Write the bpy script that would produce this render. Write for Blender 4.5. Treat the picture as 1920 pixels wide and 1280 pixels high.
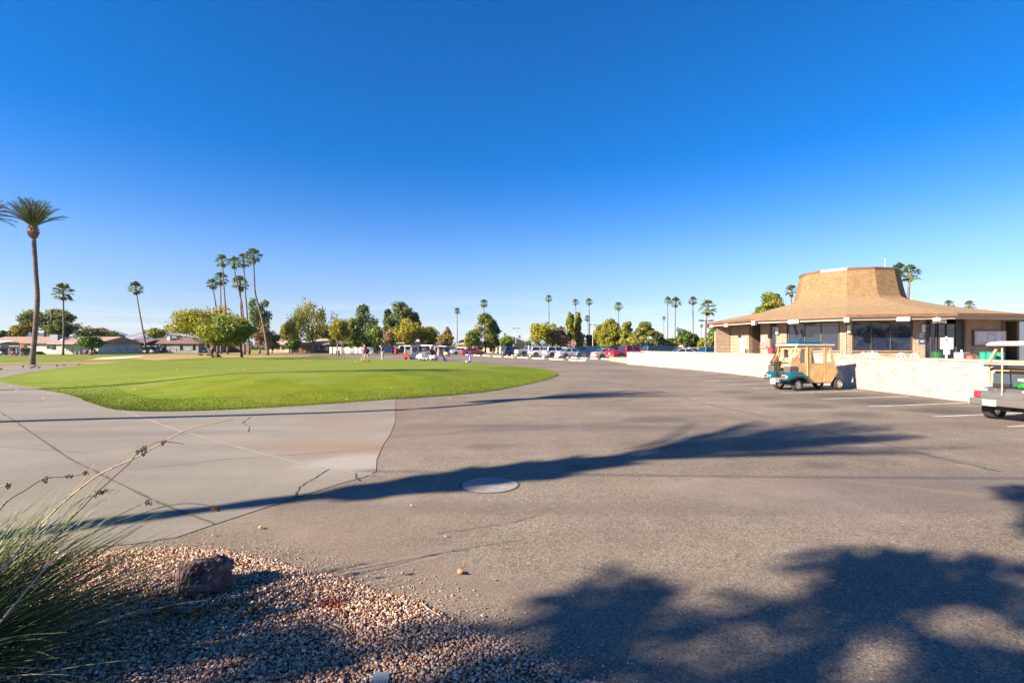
import bpy, bmesh, math, random
import numpy as np
from mathutils import Vector, Matrix, noise
R = math.radians
random.seed(7); rng = np.random.default_rng(7)
S = bpy.context.scene
for o in list(bpy.data.objects): bpy.data.objects.remove(o)

# ---------------------------------------------------------------- camera
CH = 1.65; F = 950.0; HY = 650.0
cam = bpy.data.objects.new('camera', bpy.data.cameras.new('camera'))
S.collection.objects.link(cam); S.camera = cam
cam.location = (0, 0, CH); cam.rotation_euler = (R(90), 0, 0)
cam.data.lens = 36 * F / 1920; cam.data.sensor_width = 36
cam.data.shift_y = (HY - 640) / 1920
cam.data.clip_end = 30000; cam.data.clip_start = 0.05
# ---------------------------------------------------------------- sky and sun
SUN_EL = 28.0; SH = Vector((0.889, 0.458, 0)).normalized()     # direction shadows fall
TE = math.tan(R(SUN_EL))
W = bpy.data.worlds.new('World'); S.world = W; W.use_nodes = True
nt = W.node_tree; nt.nodes.clear()
wo = nt.nodes.new('ShaderNodeOutputWorld'); bg = nt.nodes.new('ShaderNodeBackground')
sky = nt.nodes.new('ShaderNodeTexSky'); sky.sky_type = 'NISHITA'; sky.sun_disc = False
sky.sun_elevation = R(SUN_EL); sky.sun_rotation = math.atan2(-SH.x, -SH.y)
sky.altitude = 300; sky.air_density = 1.0; sky.dust_density = 0.3; sky.ozone_density = 5.0
hs = nt.nodes.new('ShaderNodeHueSaturation'); hs.inputs['Saturation'].default_value = 1.35
hs.inputs['Value'].default_value = 1.0
tm = nt.nodes.new('ShaderNodeMixRGB'); tm.blend_type = 'MULTIPLY'; tm.inputs[0].default_value = 1; tm.inputs[2].default_value = (1.0, .94, 1.05, 1)
nt.links.new(sky.outputs[0], tm.inputs[1]); nt.links.new(tm.outputs[0], hs.inputs['Color'])
# thin cirrus low over the horizon
tc = nt.nodes.new('ShaderNodeTexCoord'); sx = nt.nodes.new('ShaderNodeSeparateXYZ')
nt.links.new(tc.outputs['Generated'], sx.inputs[0])
def zcurve(stops, sock):      # colour depth of a dry-air sky grows with height
    f = nt.nodes.new('ShaderNodeFloatCurve'); c = f.mapping.curves[0]; c.points[0].location = stops[0]; c.points[1].location = stops[-1]
    for q in stops[1:-1]: c.points.new(*q)
    f.mapping.update(); m = nt.nodes.new('ShaderNodeMath'); m.operation = 'MULTIPLY'; m.inputs[1].default_value = 2
    nt.links.new(sx.outputs['Z'], f.inputs['Value']); nt.links.new(f.outputs[0], m.inputs[0]); nt.links.new(m.outputs[0], sock)
zcurve([(0, .50), (.15, .585), (.25, .645), (.42, .68), (.6, .70), (1, .70)], hs.inputs['Saturation'])
zcurve([(0, .42), (.08, .43), (.16, .49), (.25, .505), (.42, .51), (.6, .5), (1, .5)], hs.inputs['Value'])
mp = nt.nodes.new('ShaderNodeMapping'); mp.inputs['Scale'].default_value = (2.2, 2.2, 42)
nt.links.new(tc.outputs['Generated'], mp.inputs['Vector'])
nz = nt.nodes.new('ShaderNodeTexNoise'); nz.inputs['Scale'].default_value = 1.6; nz.inputs['Detail'].default_value = 7
nt.links.new(mp.outputs[0], nz.inputs['Vector'])
cr = nt.nodes.new('ShaderNodeValToRGB'); cr.color_ramp.elements[0].position = .5; cr.color_ramp.elements[1].position = .78
nt.links.new(nz.outputs['Fac'], cr.inputs[0])
band = nt.nodes.new('ShaderNodeValToRGB'); e = band.color_ramp.elements
e[0].position = 0.0; e[0].color = (1, 1, 1, 1); e[1].position = .115; e[1].color = (0, 0, 0, 1)
nt.links.new(sx.outputs['Z'], band.inputs[0])
mu = nt.nodes.new('ShaderNodeMath'); mu.operation = 'MULTIPLY'
nt.links.new(cr.outputs[0], mu.inputs[0]); nt.links.new(band.outputs[0], mu.inputs[1])
mu2 = nt.nodes.new('ShaderNodeMath'); mu2.operation = 'MULTIPLY'; mu2.inputs[1].default_value = .55
nt.links.new(mu.outputs[0], mu2.inputs[0])
mx = nt.nodes.new('ShaderNodeMixRGB'); mx.inputs[2].default_value = (6.2, 6.4, 6.9, 1)
nt.links.new(mu2.outputs[0], mx.inputs[0]); nt.links.new(hs.outputs[0], mx.inputs[1])
nt.links.new(mx.outputs[0], bg.inputs['Color']); bg.inputs['Strength'].default_value = 0.058
nt.links.new(bg.outputs[0], wo.inputs['Surface'])
sun = bpy.data.objects.new('sun', bpy.data.lights.new('sun', 'SUN')); S.collection.objects.link(sun)
sun.data.energy = 5.0; sun.data.angle = R(0.53); sun.data.color = (1.0, 0.84, 0.66)
sd = Vector((SH.x * math.cos(R(SUN_EL)), SH.y * math.cos(R(SUN_EL)), -math.sin(R(SUN_EL))))
sun.rotation_euler = sd.to_track_quat('-Z', 'Y').to_euler()
S.view_settings.view_transform = 'Standard'; S.view_settings.look = 'None'
S.view_settings.exposure = 1.72; S.view_settings.gamma = 1
S.cycles.max_bounces = 6; S.cycles.diffuse_bounces = 2; S.cycles.glossy_bounces = 2
S.cycles.transparent_max_bounces = 8; S.cycles.transmission_bounces = 3
S.cycles.use_denoising = True

# ---------------------------------------------------------------- helpers
def G(px, py, z=0.0):
    d = (CH - z) * F / (py - HY)
    return Vector(((px - 960) / F * d, d, z))
def D(px, py, d):
    return Vector(((px - 960) / F * d, d, CH - (py - HY) / F * d))
def gx(px, d): return (px - 960) / F * d
def tag(o, label, cat, group=None):
    o['label'] = label; o['category'] = cat
    if group: o['group'] = group
    return o
def struct(o, kind='structure'):
    o['kind'] = kind; return o
def thing(name, label, cat, loc=(0, 0, 0), rz=0, group=None):
    o = bpy.data.objects.new(name, None); S.collection.objects.link(o)
    o.location = loc; o.rotation_euler = (0, 0, rz); o.empty_display_size = .2
    return tag(o, label, cat, group)
def link(name, me, parent=None):
    o = bpy.data.objects.new(name, me); S.collection.objects.link(o)
    if parent is not None: o.parent = parent
    return o
def children(o): return [c for c in bpy.data.objects if c.parent == o]
KIDS = {}
def copy_tree(o, parent=None):
    c = o.copy(); S.collection.objects.link(c); c.parent = parent
    for ch in children(o): copy_tree(ch, c)
    return c

def frame_uv(me):
    """u along the horizontal tangent, v up the slope of every face"""
    n = len(me.polygons)
    uv = me.uv_layers.new(name='UVMap').data
    N = np.zeros(n * 3); me.polygons.foreach_get('normal', N); N = N.reshape(-1, 3)
    co = np.zeros(len(me.vertices) * 3); me.vertices.foreach_get('co', co); co = co.reshape(-1, 3)
    lv = np.zeros(len(me.loops), dtype=np.int32); me.loops.foreach_get('vertex_index', lv)
    tot = np.zeros(n, dtype=np.int32); me.polygons.foreach_get('loop_total', tot)
    fi = np.repeat(np.arange(n), tot)
    T = np.stack([-N[:, 1], N[:, 0], np.zeros(n)], 1); L = np.linalg.norm(T, axis=1)
    T[L < .15] = (1, 0, 0); L[L < .15] = 1; T /= L[:, None]
    B = np.cross(N, T)
    P = co[lv]
    out = np.stack([(P * T[fi]).sum(1), (P * B[fi]).sum(1)], 1)
    uv.foreach_set('uv', out.ravel())

class MB:
    def __init__(s, M=None): s.v = []; s.f = []; s.m = []; s.M = M; s.mi = 0
    def add(s, vs, fs):
        b = len(s.v)
        for p in vs:
            p = Vector(p)
            s.v.append(s.M @ p if s.M else p)
        for f in fs: s.f.append([b + i for i in f]); s.m.append(s.mi)
    def quad(s, a, b, c, d): s.add([a, b, c, d], [(0, 1, 2, 3)])
    def box(s, c, d, rz=0, mat=None):
        x, y, z = d[0] / 2, d[1] / 2, d[2] / 2
        m = Matrix.Translation(c) @ (mat if mat else Matrix.Rotation(rz, 4, 'Z'))
        vs = [m @ Vector(p) for p in ((-x, -y, -z), (x, -y, -z), (x, y, -z), (-x, y, -z), (-x, -y, z), (x, -y, z), (x, y, z), (-x, y, z))]
        s.add(vs, [(3, 2, 1, 0), (4, 5, 6, 7), (0, 1, 5, 4), (1, 2, 6, 5), (2, 3, 7, 6), (3, 0, 4, 7)])
    def bar(s, a, b, w, h=None):
        a, b = Vector(a), Vector(b); h = h or w; d = b - a
        q = d.to_track_quat('X', 'Z').to_matrix().to_4x4()
        s.box((a + b) / 2, (d.length, w, h), mat=q)
    def prism(s, poly, z0, z1):
        n = len(poly)
        s.add([(p[0], p[1], z0) for p in poly] + [(p[0], p[1], z1) for p in poly],
              [list(range(n))[::-1], list(range(n, 2 * n))] + [(i, (i + 1) % n, n + (i + 1) % n, n + i) for i in range(n)])
    def side(s, poly, y0, y1):
        """polygon in x,z pushed along y"""
        n = len(poly)
        s.add([(p[0], y0, p[1]) for p in poly] + [(p[0], y1, p[1]) for p in poly],
              [list(range(n)), list(range(n, 2 * n))[::-1]] + [(i, n + i, n + (i + 1) % n, (i + 1) % n) for i in range(n)])
    def tube(s, pts, rad, n=8, cap=True):
        pts = [Vector(p) for p in pts]
        if not hasattr(rad, '__len__'): rad = [rad] * len(pts)
        vs = []; fs = []
        for i, p in enumerate(pts):
            t = (pts[min(i + 1, len(pts) - 1)] - pts[max(i - 1, 0)]).normalized()
            a = t.cross(Vector((0, 0, 1)))
            if a.length < .1: a = t.cross(Vector((0, 1, 0)))
            a.normalize(); b = t.cross(a)
            for k in range(n):
                an = 2 * math.pi * k / n
                vs.append(p + (a * math.cos(an) + b * math.sin(an)) * rad[i])
        for i in range(len(pts) - 1):
            for k in range(n):
                fs.append((i * n + k, i * n + (k + 1) % n, (i + 1) * n + (k + 1) % n, (i + 1) * n + k))
        if cap: fs.append(list(range(n))[::-1]); fs.append([(len(pts) - 1) * n + k for k in range(n)])
        s.add(vs, fs)
    def lathe(s, prof, c=(0, 0, 0), n=16, axis='Z', cap=True):
        vs = []; fs = []
        for r, z in prof:
            for k in range(n):
                a = 2 * math.pi * k / n
                p = (r * math.cos(a), r * math.sin(a), z)
                if axis == 'Y': p = (p[0], p[2], p[1])
                vs.append(Vector(p) + Vector(c))
        m = len(prof)
        for i in range(m - 1):
            for k in range(n): fs.append((i * n + k, i * n + (k + 1) % n, (i + 1) * n + (k + 1) % n, (i + 1) * n + k))
        if cap: fs.append(list(range(n))[::-1]); fs.append([(m - 1) * n + k for k in range(n)])
        s.add(vs, fs)
    def loft(s, rings, cap=True):
        n = len(rings[0]); vs = [p for r in rings for p in r]; fs = []
        for i in range(len(rings) - 1):
            for k in range(n): fs.append((i * n + k, i * n + (k + 1) % n, (i + 1) * n + (k + 1) % n, (i + 1) * n + k))
        if cap: fs.append(list(range(n))[::-1]); fs.append([(len(rings) - 1) * n + k for k in range(n)])
        s.add(vs, fs)
    def build(s, name, mats, parent=None, smooth=False, bevel=0, uv=True):
        if not isinstance(mats, (list, tuple)): mats = [mats]
        me = bpy.data.meshes.new(name); me.from_pydata([tuple(v) for v in s.v], [], s.f)
        for m in mats: me.materials.append(m)
        me.polygons.foreach_set('material_index', s.m)
        bm = bmesh.new(); bm.from_mesh(me); bmesh.ops.recalc_face_normals(bm, faces=bm.faces); bm.to_mesh(me); bm.free()
        if smooth: me.polygons.foreach_set('use_smooth', [True] * len(me.polygons))
        if uv: frame_uv(me)
        o = link(name, me, parent)
        if bevel:
            b = o.modifiers.new('bevel', 'BEVEL'); b.width = bevel; b.segments = 2; b.limit_method = 'ANGLE'; b.angle_limit = R(35)
        return o

def np_mesh(name, V, quads=None, tris=None, mat=None, parent=None, smooth=False):
    me = bpy.data.meshes.new(name)
    fl = quads if quads is not None else tris; k = fl.shape[1]; n = len(fl)
    me.vertices.add(len(V)); me.vertices.foreach_set('co', np.asarray(V, dtype=np.float32).ravel())
    me.loops.add(n * k); me.loops.foreach_set('vertex_index', fl.astype(np.int32).ravel())
    me.polygons.add(n); me.polygons.foreach_set('loop_start', np.arange(n, dtype=np.int32) * k)
    me.polygons.foreach_set('loop_total', np.full(n, k, dtype=np.int32))
    if smooth: me.polygons.foreach_set('use_smooth', np.ones(n, dtype=bool))
    me.update(calc_edges=True)
    for m in (mat if isinstance(mat, (list, tuple)) else [mat]): me.materials.append(m)
    return link(name, me, parent)

def holed(outer, holes, t):
    """flat plate in x,z with openings, t thick along y; returns bmesh-like verts, faces"""
    bm = bmesh.new(); es = []
    for loop in [outer] + holes:
        vs = [bm.verts.new((p[0], 0, p[1])) for p in loop]
        es += [bm.edges.new((vs[i], vs[(i + 1) % len(vs)])) for i in range(len(vs))]
    bmesh.ops.triangle_fill(bm, edges=es, use_beauty=True)
    r = bmesh.ops.extrude_face_region(bm, geom=list(bm.faces))
    for g in r['geom']:
        if isinstance(g, bmesh.types.BMVert): g.co.y += t
    bm.verts.index_update()
    vs = [v.co.copy() for v in bm.verts]; fs = [[v.index for v in f.verts] for f in bm.faces]
    bm.free(); return vs, fs

# ---------------------------------------------------------------- materials
MC = {}
def mat(name, col, rough=.6, metal=0, spec=.5, noise_s=0, noise_a=.25, bump=0, bump_s=30, alpha=1, coat=0):
    if name in MC: return MC[name]
    m = bpy.data.materials.new(name); m.use_nodes = True; t = m.node_tree
    p = t.nodes['Principled BSDF']; p.inputs['Base Color'].default_value = (*col, 1)
    p.inputs['Roughness'].default_value = rough; p.inputs['Metallic'].default_value = metal
    p.inputs['Specular IOR Level'].default_value = spec; p.inputs['Alpha'].default_value = alpha
    p.inputs['Coat Weight'].default_value = coat
    c = t.nodes.new('ShaderNodeTexCoord')
    if noise_s:
        n = t.nodes.new('ShaderNodeTexNoise'); n.inputs['Scale'].default_value = noise_s; n.inputs['Detail'].default_value = 6
        t.links.new(c.outputs['Object'], n.inputs['Vector'])
        r = t.nodes.new('ShaderNodeMapRange'); r.inputs['From Min'].default_value = .3; r.inputs['From Max'].default_value = .7
        r.inputs['To Min'].default_value = 1 - noise_a; r.inputs['To Max'].default_value = 1 + noise_a
        t.links.new(n.outputs['Fac'], r.inputs['Value'])
        x = t.nodes.new('ShaderNodeVectorMath'); x.operation = 'SCALE'; x.inputs[0].default_value = col
        t.links.new(r.outputs[0], x.inputs['Scale']); t.links.new(x.outputs[0], p.inputs['Base Color'])
    if bump:
        n = t.nodes.new('ShaderNodeTexNoise'); n.inputs['Scale'].default_value = bump_s; n.inputs['Detail'].default_value = 5
        t.links.new(c.outputs['Object'], n.inputs['Vector'])
        b = t.nodes.new('ShaderNodeBump'); b.inputs['Strength'].default_value = bump; b.inputs['Distance'].default_value = .02
        t.links.new(n.outputs['Fac'], b.inputs['Height']); t.links.new(b.outputs[0], p.inputs['Normal'])
    MC[name] = m; return m

class NT:
    """small node graph helper"""
    def __init__(s, name):
        s.m = bpy.data.materials.new(name); s.m.use_nodes = True; s.t = s.m.node_tree
        s.p = s.t.nodes['Principled BSDF']; s.c = s.t.nodes.new('ShaderNodeTexCoord')
    def noise(s, scale, detail=5, vec='Object', rough=.55, stretch=None, dist=0):
        n = s.t.nodes.new('ShaderNodeTexNoise'); n.inputs['Scale'].default_value = scale
        n.inputs['Detail'].default_value = detail; n.inputs['Roughness'].default_value = rough; n.inputs['Distortion'].default_value = dist
        src = s.c.outputs[vec]
        if stretch:
            q = s.t.nodes.new('ShaderNodeMapping'); q.inputs['Scale'].default_value = stretch[:3]
            if len(stretch) > 3: q.inputs['Rotation'].default_value = (0, 0, stretch[3])
            s.t.links.new(src, q.inputs['Vector']); src = q.outputs[0]
        s.t.links.new(src, n.inputs['Vector']); return n.outputs['Fac']
    def voro(s, scale, out='Color', vec='Object', feature='F1'):
        n = s.t.nodes.new('ShaderNodeTexVoronoi'); n.inputs['Scale'].default_value = scale; n.feature = feature
        s.t.links.new(s.c.outputs[vec], n.inputs['Vector']); return n.outputs[out]
    def ramp(s, fac, stops):
        r = s.t.nodes.new('ShaderNodeValToRGB'); e = r.color_ramp.elements
        while len(e) < len(stops): e.new(.5)
        for i, (p, c) in enumerate(stops):
            e[i].position = p; e[i].color = (*c, 1) if hasattr(c, '__len__') else (c, c, c, 1)
        s.t.links.new(fac, r.inputs[0]); return r.outputs[0]
    def mix(s, fac, a, b, mode='MIX'):
        n = s.t.nodes.new('ShaderNodeMixRGB'); n.blend_type = mode
        for i, v in enumerate((fac, a, b)):
            if isinstance(v, (int, float)): n.inputs[i].default_value = v if i == 0 else (v, v, v, 1)
            elif isinstance(v, tuple): n.inputs[i].default_value = (*v, 1)
            else: s.t.links.new(v, n.inputs[i])
        return n.outputs[0]
    def math(s, op, a, b=0.0, clamp=False):
        n = s.t.nodes.new('ShaderNodeMath'); n.operation = op; n.use_clamp = clamp
        for i, v in enumerate((a, b)):
            if isinstance(v, (int, float)): n.inputs[i].default_value = v
            else: s.t.links.new(v, n.inputs[i])
        return n.outputs[0]
    def ellipse(s, cx, cy, rx, ry, soft=.25, rot=0, warp=None):
        """1 inside an ellipse on the ground, fading at its rim"""
        q = s.t.nodes.new('ShaderNodeMapping'); q.vector_type = 'TEXTURE'
        q.inputs['Location'].default_value = (cx, cy, 0); q.inputs['Scale'].default_value = (rx, ry, 1e6)
        q.inputs['Rotation'].default_value = (0, 0, rot)
        s.t.links.new(s.c.outputs['Object'], q.inputs['Vector'])
        l = s.t.nodes.new('ShaderNodeVectorMath'); l.operation = 'LENGTH'; s.t.links.new(q.outputs[0], l.inputs[0])
        v = l.outputs['Value']
        if warp is not None: v = s.math('ADD', v, s.math('MULTIPLY', s.math('SUBTRACT', warp, .5), 1.2))
        r = s.t.nodes.new('ShaderNodeMapRange'); r.interpolation_type = 'SMOOTHSTEP'
        r.inputs['From Min'].default_value = 1 + soft; r.inputs['From Max'].default_value = 1 - soft
        s.t.links.new(v, r.inputs['Value']); return r.outputs[0]
    def bump(s, h, strength=.5, dist=.01):
        b = s.t.nodes.new('ShaderNodeBump'); b.inputs['Strength'].default_value = strength; b.inputs['Distance'].default_value = dist
        s.t.links.new(h, b.inputs['Height']); s.t.links.new(b.outputs[0], s.p.inputs['Normal'])
    def done(s, col, rough=.85, spec=.3):
        if isinstance(col, tuple): s.p.inputs['Base Color'].default_value = (*col, 1)
        else: s.t.links.new(col, s.p.inputs['Base Color'])
        if isinstance(rough, (int, float)): s.p.inputs['Roughness'].default_value = rough
        else: s.t.links.new(rough, s.p.inputs['Roughness'])
        s.p.inputs['Specular IOR Level'].default_value = spec
        return s.m

def m_asphalt():
    n = NT('asphalt')
    big = n.noise(.22, 5, dist=.6); mid = n.noise(1.7, 5); fine = n.noise(70, 3, rough=.7)
    streak = n.noise(.8, 4, stretch=(.16, 1.5, 1, R(-16)))
    c = n.ramp(big, [(.3, (.158, .132, .102)), (.55, (.203, .171, .131)), (.75, (.250, .211, .162))])
    c = n.mix(.55, c, n.ramp(mid, [(.3, .42), (.7, .6)]), 'OVERLAY')
    c = n.mix(.38, c, n.ramp(streak, [(.3, .36), (.68, .62)]), 'OVERLAY')
    # aggregate
    agg = n.voro(95, 'Color'); agb = n.math('ADD', 0, n.ramp(agg, [(0, 0), (1, 1)]))
    c = n.mix(.9, c, n.ramp(agb, [(.12, .22), (.45, .46), (.8, .6), (.95, .95)]), 'OVERLAY')
    a2 = n.voro(38, 'Color'); c = n.mix(.4, c, n.ramp(a2, [(.1, .34), (.5, .5), (.92, .68)]), 'OVERLAY')
    c = n.mix(.45, c, n.ramp(fine, [(.3, .25), (.7, .72)]), 'OVERLAY')
    w = n.noise(.9, 5)
    # wind-blown red dust along the concrete joint and the gravel bed, tyre-worn bands in the stalls, dark blotches painting in stains and faint soft shadows
    for (cx, cy, rx, ry, rot, col, a) in [(-3.1, 13.5, .6, 2.6, .1, (.16, .115, .085), .55), (-1.9, 9.6, 1.6, 1.3, .3, (.18, .135, .10), .5),
                                         (-1.6, 5.0, 1.3, .8, .2, (.21, .165, .125), .35), (-.9, 3.9, 2.0, .3, -.55, (.21, .155, .12), .4),
                                         (1.2, 10.5, 2.6, .25, -.05, (.10, .09, .085), .6), (.2, 10.2, 3.0, .2, .35, (.105, .093, .085), .5),
                                         (4.9, 6.0, 2.4, .7, .2, (.12, .108, .10), .55), (5.3, 5.6, 1.6, .08, -.5, (.24, .17, .09), .4),
                                         (2.6, 6.0, 1.2, .4, 0, (.21, .165, .13), .35)]:
        c = n.mix(n.math('MULTIPLY', n.ellipse(cx, cy, rx, ry, .55, rot, w), a), c, col)
    oil = n.ramp(n.noise(2.3, 6, dist=.8), [(.60, 0), (.74, .38)]); c = n.mix(oil, c, (.085, .075, .066))
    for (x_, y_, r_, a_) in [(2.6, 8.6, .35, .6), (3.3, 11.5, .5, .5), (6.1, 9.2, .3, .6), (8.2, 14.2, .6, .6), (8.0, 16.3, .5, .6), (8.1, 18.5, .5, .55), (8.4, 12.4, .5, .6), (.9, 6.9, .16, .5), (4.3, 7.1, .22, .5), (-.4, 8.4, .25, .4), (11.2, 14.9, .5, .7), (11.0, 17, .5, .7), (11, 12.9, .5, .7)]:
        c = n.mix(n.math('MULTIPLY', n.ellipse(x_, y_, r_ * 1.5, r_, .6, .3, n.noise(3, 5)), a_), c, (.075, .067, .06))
    pal = n.ramp(n.noise(.55, 6, dist=1.2), [(.55, 0), (.75, .35)]); c = n.mix(pal, c, (.30, .255, .215))
    tyre = n.math('MULTIPLY', n.ramp(n.noise(.35, 4, stretch=(.12, 2.6, 1, R(62))), [(.52, 0), (.66, .4)]), 1); c = n.mix(tyre, c, (.12, .10, .087))
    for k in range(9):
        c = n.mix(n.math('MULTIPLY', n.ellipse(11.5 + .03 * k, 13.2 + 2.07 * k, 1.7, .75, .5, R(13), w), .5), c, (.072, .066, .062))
    c = n.mix(n.math('MULTIPLY', n.ellipse(8, 50, 16, 4.2, .5, R(-8), w), .35), c, (.10, .092, .085))
    h = n.math('ADD', n.math('MULTIPLY', agb, .5), fine)
    n.bump(h, .55, .008)
    return n.done(c, .9, .2)
def m_concrete():
    n = NT('concrete')
    big = n.noise(.35, 5, dist=.5); fine = n.noise(45, 4); st = n.noise(.55, 5, stretch=(.3, 1.6, 1, R(8)))
    c = n.ramp(big, [(.3, (.180, .164, .134)), (.7, (.230, .211, .174))])
    c = n.mix(.6, c, n.ramp(st, [(.3, .38), (.7, .6)]), 'OVERLAY')
    c = n.mix(.3, c, n.ramp(fine, [(.3, .3), (.7, .7)]), 'OVERLAY')
    w = n.noise(1.3, 5)
    for (cx, cy, rx, ry, rot, col, a) in [(-2.6, 8.3, 1.7, .7, -.2, (.24, .17, .12), .6), (-3.6, 11, 1.2, 1.6, 0, (.23, .175, .135), .45), (-5.5, 7.0, 1.2, .35, .2, (.17, .155, .14), .5),
                                         (-7, 9.5, 3, .18, .2, (.16, .15, .135), .6), (-2.1, 7.3, .8, .5, .3, (.33, .31, .28), .6)]:
        c = n.mix(n.math('MULTIPLY', n.ellipse(cx, cy, rx, ry, .5, rot, w), a), c, col)
    c = n.mix(n.ramp(n.noise(2.8, 6), [(.62, 0), (.8, .35)]), c, (.13, .12, .11))
    n.bump(fine, .25, .004)
    return n.done(c, .88, .2)
def m_lawn():
    n = NT('lawn_grass')
    big = n.noise(.16, 4, dist=.4); mid = n.noise(1.1, 6); fine = n.noise(26, 4, rough=.75)
    blades = n.noise(60, 3, stretch=(1, .25, 1))
    c = n.ramp(big, [(.3, (.095, .155, .004)), (.5, (.125, .175, .005)), (.7, (.165, .185, .006))])
    c = n.mix(.5, c, n.ramp(mid, [(.28, .32), (.72, .66)]), 'OVERLAY')
    c = n.mix(.4, c, n.ramp(fine, [(.28, .22), (.72, .78)]), 'OVERLAY')
    c = n.mix(.3, c, n.ramp(blades, [(.3, .2), (.7, .8)]), 'OVERLAY')
    w = n.noise(.5, 4)
    # the mown putting surface is paler and smoother
    g = n.ellipse(-19.5, 42, 16.5, 24, .09, R(22), w)
    gc = n.ramp(n.noise(.3, 4, stretch=(1, .35, 1)), [(.3, (.130, .180, .018)), (.7, (.165, .205, .028))])
    gc = n.mix(.25, gc, n.ramp(n.noise(9, 4), [(.3, .3), (.7, .7)]), 'OVERLAY')
    gc = n.mix(.30, gc, n.ramp(n.noise(.5, 3, stretch=(.05, 1.1, 1, R(-20))), [(.35, .34), (.65, .64)]), 'OVERLAY')
    c = n.mix(g, c, gc)
    worn = n.ramp(n.noise(.35, 6, dist=1), [(.60, 0), (.76, .6)]); c = n.mix(worn, c, (.20, .17, .06))
    dry = n.math('MULTIPLY', n.ramp(n.noise(.55, 5), [(.5, 0), (.72, .55)]), 1.0)
    c = n.mix(dry, c, (.18, .165, .03))
    n.bump(fine, .5, .03)
    return n.done(c, .9, .12)
def m_grass(name, a, b, s=.05, dryc=None):
    n = NT(name)
    c = n.ramp(n.noise(s, 5, dist=.3, stretch=(1, .5, 1)), [(.32, a), (.68, b)])
    c = n.mix(.45, c, n.ramp(n.noise(s * 12, 6), [(.3, .3), (.7, .7)]), 'OVERLAY')
    if dryc: c = n.mix(n.ramp(n.noise(s * 2.2, 5), [(.5, 0), (.62, .9)]), c, dryc)
    n.bump(n.noise(6, 5), .4, .05)
    return n.done(c, .95, .1)
def m_brick(name, c1, c2, mortar, bw=.4, bh=.1, ms=.012, bump=.6, var=.5):
    n = NT(name)
    b = n.t.nodes.new('ShaderNodeTexBrick'); b.inputs['Scale'].default_value = 1
    b.inputs['Brick Width'].default_value = bw; b.inputs['Row Height'].default_value = bh
    b.inputs['Mortar Size'].default_value = ms; b.inputs['Mortar Smooth'].default_value = .3
    b.inputs['Color1'].default_value = (*c1, 1); b.inputs['Color2'].default_value = (*c2, 1); b.inputs['Mortar'].default_value = (*mortar, 1)
    n.t.links.new(n.c.outputs['UV'], b.inputs['Vector'])
    c = n.mix(var, b.outputs['Color'], n.ramp(n.noise(3.5, 6), [(.3, .34), (.7, .64)]), 'OVERLAY')
    c = n.mix(.25, c, n.ramp(n.noise(40, 4), [(.3, .3), (.7, .7)]), 'OVERLAY')
    h = n.math('ADD', n.math('MULTIPLY', b.outputs['Fac'], -1), n.math('MULTIPLY', n.noise(22, 4), .4))
    n.bump(h, bump, .02)
    return n.done(c, .88, .2)
def m_leaf(name, col, col2=None, tr=.3, rough=.6):
    if name in MC: return MC[name]
    m = bpy.data.materials.new(name); m.use_nodes = True; t = m.node_tree; p = t.nodes['Principled BSDF']
    g = t.nodes.new('ShaderNodeNewGeometry'); r = t.nodes.new('ShaderNodeValToRGB'); e = r.color_ramp.elements
    c2 = col2 or tuple(min(1, c * 1.7) for c in col)
    e[0].position = 0; e[0].color = (*[c * .62 for c in col], 1); e[1].position = 1; e[1].color = (*c2, 1)
    k = e.new(.5); k.color = (*col, 1)
    t.links.new(g.outputs['Random Per Island'], r.inputs[0]); t.links.new(r.outputs[0], p.inputs['Base Color'])
    p.inputs['Roughness'].default_value = rough; p.inputs['Specular IOR Level'].default_value = .25
    tl = t.nodes.new('ShaderNodeBsdfTranslucent'); t.links.new(r.outputs[0], tl.inputs['Color'])
    mxs = t.nodes.new('ShaderNodeMixShader'); mxs.inputs[0].default_value = tr
    t.links.new(p.outputs[0], mxs.inputs[1]); t.links.new(tl.outputs[0], mxs.inputs[2])
    t.links.new(mxs.outputs[0], t.nodes['Material Output'].inputs['Surface'])
    MC[name] = m; return m

WHITE = mat('white_paint', (.58, .57, .54), .5)
CREAM = mat('cream_plastic', (.60, .54, .42), .45)
BLACK = mat('black_plastic', (.02, .02, .022), .5)
DGREY = mat('dark_grey', (.06, .06, .065), .6)
GREY = mat('grey_metal', (.30, .30, .30), .4, .6)
STEEL = mat('steel', (.55, .55, .56), .3, .9)
RUBBER = mat('tyre_rubber', (.028, .027, .027), .85, noise_s=9, noise_a=.35)
RIM = mat('alloy_rim', (.62, .61, .60), .22, .85)
GLASSD = mat('dark_window_glass', (.012, .016, .022), .04, 0, 1.0)
CARGLASS = mat('car_glass', (.015, .03, .05), .06, 0, 1.0)
TAILR = mat('tail_lamp_red', (.55, .02, .03), .25)
LAMPC = mat('lamp_clear', (.75, .75, .72), .15)
PLATE = mat('plate_white', (.45, .52, .48), .4)
BARK = mat('bark', (.115, .085, .062), .95, noise_s=6, noise_a=.45, bump=.8, bump_s=12)
BARKG = mat('grey_bark', (.21, .18, .15), .95, noise_s=5, noise_a=.4, bump=.8, bump_s=12)
PALMBARK = mat('palm_bark', (.16, .115, .085), .95, noise_s=2.5, noise_a=.35, bump=.8, bump_s=8)
BOOT = mat('palm_boot', (.24, .135, .07), .95, noise_s=7, noise_a=.6, bump=1, bump_s=10)

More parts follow.
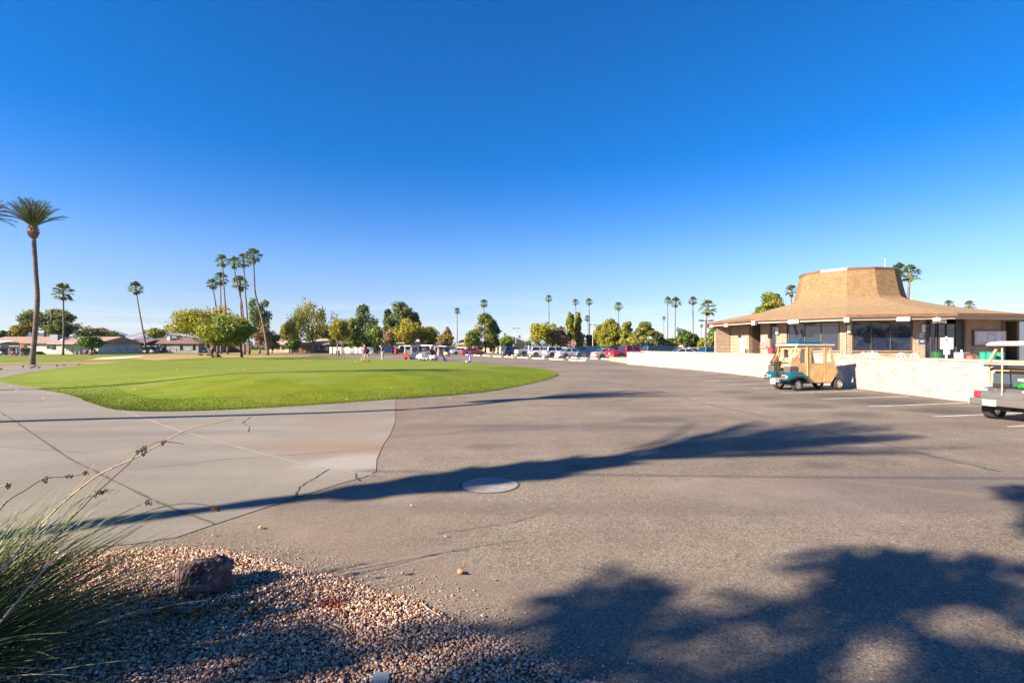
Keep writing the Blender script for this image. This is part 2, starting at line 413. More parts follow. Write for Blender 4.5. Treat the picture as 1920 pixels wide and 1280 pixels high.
# ================================================================= SETTING
struct(np_mesh('ground', np.array([[-5100, -5100, -.06], [5100, -5100, -.06], [5100, 5100, -.06], [-5100, 5100, -.06]]), quads=np.array([[0, 1, 2, 3]]),
       mat=m_grass('dry_ground', (.22, .19, .11), (.15, .165, .06), .02, (.26, .20, .13))))
def sheet(name, poly, z, m, parent=None):
    me = bpy.data.meshes.new(name); bm = bmesh.new()
    vs = [bm.verts.new((p[0], p[1], z)) for p in poly]
    es = [bm.edges.new((vs[i], vs[(i + 1) % len(vs)])) for i in range(len(vs))]
    bmesh.ops.triangle_fill(bm, edges=es, use_beauty=True); 
    for f in bm.faces:
        f.normal_update()
        if f.normal.z < 0: f.normal_flip()
    bm.to_mesh(me); bm.free(); me.materials.append(m)
    o = link(name, me, parent)
    return o
FAIR = m_grass('fairway_grass', (.115, .165, .018), (.165, .20, .03), .06, (.19, .18, .05))
TAN = m_grass('dormant_grass', (.30, .20, .085), (.36, .25, .11), .05, (.24, .23, .07))
struct(sheet('fairway', [(-500, 44), (-36, 46.5), (-34, 60), (-30, 90), (-74, 112), (-74, 119), (-40, 121), (-40, 420), (-500, 420)], -.035, FAIR))
struct(sheet('dry_rough', [G(150, 676).xy, G(250, 672).xy, G(300, 676).xy, G(330, 676).xy, G(430, 676).xy, G(560, 670).xy, G(600, 664.5).xy, G(545, 661.8).xy, G(470, 661.5).xy, G(350, 662.3).xy, G(290, 664).xy, G(180, 671.5).xy], -.02, TAN))
SANDM = mat('bunker_sand', (.62, .47, .34), .95, noise_s=.8, noise_a=.12)
struct(sheet('sand_bunker', [G(172, 672.6).xy, G(190, 670.2).xy, G(215, 668.8).xy, G(245, 667.6).xy, G(272, 666.8).xy, G(262, 668.6).xy, G(235, 671.2).xy, G(205, 672.8).xy], -.008, SANDM))
struct(sheet('rough_by_path', [(-500, 46.2), (-120, 46.2), (-40, 48.3), (-33, 58.5), (-38, 60.5), (-48, 52.5), (-120, 51.5), (-500, 51.5)], -.02, TAN))
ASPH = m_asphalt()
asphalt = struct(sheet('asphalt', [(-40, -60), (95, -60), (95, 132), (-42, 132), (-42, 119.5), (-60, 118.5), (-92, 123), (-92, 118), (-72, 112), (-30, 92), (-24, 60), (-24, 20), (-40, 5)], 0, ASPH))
CONC = m_concrete()
cpts = [(-640, 684.2), (0, 684.0), (120, 684.2), (205, 682.6), (330, 677)]
cp = [G(*p).xy for p in cpts] + [Vector((-30, 45)), Vector((-20, 30)), G(742, 735).xy, G(742, 748).xy, G(741, 790).xy, G(733, 812).xy, G(718, 835).xy, G(706, 862).xy, G(705, 884).xy, G(690, 892).xy,
     G(640, 906).xy, G(540, 938).xy, G(400, 984).xy, G(330, 1008).xy, G(250, 1020).xy, G(0, 1042).xy, Vector((-9, 3.4)), Vector((-60, 2)), Vector((-80, 30))]
concrete = struct(sheet('concrete_drive', cp, .006, CONC))
VERGE = m_grass('verge_grass', (.15, .19, .03), (.22, .23, .05), .04, (.34, .25, .11))
struct(sheet('grass_verge', [(-170, 128), (-92, 125), (-42, 134), (-14, 134), (30, 134), (95, 134), (300, 134), (300, 240), (-170, 240)], -.03, VERGE))
struct(sheet('dry_verge', [(-14, 134.5), (30, 134.5), (60, 134.5), (60, 152), (-14, 152)], -.018, TAN))

# lawn with its low mound
LP = [Vector(p) for p in [(-29.2, 29.7), (-24.5, 24.2), (-15.7, 17.8), (-12.6, 15.1), (-10.6, 13.45), (-9.7, 13.05), (-8.8, 12.95), (-7.4, 13.3), (-5.5, 14.5), (-3.7, 16.0), (-2.5, 16.9), (-1.2, 18.3),
      (-.2, 20.2), (1.1, 23.6), (2.3, 27.6), (2.85, 31.3), (2.75, 36), (1.7, 40), (-.2, 43.8), (-4.2, 50.5), (-9.8, 58), (-16, 65), (-24, 70.5), (-34, 72), (-42, 71), (-44, 62), (-40, 50), (-35, 39)]]
def catmull(P, k, closed=True):
    out = []; n = len(P)
    for i in range(n if closed else n - 1):
        p0, p1, p2, p3 = (P[(i - 1) % n], P[i], P[(i + 1) % n], P[(i + 2) % n]) if closed else (P[max(i - 1, 0)], P[i], P[i + 1], P[min(i + 2, n - 1)])
        for j in range(k):
            t = j / k
            out.append(.5 * ((2 * p1) + (p2 - p0) * t + (2 * p0 - 5 * p1 + 4 * p2 - p3) * t * t + (3 * p1 - p0 - 3 * p2 + p3) * t ** 3))
    if not closed: out.append(P[-1])
    return out
LB = catmull(LP, 12); LBn = np.array([(p.x, p.y) for p in LB])
def edge_dist(x, y):
    A = LBn; B = np.roll(LBn, -1, 0); d = B - A; q = np.array([x, y]) - A
    t = np.clip((q * d).sum(1) / (d * d).sum(1), 0, 1); r = q - d * t[:, None]
    return math.sqrt((r * r).sum(1).min())
def sst(a, b, x):
    t = min(1, max(0, (x - a) / (b - a))); return t * t * (3 - 2 * t)
def mound(x, y):
    e = edge_dist(x, y)
    crest = .34 * sst(0, 5.5, e) + .16 * math.exp(-((y - (24 + .12 * x)) / 6.5) ** 2) * sst(0, 6, e)
    return .02 * sst(0, .06, e) + crest + .05 * noise.noise(Vector((x * .15, y * .15, 0))) * sst(0, 3, e) - .10 * sst(30, 60, y) * sst(0, 6, e)
ctr = Vector((-17, 37)); rings = [0, .003, .008, .016, .028, .045, .065, .09, .12, .16, .2, .25, .3, .36, .42, .5, .58, .66, .75, .85, .95]
LV = []; 
for k, t in enumerate(rings):
    for i, p in enumerate(LB):
        q = p + (ctr - p) * t
        if k < 3: 
            w = .05 * noise.noise(Vector((p.x * 2.3, p.y * 2.3, k))); q = q + (ctr - p).normalized() * w
        LV.append((q.x, q.y, mound(q.x, q.y) if k else .008))
nL = len(LB); LF = []
for k in range(len(rings) - 1):
    for i in range(nL): LF.append((k * nL + i, k * nL + (i + 1) % nL, (k + 1) * nL + (i + 1) % nL, (k + 1) * nL + i))
LV.append((ctr.x, ctr.y, mound(*ctr))); c0 = (len(rings) - 1) * nL
me = bpy.data.meshes.new('lawn'); me.from_pydata(LV, [], LF + [(c0 + i, c0 + (i + 1) % nL, len(LV) - 1) for i in range(nL)])
me.polygons.foreach_set('use_smooth', [True] * len(me.polygons)); LAWNM = m_lawn(); me.materials.append(LAWNM)
lawn = struct(link('lawn', me))
# ragged turf blades on the near rim and slope
def blades(name, pts, h, w, m, lean=.5, parent=None):
    n = len(pts); P = np.array(pts); a = rng.uniform(0, 2 * np.pi, n); hh = h * rng.uniform(.5, 1.3, n)
    ax = np.stack([np.cos(a), np.sin(a), np.zeros(n)], 1) * (w / 2)
    tip = P + np.stack([rng.normal(0, lean, n) * hh, rng.normal(0, lean, n) * hh, hh], 1)
    V = np.empty((n, 3, 3)); V[:, 0] = P - ax; V[:, 1] = P + ax; V[:, 2] = tip
    return np_mesh(name, V.reshape(-1, 3), tris=np.arange(n * 3).reshape(-1, 3), mat=m, parent=parent)
TURF = m_leaf('turf_blade', (.09, .14, .01), (.16, .20, .025), .3)
pts = []
for _ in range(26000):
    i = random.randint(20, 175); p = LB[i].lerp(LB[i + 1], random.random()); t = random.random() ** 2.5 * 2.2 - .03
    q = p + (ctr - p).normalized() * t; pts.append((q.x, q.y, mound(q.x, q.y) - .004 if t > 0 else .004))
tb = blades('turf_edge', pts, .05, .012, TURF); struct(tb, 'stuff')
# fallen leaves / pale litter on the lawn
LITTER = m_leaf('leaf_litter', (.55, .45, .15), (.8, .75, .4), .2)
pts = []
for _ in range(120):
    x = random.uniform(-22, 0); y = random.uniform(14, 26)
    p = Vector((x, y))
    if edge_dist(x, y) > .3: pts.append((x, y, mound(x, y) + .005))
tb = blades('fallen_leaves_on_lawn', pts, .03, .06, LITTER, 1.4); struct(tb, 'stuff')

EDGED = mat('bare_edge_soil', (.17, .115, .07), .95, noise_s=9, noise_a=.5)
vs = []; fs = []
for i in range(0, 170):
    p = LB[(i + 20) % nL]; o_ = (p - ctr).normalized(); w = .02 + .09 * abs(noise.noise(Vector((p.x * 1.7, p.y * 1.7, 3)))) + (.05 if i % 7 == 0 else 0)
    vs += [(*(p - o_ * .1), .0115), (*(p + o_ * w), .0115)]
    if i: k = 2 * i; fs.append((k - 2, k - 1, k + 1, k))
me = bpy.data.meshes.new('soil_edge'); me.from_pydata(vs, [], fs); me.materials.append(EDGED); link('soil_edge', me, lawn)
# joints, cracks and painted lines: thin strips on the paving
JOINT = mat('joint_filler', (.085, .07, .055), .95, noise_s=15, noise_a=.5)
CRACK = mat('crack_dark', (.055, .047, .042), .95)
def strip(name, pts, w, z, m, parent, jit=0, sub=1):
    P = [Vector((p[0], p[1])) for p in pts]
    if sub > 1:
        Q = []
        for i in range(len(P) - 1):
            for k in range(sub):
                t = k / sub; q = P[i].lerp(P[i + 1], t)
                if i + k: q = q + Vector((random.uniform(-jit, jit), random.uniform(-jit, jit)))
                Q.append(q)
        P = Q + [P[-1]]
    vs = []; fs = []
    for i, p in enumerate(P):
        t = (P[min(i + 1, len(P) - 1)] - P[max(0, i - 1)]).normalized(); nn = Vector((-t.y, t.x))
        ww = w * (1 if jit == 0 else random.uniform(.45, 1.3)) / 2
        vs += [(*(p - nn * ww), z), (*(p + nn * ww), z)]
        if i: fs.append((2 * i - 2, 2 * i, 2 * i + 1, 2 * i - 1))
    me = bpy.data.meshes.new(name); me.from_pydata(vs, [], fs); me.materials.append(m)
    bm = bmesh.new(); bm.from_mesh(me)
    for f in bm.faces:
        f.normal_update()
        if f.normal.z < 0: f.normal_flip()
    bm.to_mesh(me); bm.free()
    return link(name, me, parent)
def gl(*pp): return [G(*p).xy for p in pp]
strip('joint', gl((0, 772), (60, 812), (130, 860), (215, 903), (300, 945), (400, 983)), .035, .0105, JOINT, concrete, .012, 10)
strip('joint', gl((225, 768), (330, 806), (470, 845), (590, 876), (700, 892)), .03, .0105, mat('pale_joint', (.30, .255, .20), .95, noise_s=20, noise_a=.4), concrete, .006, 12)
strip('joint', gl((-120, 742), (150, 742), (25, 703)), .02, .0105, JOINT, concrete, .01, 8)
strip('crack', gl((245, 882), (420, 862), (600, 850), (735, 838)), .010, .0105, CRACK, concrete, .008, 14)
strip('crack', gl((618, 880), (585, 900), (560, 915), (553, 934)), .016, .0105, CRACK, concrete, .012, 8)
strip('crack', gl((666, 889), (668, 896), (672, 902)), .022, .0105, CRACK, concrete, .012, 4)
strip('crack', gl((470, 782), (455, 793), (468, 800), (466, 810)), .018, .0105, CRACK, concrete, .015, 5)
strip('crack', gl((60, 806), (200, 798), (330, 793)), .008, .0105, CRACK, concrete, .01, 12)
strip('crack', gl((0, 838), (160, 850), (300, 826)), .007, .0105, CRACK, concrete, .02, 12)
strip('crack', gl((1180, 722), (1250, 738), (1320, 756), (1420, 778), (1520, 803), (1650, 830), (1760, 858), (1880, 885)), .035, .0045, CRACK, asphalt, .02, 14)
strip('crack', gl((740, 828), (1000, 790), (1200, 772), (1420, 762)), .012, .0045, mat('faint_crack', (.10, .087, .077), .95), asphalt, .04, 14)
strip('crack', gl((1150, 845), (1290, 820), (1400, 812), (1500, 800)), .014, .0045, CRACK, asphalt, .03, 10)
strip('crack', gl((820, 1000), (880, 992), (960, 980), (1010, 966)), .008, .0045, MC['faint_crack'], asphalt, .01, 8)
LINE = mat('worn_line_paint', (.50, .47, .42), .8, noise_s=3.5, noise_a=.45)
ends = [((1630, 762), (1824, 755)), ((1540, 748), (1704, 743)), ((1466, 737), (1619, 732)), ((1410, 727.5), (1500, 724.5)), ((1361, 721), (1450, 717.5)), ((1322, 714.5), (1437, 710)), ((1290, 709), (1392, 705.5)), ((1262, 704.5), (1350, 701))]
for a, b in ends:
    q0, q1 = G(*a), G(*b)
    strip('parking_line', [q0.xy, (q0 + (q1 - q0)).xy], .09, .005, LINE, asphalt)
q = G(1752, 781); strip('parking_line', [q.xy, q.xy + Vector((3.4, .8))], .09, .005, LINE, asphalt)
q = G(1835, 800); strip('parking_line', [q.xy + Vector((.6, 0)), q.xy + Vector((3.6, .8))], .09, .005, LINE, asphalt)
for k in range(14):
    a = Vector((15.5, 60)) + Vector((-.42, .907)) * (2.7 * k)
    strip('parking_line', [a, a + Vector((4.6, 2.0))], .1, .005, LINE, asphalt)
    a = Vector((8.2, 56.6)) + Vector((-.40, .917)) * (2.7 * k)
    strip('parking_line', [a, a + Vector((3.6, 1.7))], .1, .005, LINE, asphalt)

# hills far away
HILL = mat('desert_hill', (.20, .19, .18), .95, noise_s=.004, noise_a=.3)
def hill(x0, x1, y, h, seed, lab=None):
    n = 60; vs = []; fs = []
    for i in range(n + 1):
        t = i / n; x = x0 + (x1 - x0) * t
        hh = h * (math.sin(math.pi * t) ** .7) * (.55 + .9 * abs(noise.fractal(Vector((t * 5, seed, 0)), 1, 2, 5)))
        vs += [(x, y - 500, -1), (x, y, hh), (x, y + 500, -1)]
        if i: b = 3 * i; fs += [(b - 3, b, b + 1, b - 2), (b - 2, b + 1, b + 2, b - 1)]
    me = bpy.data.meshes.new('hills'); me.from_pydata(vs, [], fs); me.materials.append(HILL)
    struct(link('hills', me))
hill(-4500, -3050, 3700, 150, 3); hill(-4100, -2150, 3900, 125, 8); hill(-400, 1500, 4100, 60, 5); hill(1200, 2900, 4100, 75, 6)

# ================================================================= CLUBHOUSE
C0 = Vector((25.2, 38.1)); A0 = math.atan2(-.832, -.554)
def dod(r, k, z=0, c=C0):
    a = A0 + k * math.pi / 6
    return Vector((c.x + r * math.cos(a), c.y + r * math.sin(a), z))
SHING = m_brick('roof_shingle', (.32, .225, .122), (.275, .190, .102), (.185, .126, .068), .26, .13, .010, .4, .5)
SHING2 = m_brick('crown_shingle', (.30, .200, .105), (.24, .156, .080), (.15, .095, .05), .24, .125, .014, .8, .55)
FASC = mat('brown_fascia', (.16, .080, .042), .6, noise_s=3)
TRIM = mat('grey_trim', (.42, .37, .30), .6)
BRICK = m_brick('slump_brick', (.39, .305, .22), (.32, .245, .175), (.18, .14, .10), .41, .105, .016, .9, .5)
BRICKP = m_brick('pink_brick', (.38, .26, .19), (.32, .21, .15), (.27, .2, .15), .41, .105, .016, .9, .5)
FRAME = mat('bronze_frame', (.10, .075, .06), .45, .4)
club = thing('clubhouse', 'round brick clubhouse with tan shingled roof and tall mansard crown', 'clubhouse', (C0.x, C0.y, 0))
OFF = Matrix.Translation((-C0.x, -C0.y, 0))
ZE, ZC, ZT = 3.5, 5.08, 7.12
b = MB(OFF)
for k in range(12):       # low roof: two pitches so it flares into the crown
    a0, a1 = dod(10.15, k, ZE), dod(10.15, k + 1, ZE); m0, m1 = dod(6.2, k, 4.28), dod(6.2, k + 1, 4.28); c0_, c1_ = dod(3.75, k, 4.98), dod(3.75, k + 1, 4.98)
    b.add([a0, a1, m1, m0], [(0, 1, 2, 3)]); b.add([m0, m1, c1_, c0_], [(0, 1, 2, 3)])
b.build('roof', SHING, club)
b = MB(OFF)
for k in range(12):
    r = [(3.85, 4.93), (3.56, 5.16), (3.42, 5.7), (3.28, 6.4), (3.14, ZT)]
    for i in range(4):
        b.add([dod(r[i][0], k, r[i][1]), dod(r[i][0], k + 1, r[i][1]), dod(r[i + 1][0], k + 1, r[i + 1][1]), dod(r[i + 1][0], k, r[i + 1][1])], [(0, 1, 2, 3)])
    b.add([dod(3.05, k, ZT - .05), dod(3.05, k + 1, ZT - .05), (C0.x, C0.y, ZT - .05)], [(0, 1, 2)])
crown_o = b.build('roof_crown', SHING2, club)
b = MB(OFF)
for k in range(12):
    A_, B_ = dod(3.19, k, ZT + .05), dod(3.19, k + 1, ZT + .05)
    C_, D_ = dod(3.02, k + 1, ZT + .05), dod(3.02, k, ZT + .05)
    b.mi = 1 if k == 11 else 0
    b.add([A_, B_, C_, D_] + [p - Vector((0, 0, .14)) for p in (A_, B_, C_, D_)], [(0, 1, 2, 3), (0, 4, 5, 1), (1, 5, 6, 2), (2, 6, 7, 3), (3, 7, 4, 0)])
b.build('crown_coping', [FASC, WHITE], club)
b = MB(OFF)
for k in range(12):
    A_, B_ = dod(10.2, k, ZE + .02), dod(10.2, k + 1, ZE + .02); C_, D_ = dod(10.05, k + 1, ZE + .02), dod(10.05, k, ZE + .02)
    b.add([A_, B_, C_, D_] + [p - Vector((0, 0, .17)) for p in (A_, B_, C_, D_)], [(0, 1, 2, 3), (0, 4, 5, 1), (4, 7, 6, 5), (2, 6, 7, 3)])
b.build('fascia', FASC, club)
b = MB(OFF)
for k in range(12):
    A_, B_ = dod(10.04, k, ZE - .10), dod(10.04, k + 1, ZE - .10); C_, D_ = dod(9.9, k + 1, ZE - .10), dod(9.9, k, ZE - .10)
    b.add([A_, B_, C_, D_] + [p - Vector((0, 0, .2)) for p in (A_, B_, C_, D_)], [(0, 4, 5, 1), (4, 7, 6, 5), (2, 6, 7, 3), (0, 1, 2, 3)])
    b.add([dod(9.92, k, 3.29), dod(9.92, k + 1, 3.29), dod(5, k + 1, 3.29), dod(5, k, 3.29)], [(0, 3, 2, 1)])
b.build('soffit', TRIM, club)
RW = 8.7
def face_pt(k, px):
    """where the sight line through column px meets wall facet k"""
    a, c = dod(RW, k), dod(RW, k + 1); s = (px - 960) / F
    # (a.x + t dx) = s (a.y + t dy)
    dx, dy = c.x - a.x, c.y - a.y
    t = (s * a.y - a.x) / (dx - s * dy)
    return Vector((a.x + t * dx, a.y + t * dy, 0))
def facet(k):
    a, c = dod(RW, k), dod(RW, k + 1); t = (c - a).normalized(); n = Vector((-t.y, t.x, 0))
    if n.dot(Vector((a.x - C0.x, a.y - C0.y, 0))) < 0: n = -n
    return a, c, t, n
def slab(b, k, p0, p1, z0, z1, out0=0.0, out1=-.3):
    a, c, t, n = facet(k)
    q = [p0 + n * out0, p1 + n * out0, p1 + n * out1, p0 + n * out1]
    b.prism([(v.x, v.y) for v in q], z0, z1)
# facets: -2 (left, brick), -1 (left windows), 0 (right windows), 1 (door + board)
fl = {}
bw = MB(OFF)
# back part of the building: solid facets
for k in range(2, 10):
    slab(bw, k, dod(RW, k), dod(RW, k + 1), .3, 3.3)
P = lambda k, px: face_pt(k, px)
slab(bw, -2, P(-2, 1366), P(-2, 1404), .3, 3.3); 
slab(bw, -2, P(-2, 1426), dod(RW, -1) , .3, 3.3)
slab(bw, -1, P(-1, 1456.5), P(-1, 1475.5), .3, 3.3, .05)
slab(bw, -1, P(-1, 1575), dod(RW, 0), .3, 3.3, .05)
slab(bw, 0, dod(RW, 0), P(0, 1597.5), .3, 3.3, .05)
slab(bw, 0, P(0, 1711.5), P(0, 1734), .3, 3.3, .05)
slab(bw, 1, P(1, 1811), dod(RW, 2), .3, 3.3)
slab(bw, -1, P(-1, 1475.5), P(-1, 1575), .3, 1.36); slab(bw, 0, P(0, 1597.5), P(0, 1711.5), .3, 1.36)
slab(bw, -1, P(-1, 1475.5), P(-1, 1575), 3.18, 3.3); slab(bw, 0, P(0, 1597.5), P(0, 1711.5), 3.18, 3.3)
slab(bw, -1, P(-1, 1444), P(-1, 1456.5), .3, 1.1)
bw.build('wall', BRICK, club)
# radial wing wall at the left end with toothed quoins
wg = MB(OFF); a = dod(RW, -2); u = (a - Vector((C0.x, C0.y, 0))).normalized(); v = Vector((-u.y, u.x, 0))
q = [a - v * .2, a + u * 1.0 - v * .2, a + u * 1.0 + v * .25, a + v * .25]
wg.prism([(p.x, p.y) for p in q], .3, 3.25)
for i in range(14):
    if i % 2: wg.box((a - v * .21 + u * .04) + Vector((0, 0, .45 + i * .2)), (.16, .1, .11), math.atan2(u.y, u.x))
wg.build('wing_wall', BRICK, club)
# recess walls behind the openings and dark interior
br = MB(OFF)
def recess(k, p0, p1, dep, z0=.3, z1=3.3):
    a, c, t, n = facet(k); q0, q1 = p0 - n * dep, p1 - n * dep
    br.prism([(p.x, p.y) for p in (q0, q1, q1 - n * .15, q0 - n * .15)], z0, z1)
    br.prism([(p.x, p.y) for p in (p0 - n * .3, q0, q0 - t * .12, p0 - n * .3 - t * .12)], z0, z1)
    br.prism([(p.x, p.y) for p in (p1 - n * .3, q1, q1 + t * .12, p1 - n * .3 + t * .12)], z0, z1)
recess(-2, P(-2, 1404), P(-2, 1426), .9)
br.build('recess_wall', mat('recess_brown', (.13, .09, .065), .8, noise_s=3), club)
inn = MB(OFF); pts_ = [dod(RW - 1.7, k) for k in range(12)]
inn.prism([(p.x, p.y) for p in pts_], .3, 3.2); inn.build('interior_wall', mat('dark_interior', (.05, .04, .036), .9), club)

def window(k, px0, px1, panes, z0, z1, name='window', transom=None):
    f = MB(OFF); a, c, t, n = facet(k); p0, p1 = P(k, px0), P(k, px1); Lw = (p1 - p0).length
    def fb(s0, s1, za, zb, o0=-.02, o1=-.12):
        q = [p0 + t * s0 + n * o0, p0 + t * s1 + n * o0, p0 + t * s1 + n * o1, p0 + t * s0 + n * o1]
        f.prism([(v.x, v.y) for v in q], za, zb)
    cuts = [0] + [(P(k, x) - p0).length for x in panes] + [Lw]
    for i, cu in enumerate(cuts):
        w = .05; s = min(max(cu - w / 2, 0), Lw - w); fb(s, s + w, z0, z1)
    fb(.05, Lw - .05, z0, z0 + .06, -.022, -.118); fb(.05, Lw - .05, z1 - .06, z1, -.022, -.118)
    if transom: fb(.05, Lw - .05, transom - .02, transom + .02, -.03, -.1)
    fo = f.build(name, FRAME, club)
    for i in range(len(cuts) - 1):
        g = MB(OFF); s0, s1 = cuts[i] + .02, cuts[i + 1] - .02
        q = [p0 + t * s0 - n * .07, p0 + t * s1 - n * .07]
        tilt = random.uniform(-.006, .006)
        g.add([(q[0].x, q[0].y, z0 + .05), (q[1].x + n.x * tilt, q[1].y + n.y * tilt, z0 + .05), (q[1].x, q[1].y, z1 - .05), (q[0].x + n.x * tilt, q[0].y + n.y * tilt, z1 - .05)], [(0, 1, 2, 3)])
        g.build('pane', CLUBGL, fo)
    return fo
CLUBGL = mat('club_glass', (.012, .018, .04), .03, 0, 1.0)
_p = CLUBGL.node_tree.nodes['Principled BSDF']; _p.inputs['IOR'].default_value = 1.48
window(-1, 1477, 1573.5, [1508, 1539], 1.38, 3.16, transom=2.98)
window(0, 1599, 1710, [1633.5, 1670], 1.38, 3.16, transom=2.98)
window(-1, 1444.5, 1455.5, [], 1.1, 3.2, 'glass_door')
do = window(0, 1735, 1757, [1745], .45, 3.2, 'glass_door')
window(1, 1760, 1795, [1776], .45, 3.0, 'glass_door', 2.6)
b = MB(OFF); slab(b, 1, P(1, 1796), P(1, 1810), .45, 3.28, -.1, -.3); b.build('dark_panel', mat('dark_panel', (.012, .012, .016), .4), club)
b = MB(OFF); slab(b, -1, P(-1, 1475.5), P(-1, 1576), 1.36, 1.42, .09, -.1); slab(b, 0, P(0, 1597), P(0, 1711.5), 1.36, 1.42, .09, -.1); b.build('sill', BRICKP, club)
# notice board, wall signs, lamps, flood lights
b = MB(OFF); slab(b, 1, P(1, 1822), P(1, 1884), 1.72, 2.62, .10, .02); nb = b.build('notice_board', mat('wood_frame', (.10, .06, .035), .6), club)
b = MB(OFF); slab(b, 1, P(1, 1824), P(1, 1882), 1.76, 2.58, .112, .09); b.build('board_glass', mat('board_glass', (.32, .34, .36), .08, 0, .8), nb)
b = MB(OFF); 
for x0, x1, z0, z1 in ((1828, 1846, 1.95, 2.5), (1849, 1860, 1.9, 2.35), (1864, 1873, 1.95, 2.52)): slab(b, 1, P(1, x0), P(1, x1), z0, z1, .116, .105)
b.build('notice_sheet', mat('paper', (.55, .56, .6), .7), nb)
def wall_bit(name, k, x0, x1, z0, z1, m, o0=.1, o1=.0):
    b = MB(OFF); slab(b, k, P(k, x0), P(k, x1), z0, z1, o0, o1); return b.build(name, m, club)
SGN = mat('sign_white', (.66, .66, .70), .5)
wall_bit('wall_sign', -2, 1429, 1434.5, 1.95, 2.3, SGN, .05); wall_bit('wall_sign', -2, 1425.5, 1439, 1.55, 1.72, mat('sign_red', (.55, .05, .05), .5), .05)
wall_bit('sign_lettering', -2, 1427, 1437.5, 1.60, 1.67, SGN, .056, .05)
wall_bit('wall_sign', -2, 1434, 1438, 1.16, 1.42, SGN, .05)
wall_bit('wall_sign', 0, 1723.5, 1730, 2.2, 2.42, SGN, .1); wall_bit('sign_symbol', 0, 1725.3, 1728.2, 2.25, 2.36, mat('sign_blue', (.05, .08, .30), .5), .106, .1)
wall_bit('wall_sign', 0, 1721.5, 1734, 1.84, 2.1, mat('sign_indigo', (.06, .06, .14), .5), .1); wall_bit('sign_lettering', 0, 1724.5, 1730.5, 1.92, 2.03, mat('sign_grey', (.3, .3, .42), .5), .106, .1)
for k, px in ((-1, 1459), (0, 1590), (0, 1729)):
    p = P(k, px) if not (k == 0 and px == 1590) else P(0, 1590); a, c, t, n = facet(k)
    b = MB(OFF); b.box(p + n * .16 + Vector((0, 0, 2.72)), (.17, .16, .46), math.atan2(t.y, t.x)); b.build('wall_lamp', WHITE, club, bevel=.02)
for k in (-2, -1, 0, 1):   # beam-end blocks and twin floodlights under the eave
    e = dod(10.12, k + (1 if k < 0 else 0), 0)
for px, kind in ((1424, 'block'), (1585, 'block')):
    k = -1 if px == 1424 else 0; e = dod(10.22, k, 3.22); rr = math.atan2(e.y - C0.y, e.x - C0.x)
    b = MB(OFF); b.box(e, (.22, .26, .28), rr); b.build('beam_end', WHITE, club)
FLT = mat('flood_housing', (.62, .58, .5), .5)
def flood(pos, yaw):
    b = MB(OFF); m_ = Matrix.Rotation(yaw, 4, 'Z') @ Matrix.Rotation(R(35), 4, 'Y')
    b.box(pos + Vector((0, 0, .06)), (.05, .05, .2), yaw); b.box(pos - Vector((0, 0, .1)), (.2, .34, .16), mat=m_); return b.build('flood_light', FLT, club, bevel=.02)
def eave(k, f, r=10.12, z=3.3):
    a, c = dod(r, k, z), dod(r, k + 1, z); return a.lerp(c, f)
flood(eave(-2, .40), A0 - .5); flood(eave(-2, .05), A0 - .9); flood(eave(0, .83, z=3.28), A0 + .2)
b = MB(OFF); p = eave(-1, .45); b.box(p - Vector((0, 0, .08)), (.16, .62, .24), A0 - .26)
for s_ in (-.15, .15): b.lathe([(.075, -.02), (.075, .03)], p - Vector((0, 0, .08)) + Vector((math.cos(A0 - .26) * .1, math.sin(A0 - .26) * .1, 0)) + s_ * Vector((math.sin(A0 - .26), -math.cos(A0 - .26), 0)), 10)
b.build('loudspeaker', FLT, club, bevel=.02)
b = MB(OFF); p = eave(0, .53); b.box(p - Vector((0, 0, .08)), (.16, .62, .24), A0 + .26); b.build('loudspeaker', FLT, club, bevel=.02)
b = MB(OFF); p = eave(0, .9, 9.7); b.box(p - Vector((0, 0, .2)), (.16, .62, .22), A0 + .26); b.build('loudspeaker', FLT, club, bevel=.02)
# low flat wing to the right of the round hall
b = MB(OFF); b.box((35.5, 35.6, 1.85), (5.5, 6, 2.9)); b.build('side_wing', BRICK, club)
b = MB(OFF); b.box((35.0, 35.0, 3.42), (6.3, 7.2, .2)); b.build('side_wing_roof', FASC, club)
b = MB(OFF); b.box((31.4, 31.0, 1.9), (1.3, .12, 2.7), .3); b.build('steel_panel', STEEL, club)

# raised patio inside the wall
PATM = mat('patio_paving', (.36, .27, .20), .9, noise_s=1.5, noise_a=.2)
struct(MB().build('patio', PATM) if False else (lambda b: (b.prism([(13.75, 14), (45, 10), (45, 60), (11.5, 60), (11.4, 47.2), (12.4, 41), (13.35, 36.5), (13.75, 30)], -.05, .45), b.build('patio', PATM))[1])(MB()))
# ================================================================= BOUNDARY WALL (laid block by block)
wl = [Vector((10.85, 47.9)), Vector((11.5, 44.6)), Vector((12.25, 40.6)), Vector((12.9, 37.3)), Vector((13.35, 33.5)), Vector((13.5, 28)), Vector((13.55, 22)), Vector((13.6, 16)), Vector((13.7, 10)), Vector((13.8, 4)), Vector((14.0, -8))]
wp = catmull(wl, 30, False); cum = [0]
for i in range(1, len(wp)): cum.append(cum[-1] + (wp[i] - wp[i - 1]).length)
def wall_at(s):
    s = min(max(s, 0), cum[-1] - 1e-4)
    i = int(np.searchsorted(cum, s, side='right')) - 1; i = min(i, len(wp) - 2)
    t = (s - cum[i]) / (cum[i + 1] - cum[i]); return wp[i].lerp(wp[i + 1], t)
BLK = mat('cream_painted_block', (.405, .37, .315), .75, noise_s=2.6, noise_a=.20, bump=.5, bump_s=26)
CAPM = mat('wall_cap_block', (.37, .31, .24), .8, noise_s=5, noise_a=.18, bump=.5, bump_s=20)
MORT = mat('wall_mortar', (.24, .21, .17), .95, noise_s=8)
wallo = thing('boundary_wall', 'long low cream painted block wall between parking stalls and clubhouse patio', 'wall', (13.5, 22, 0))
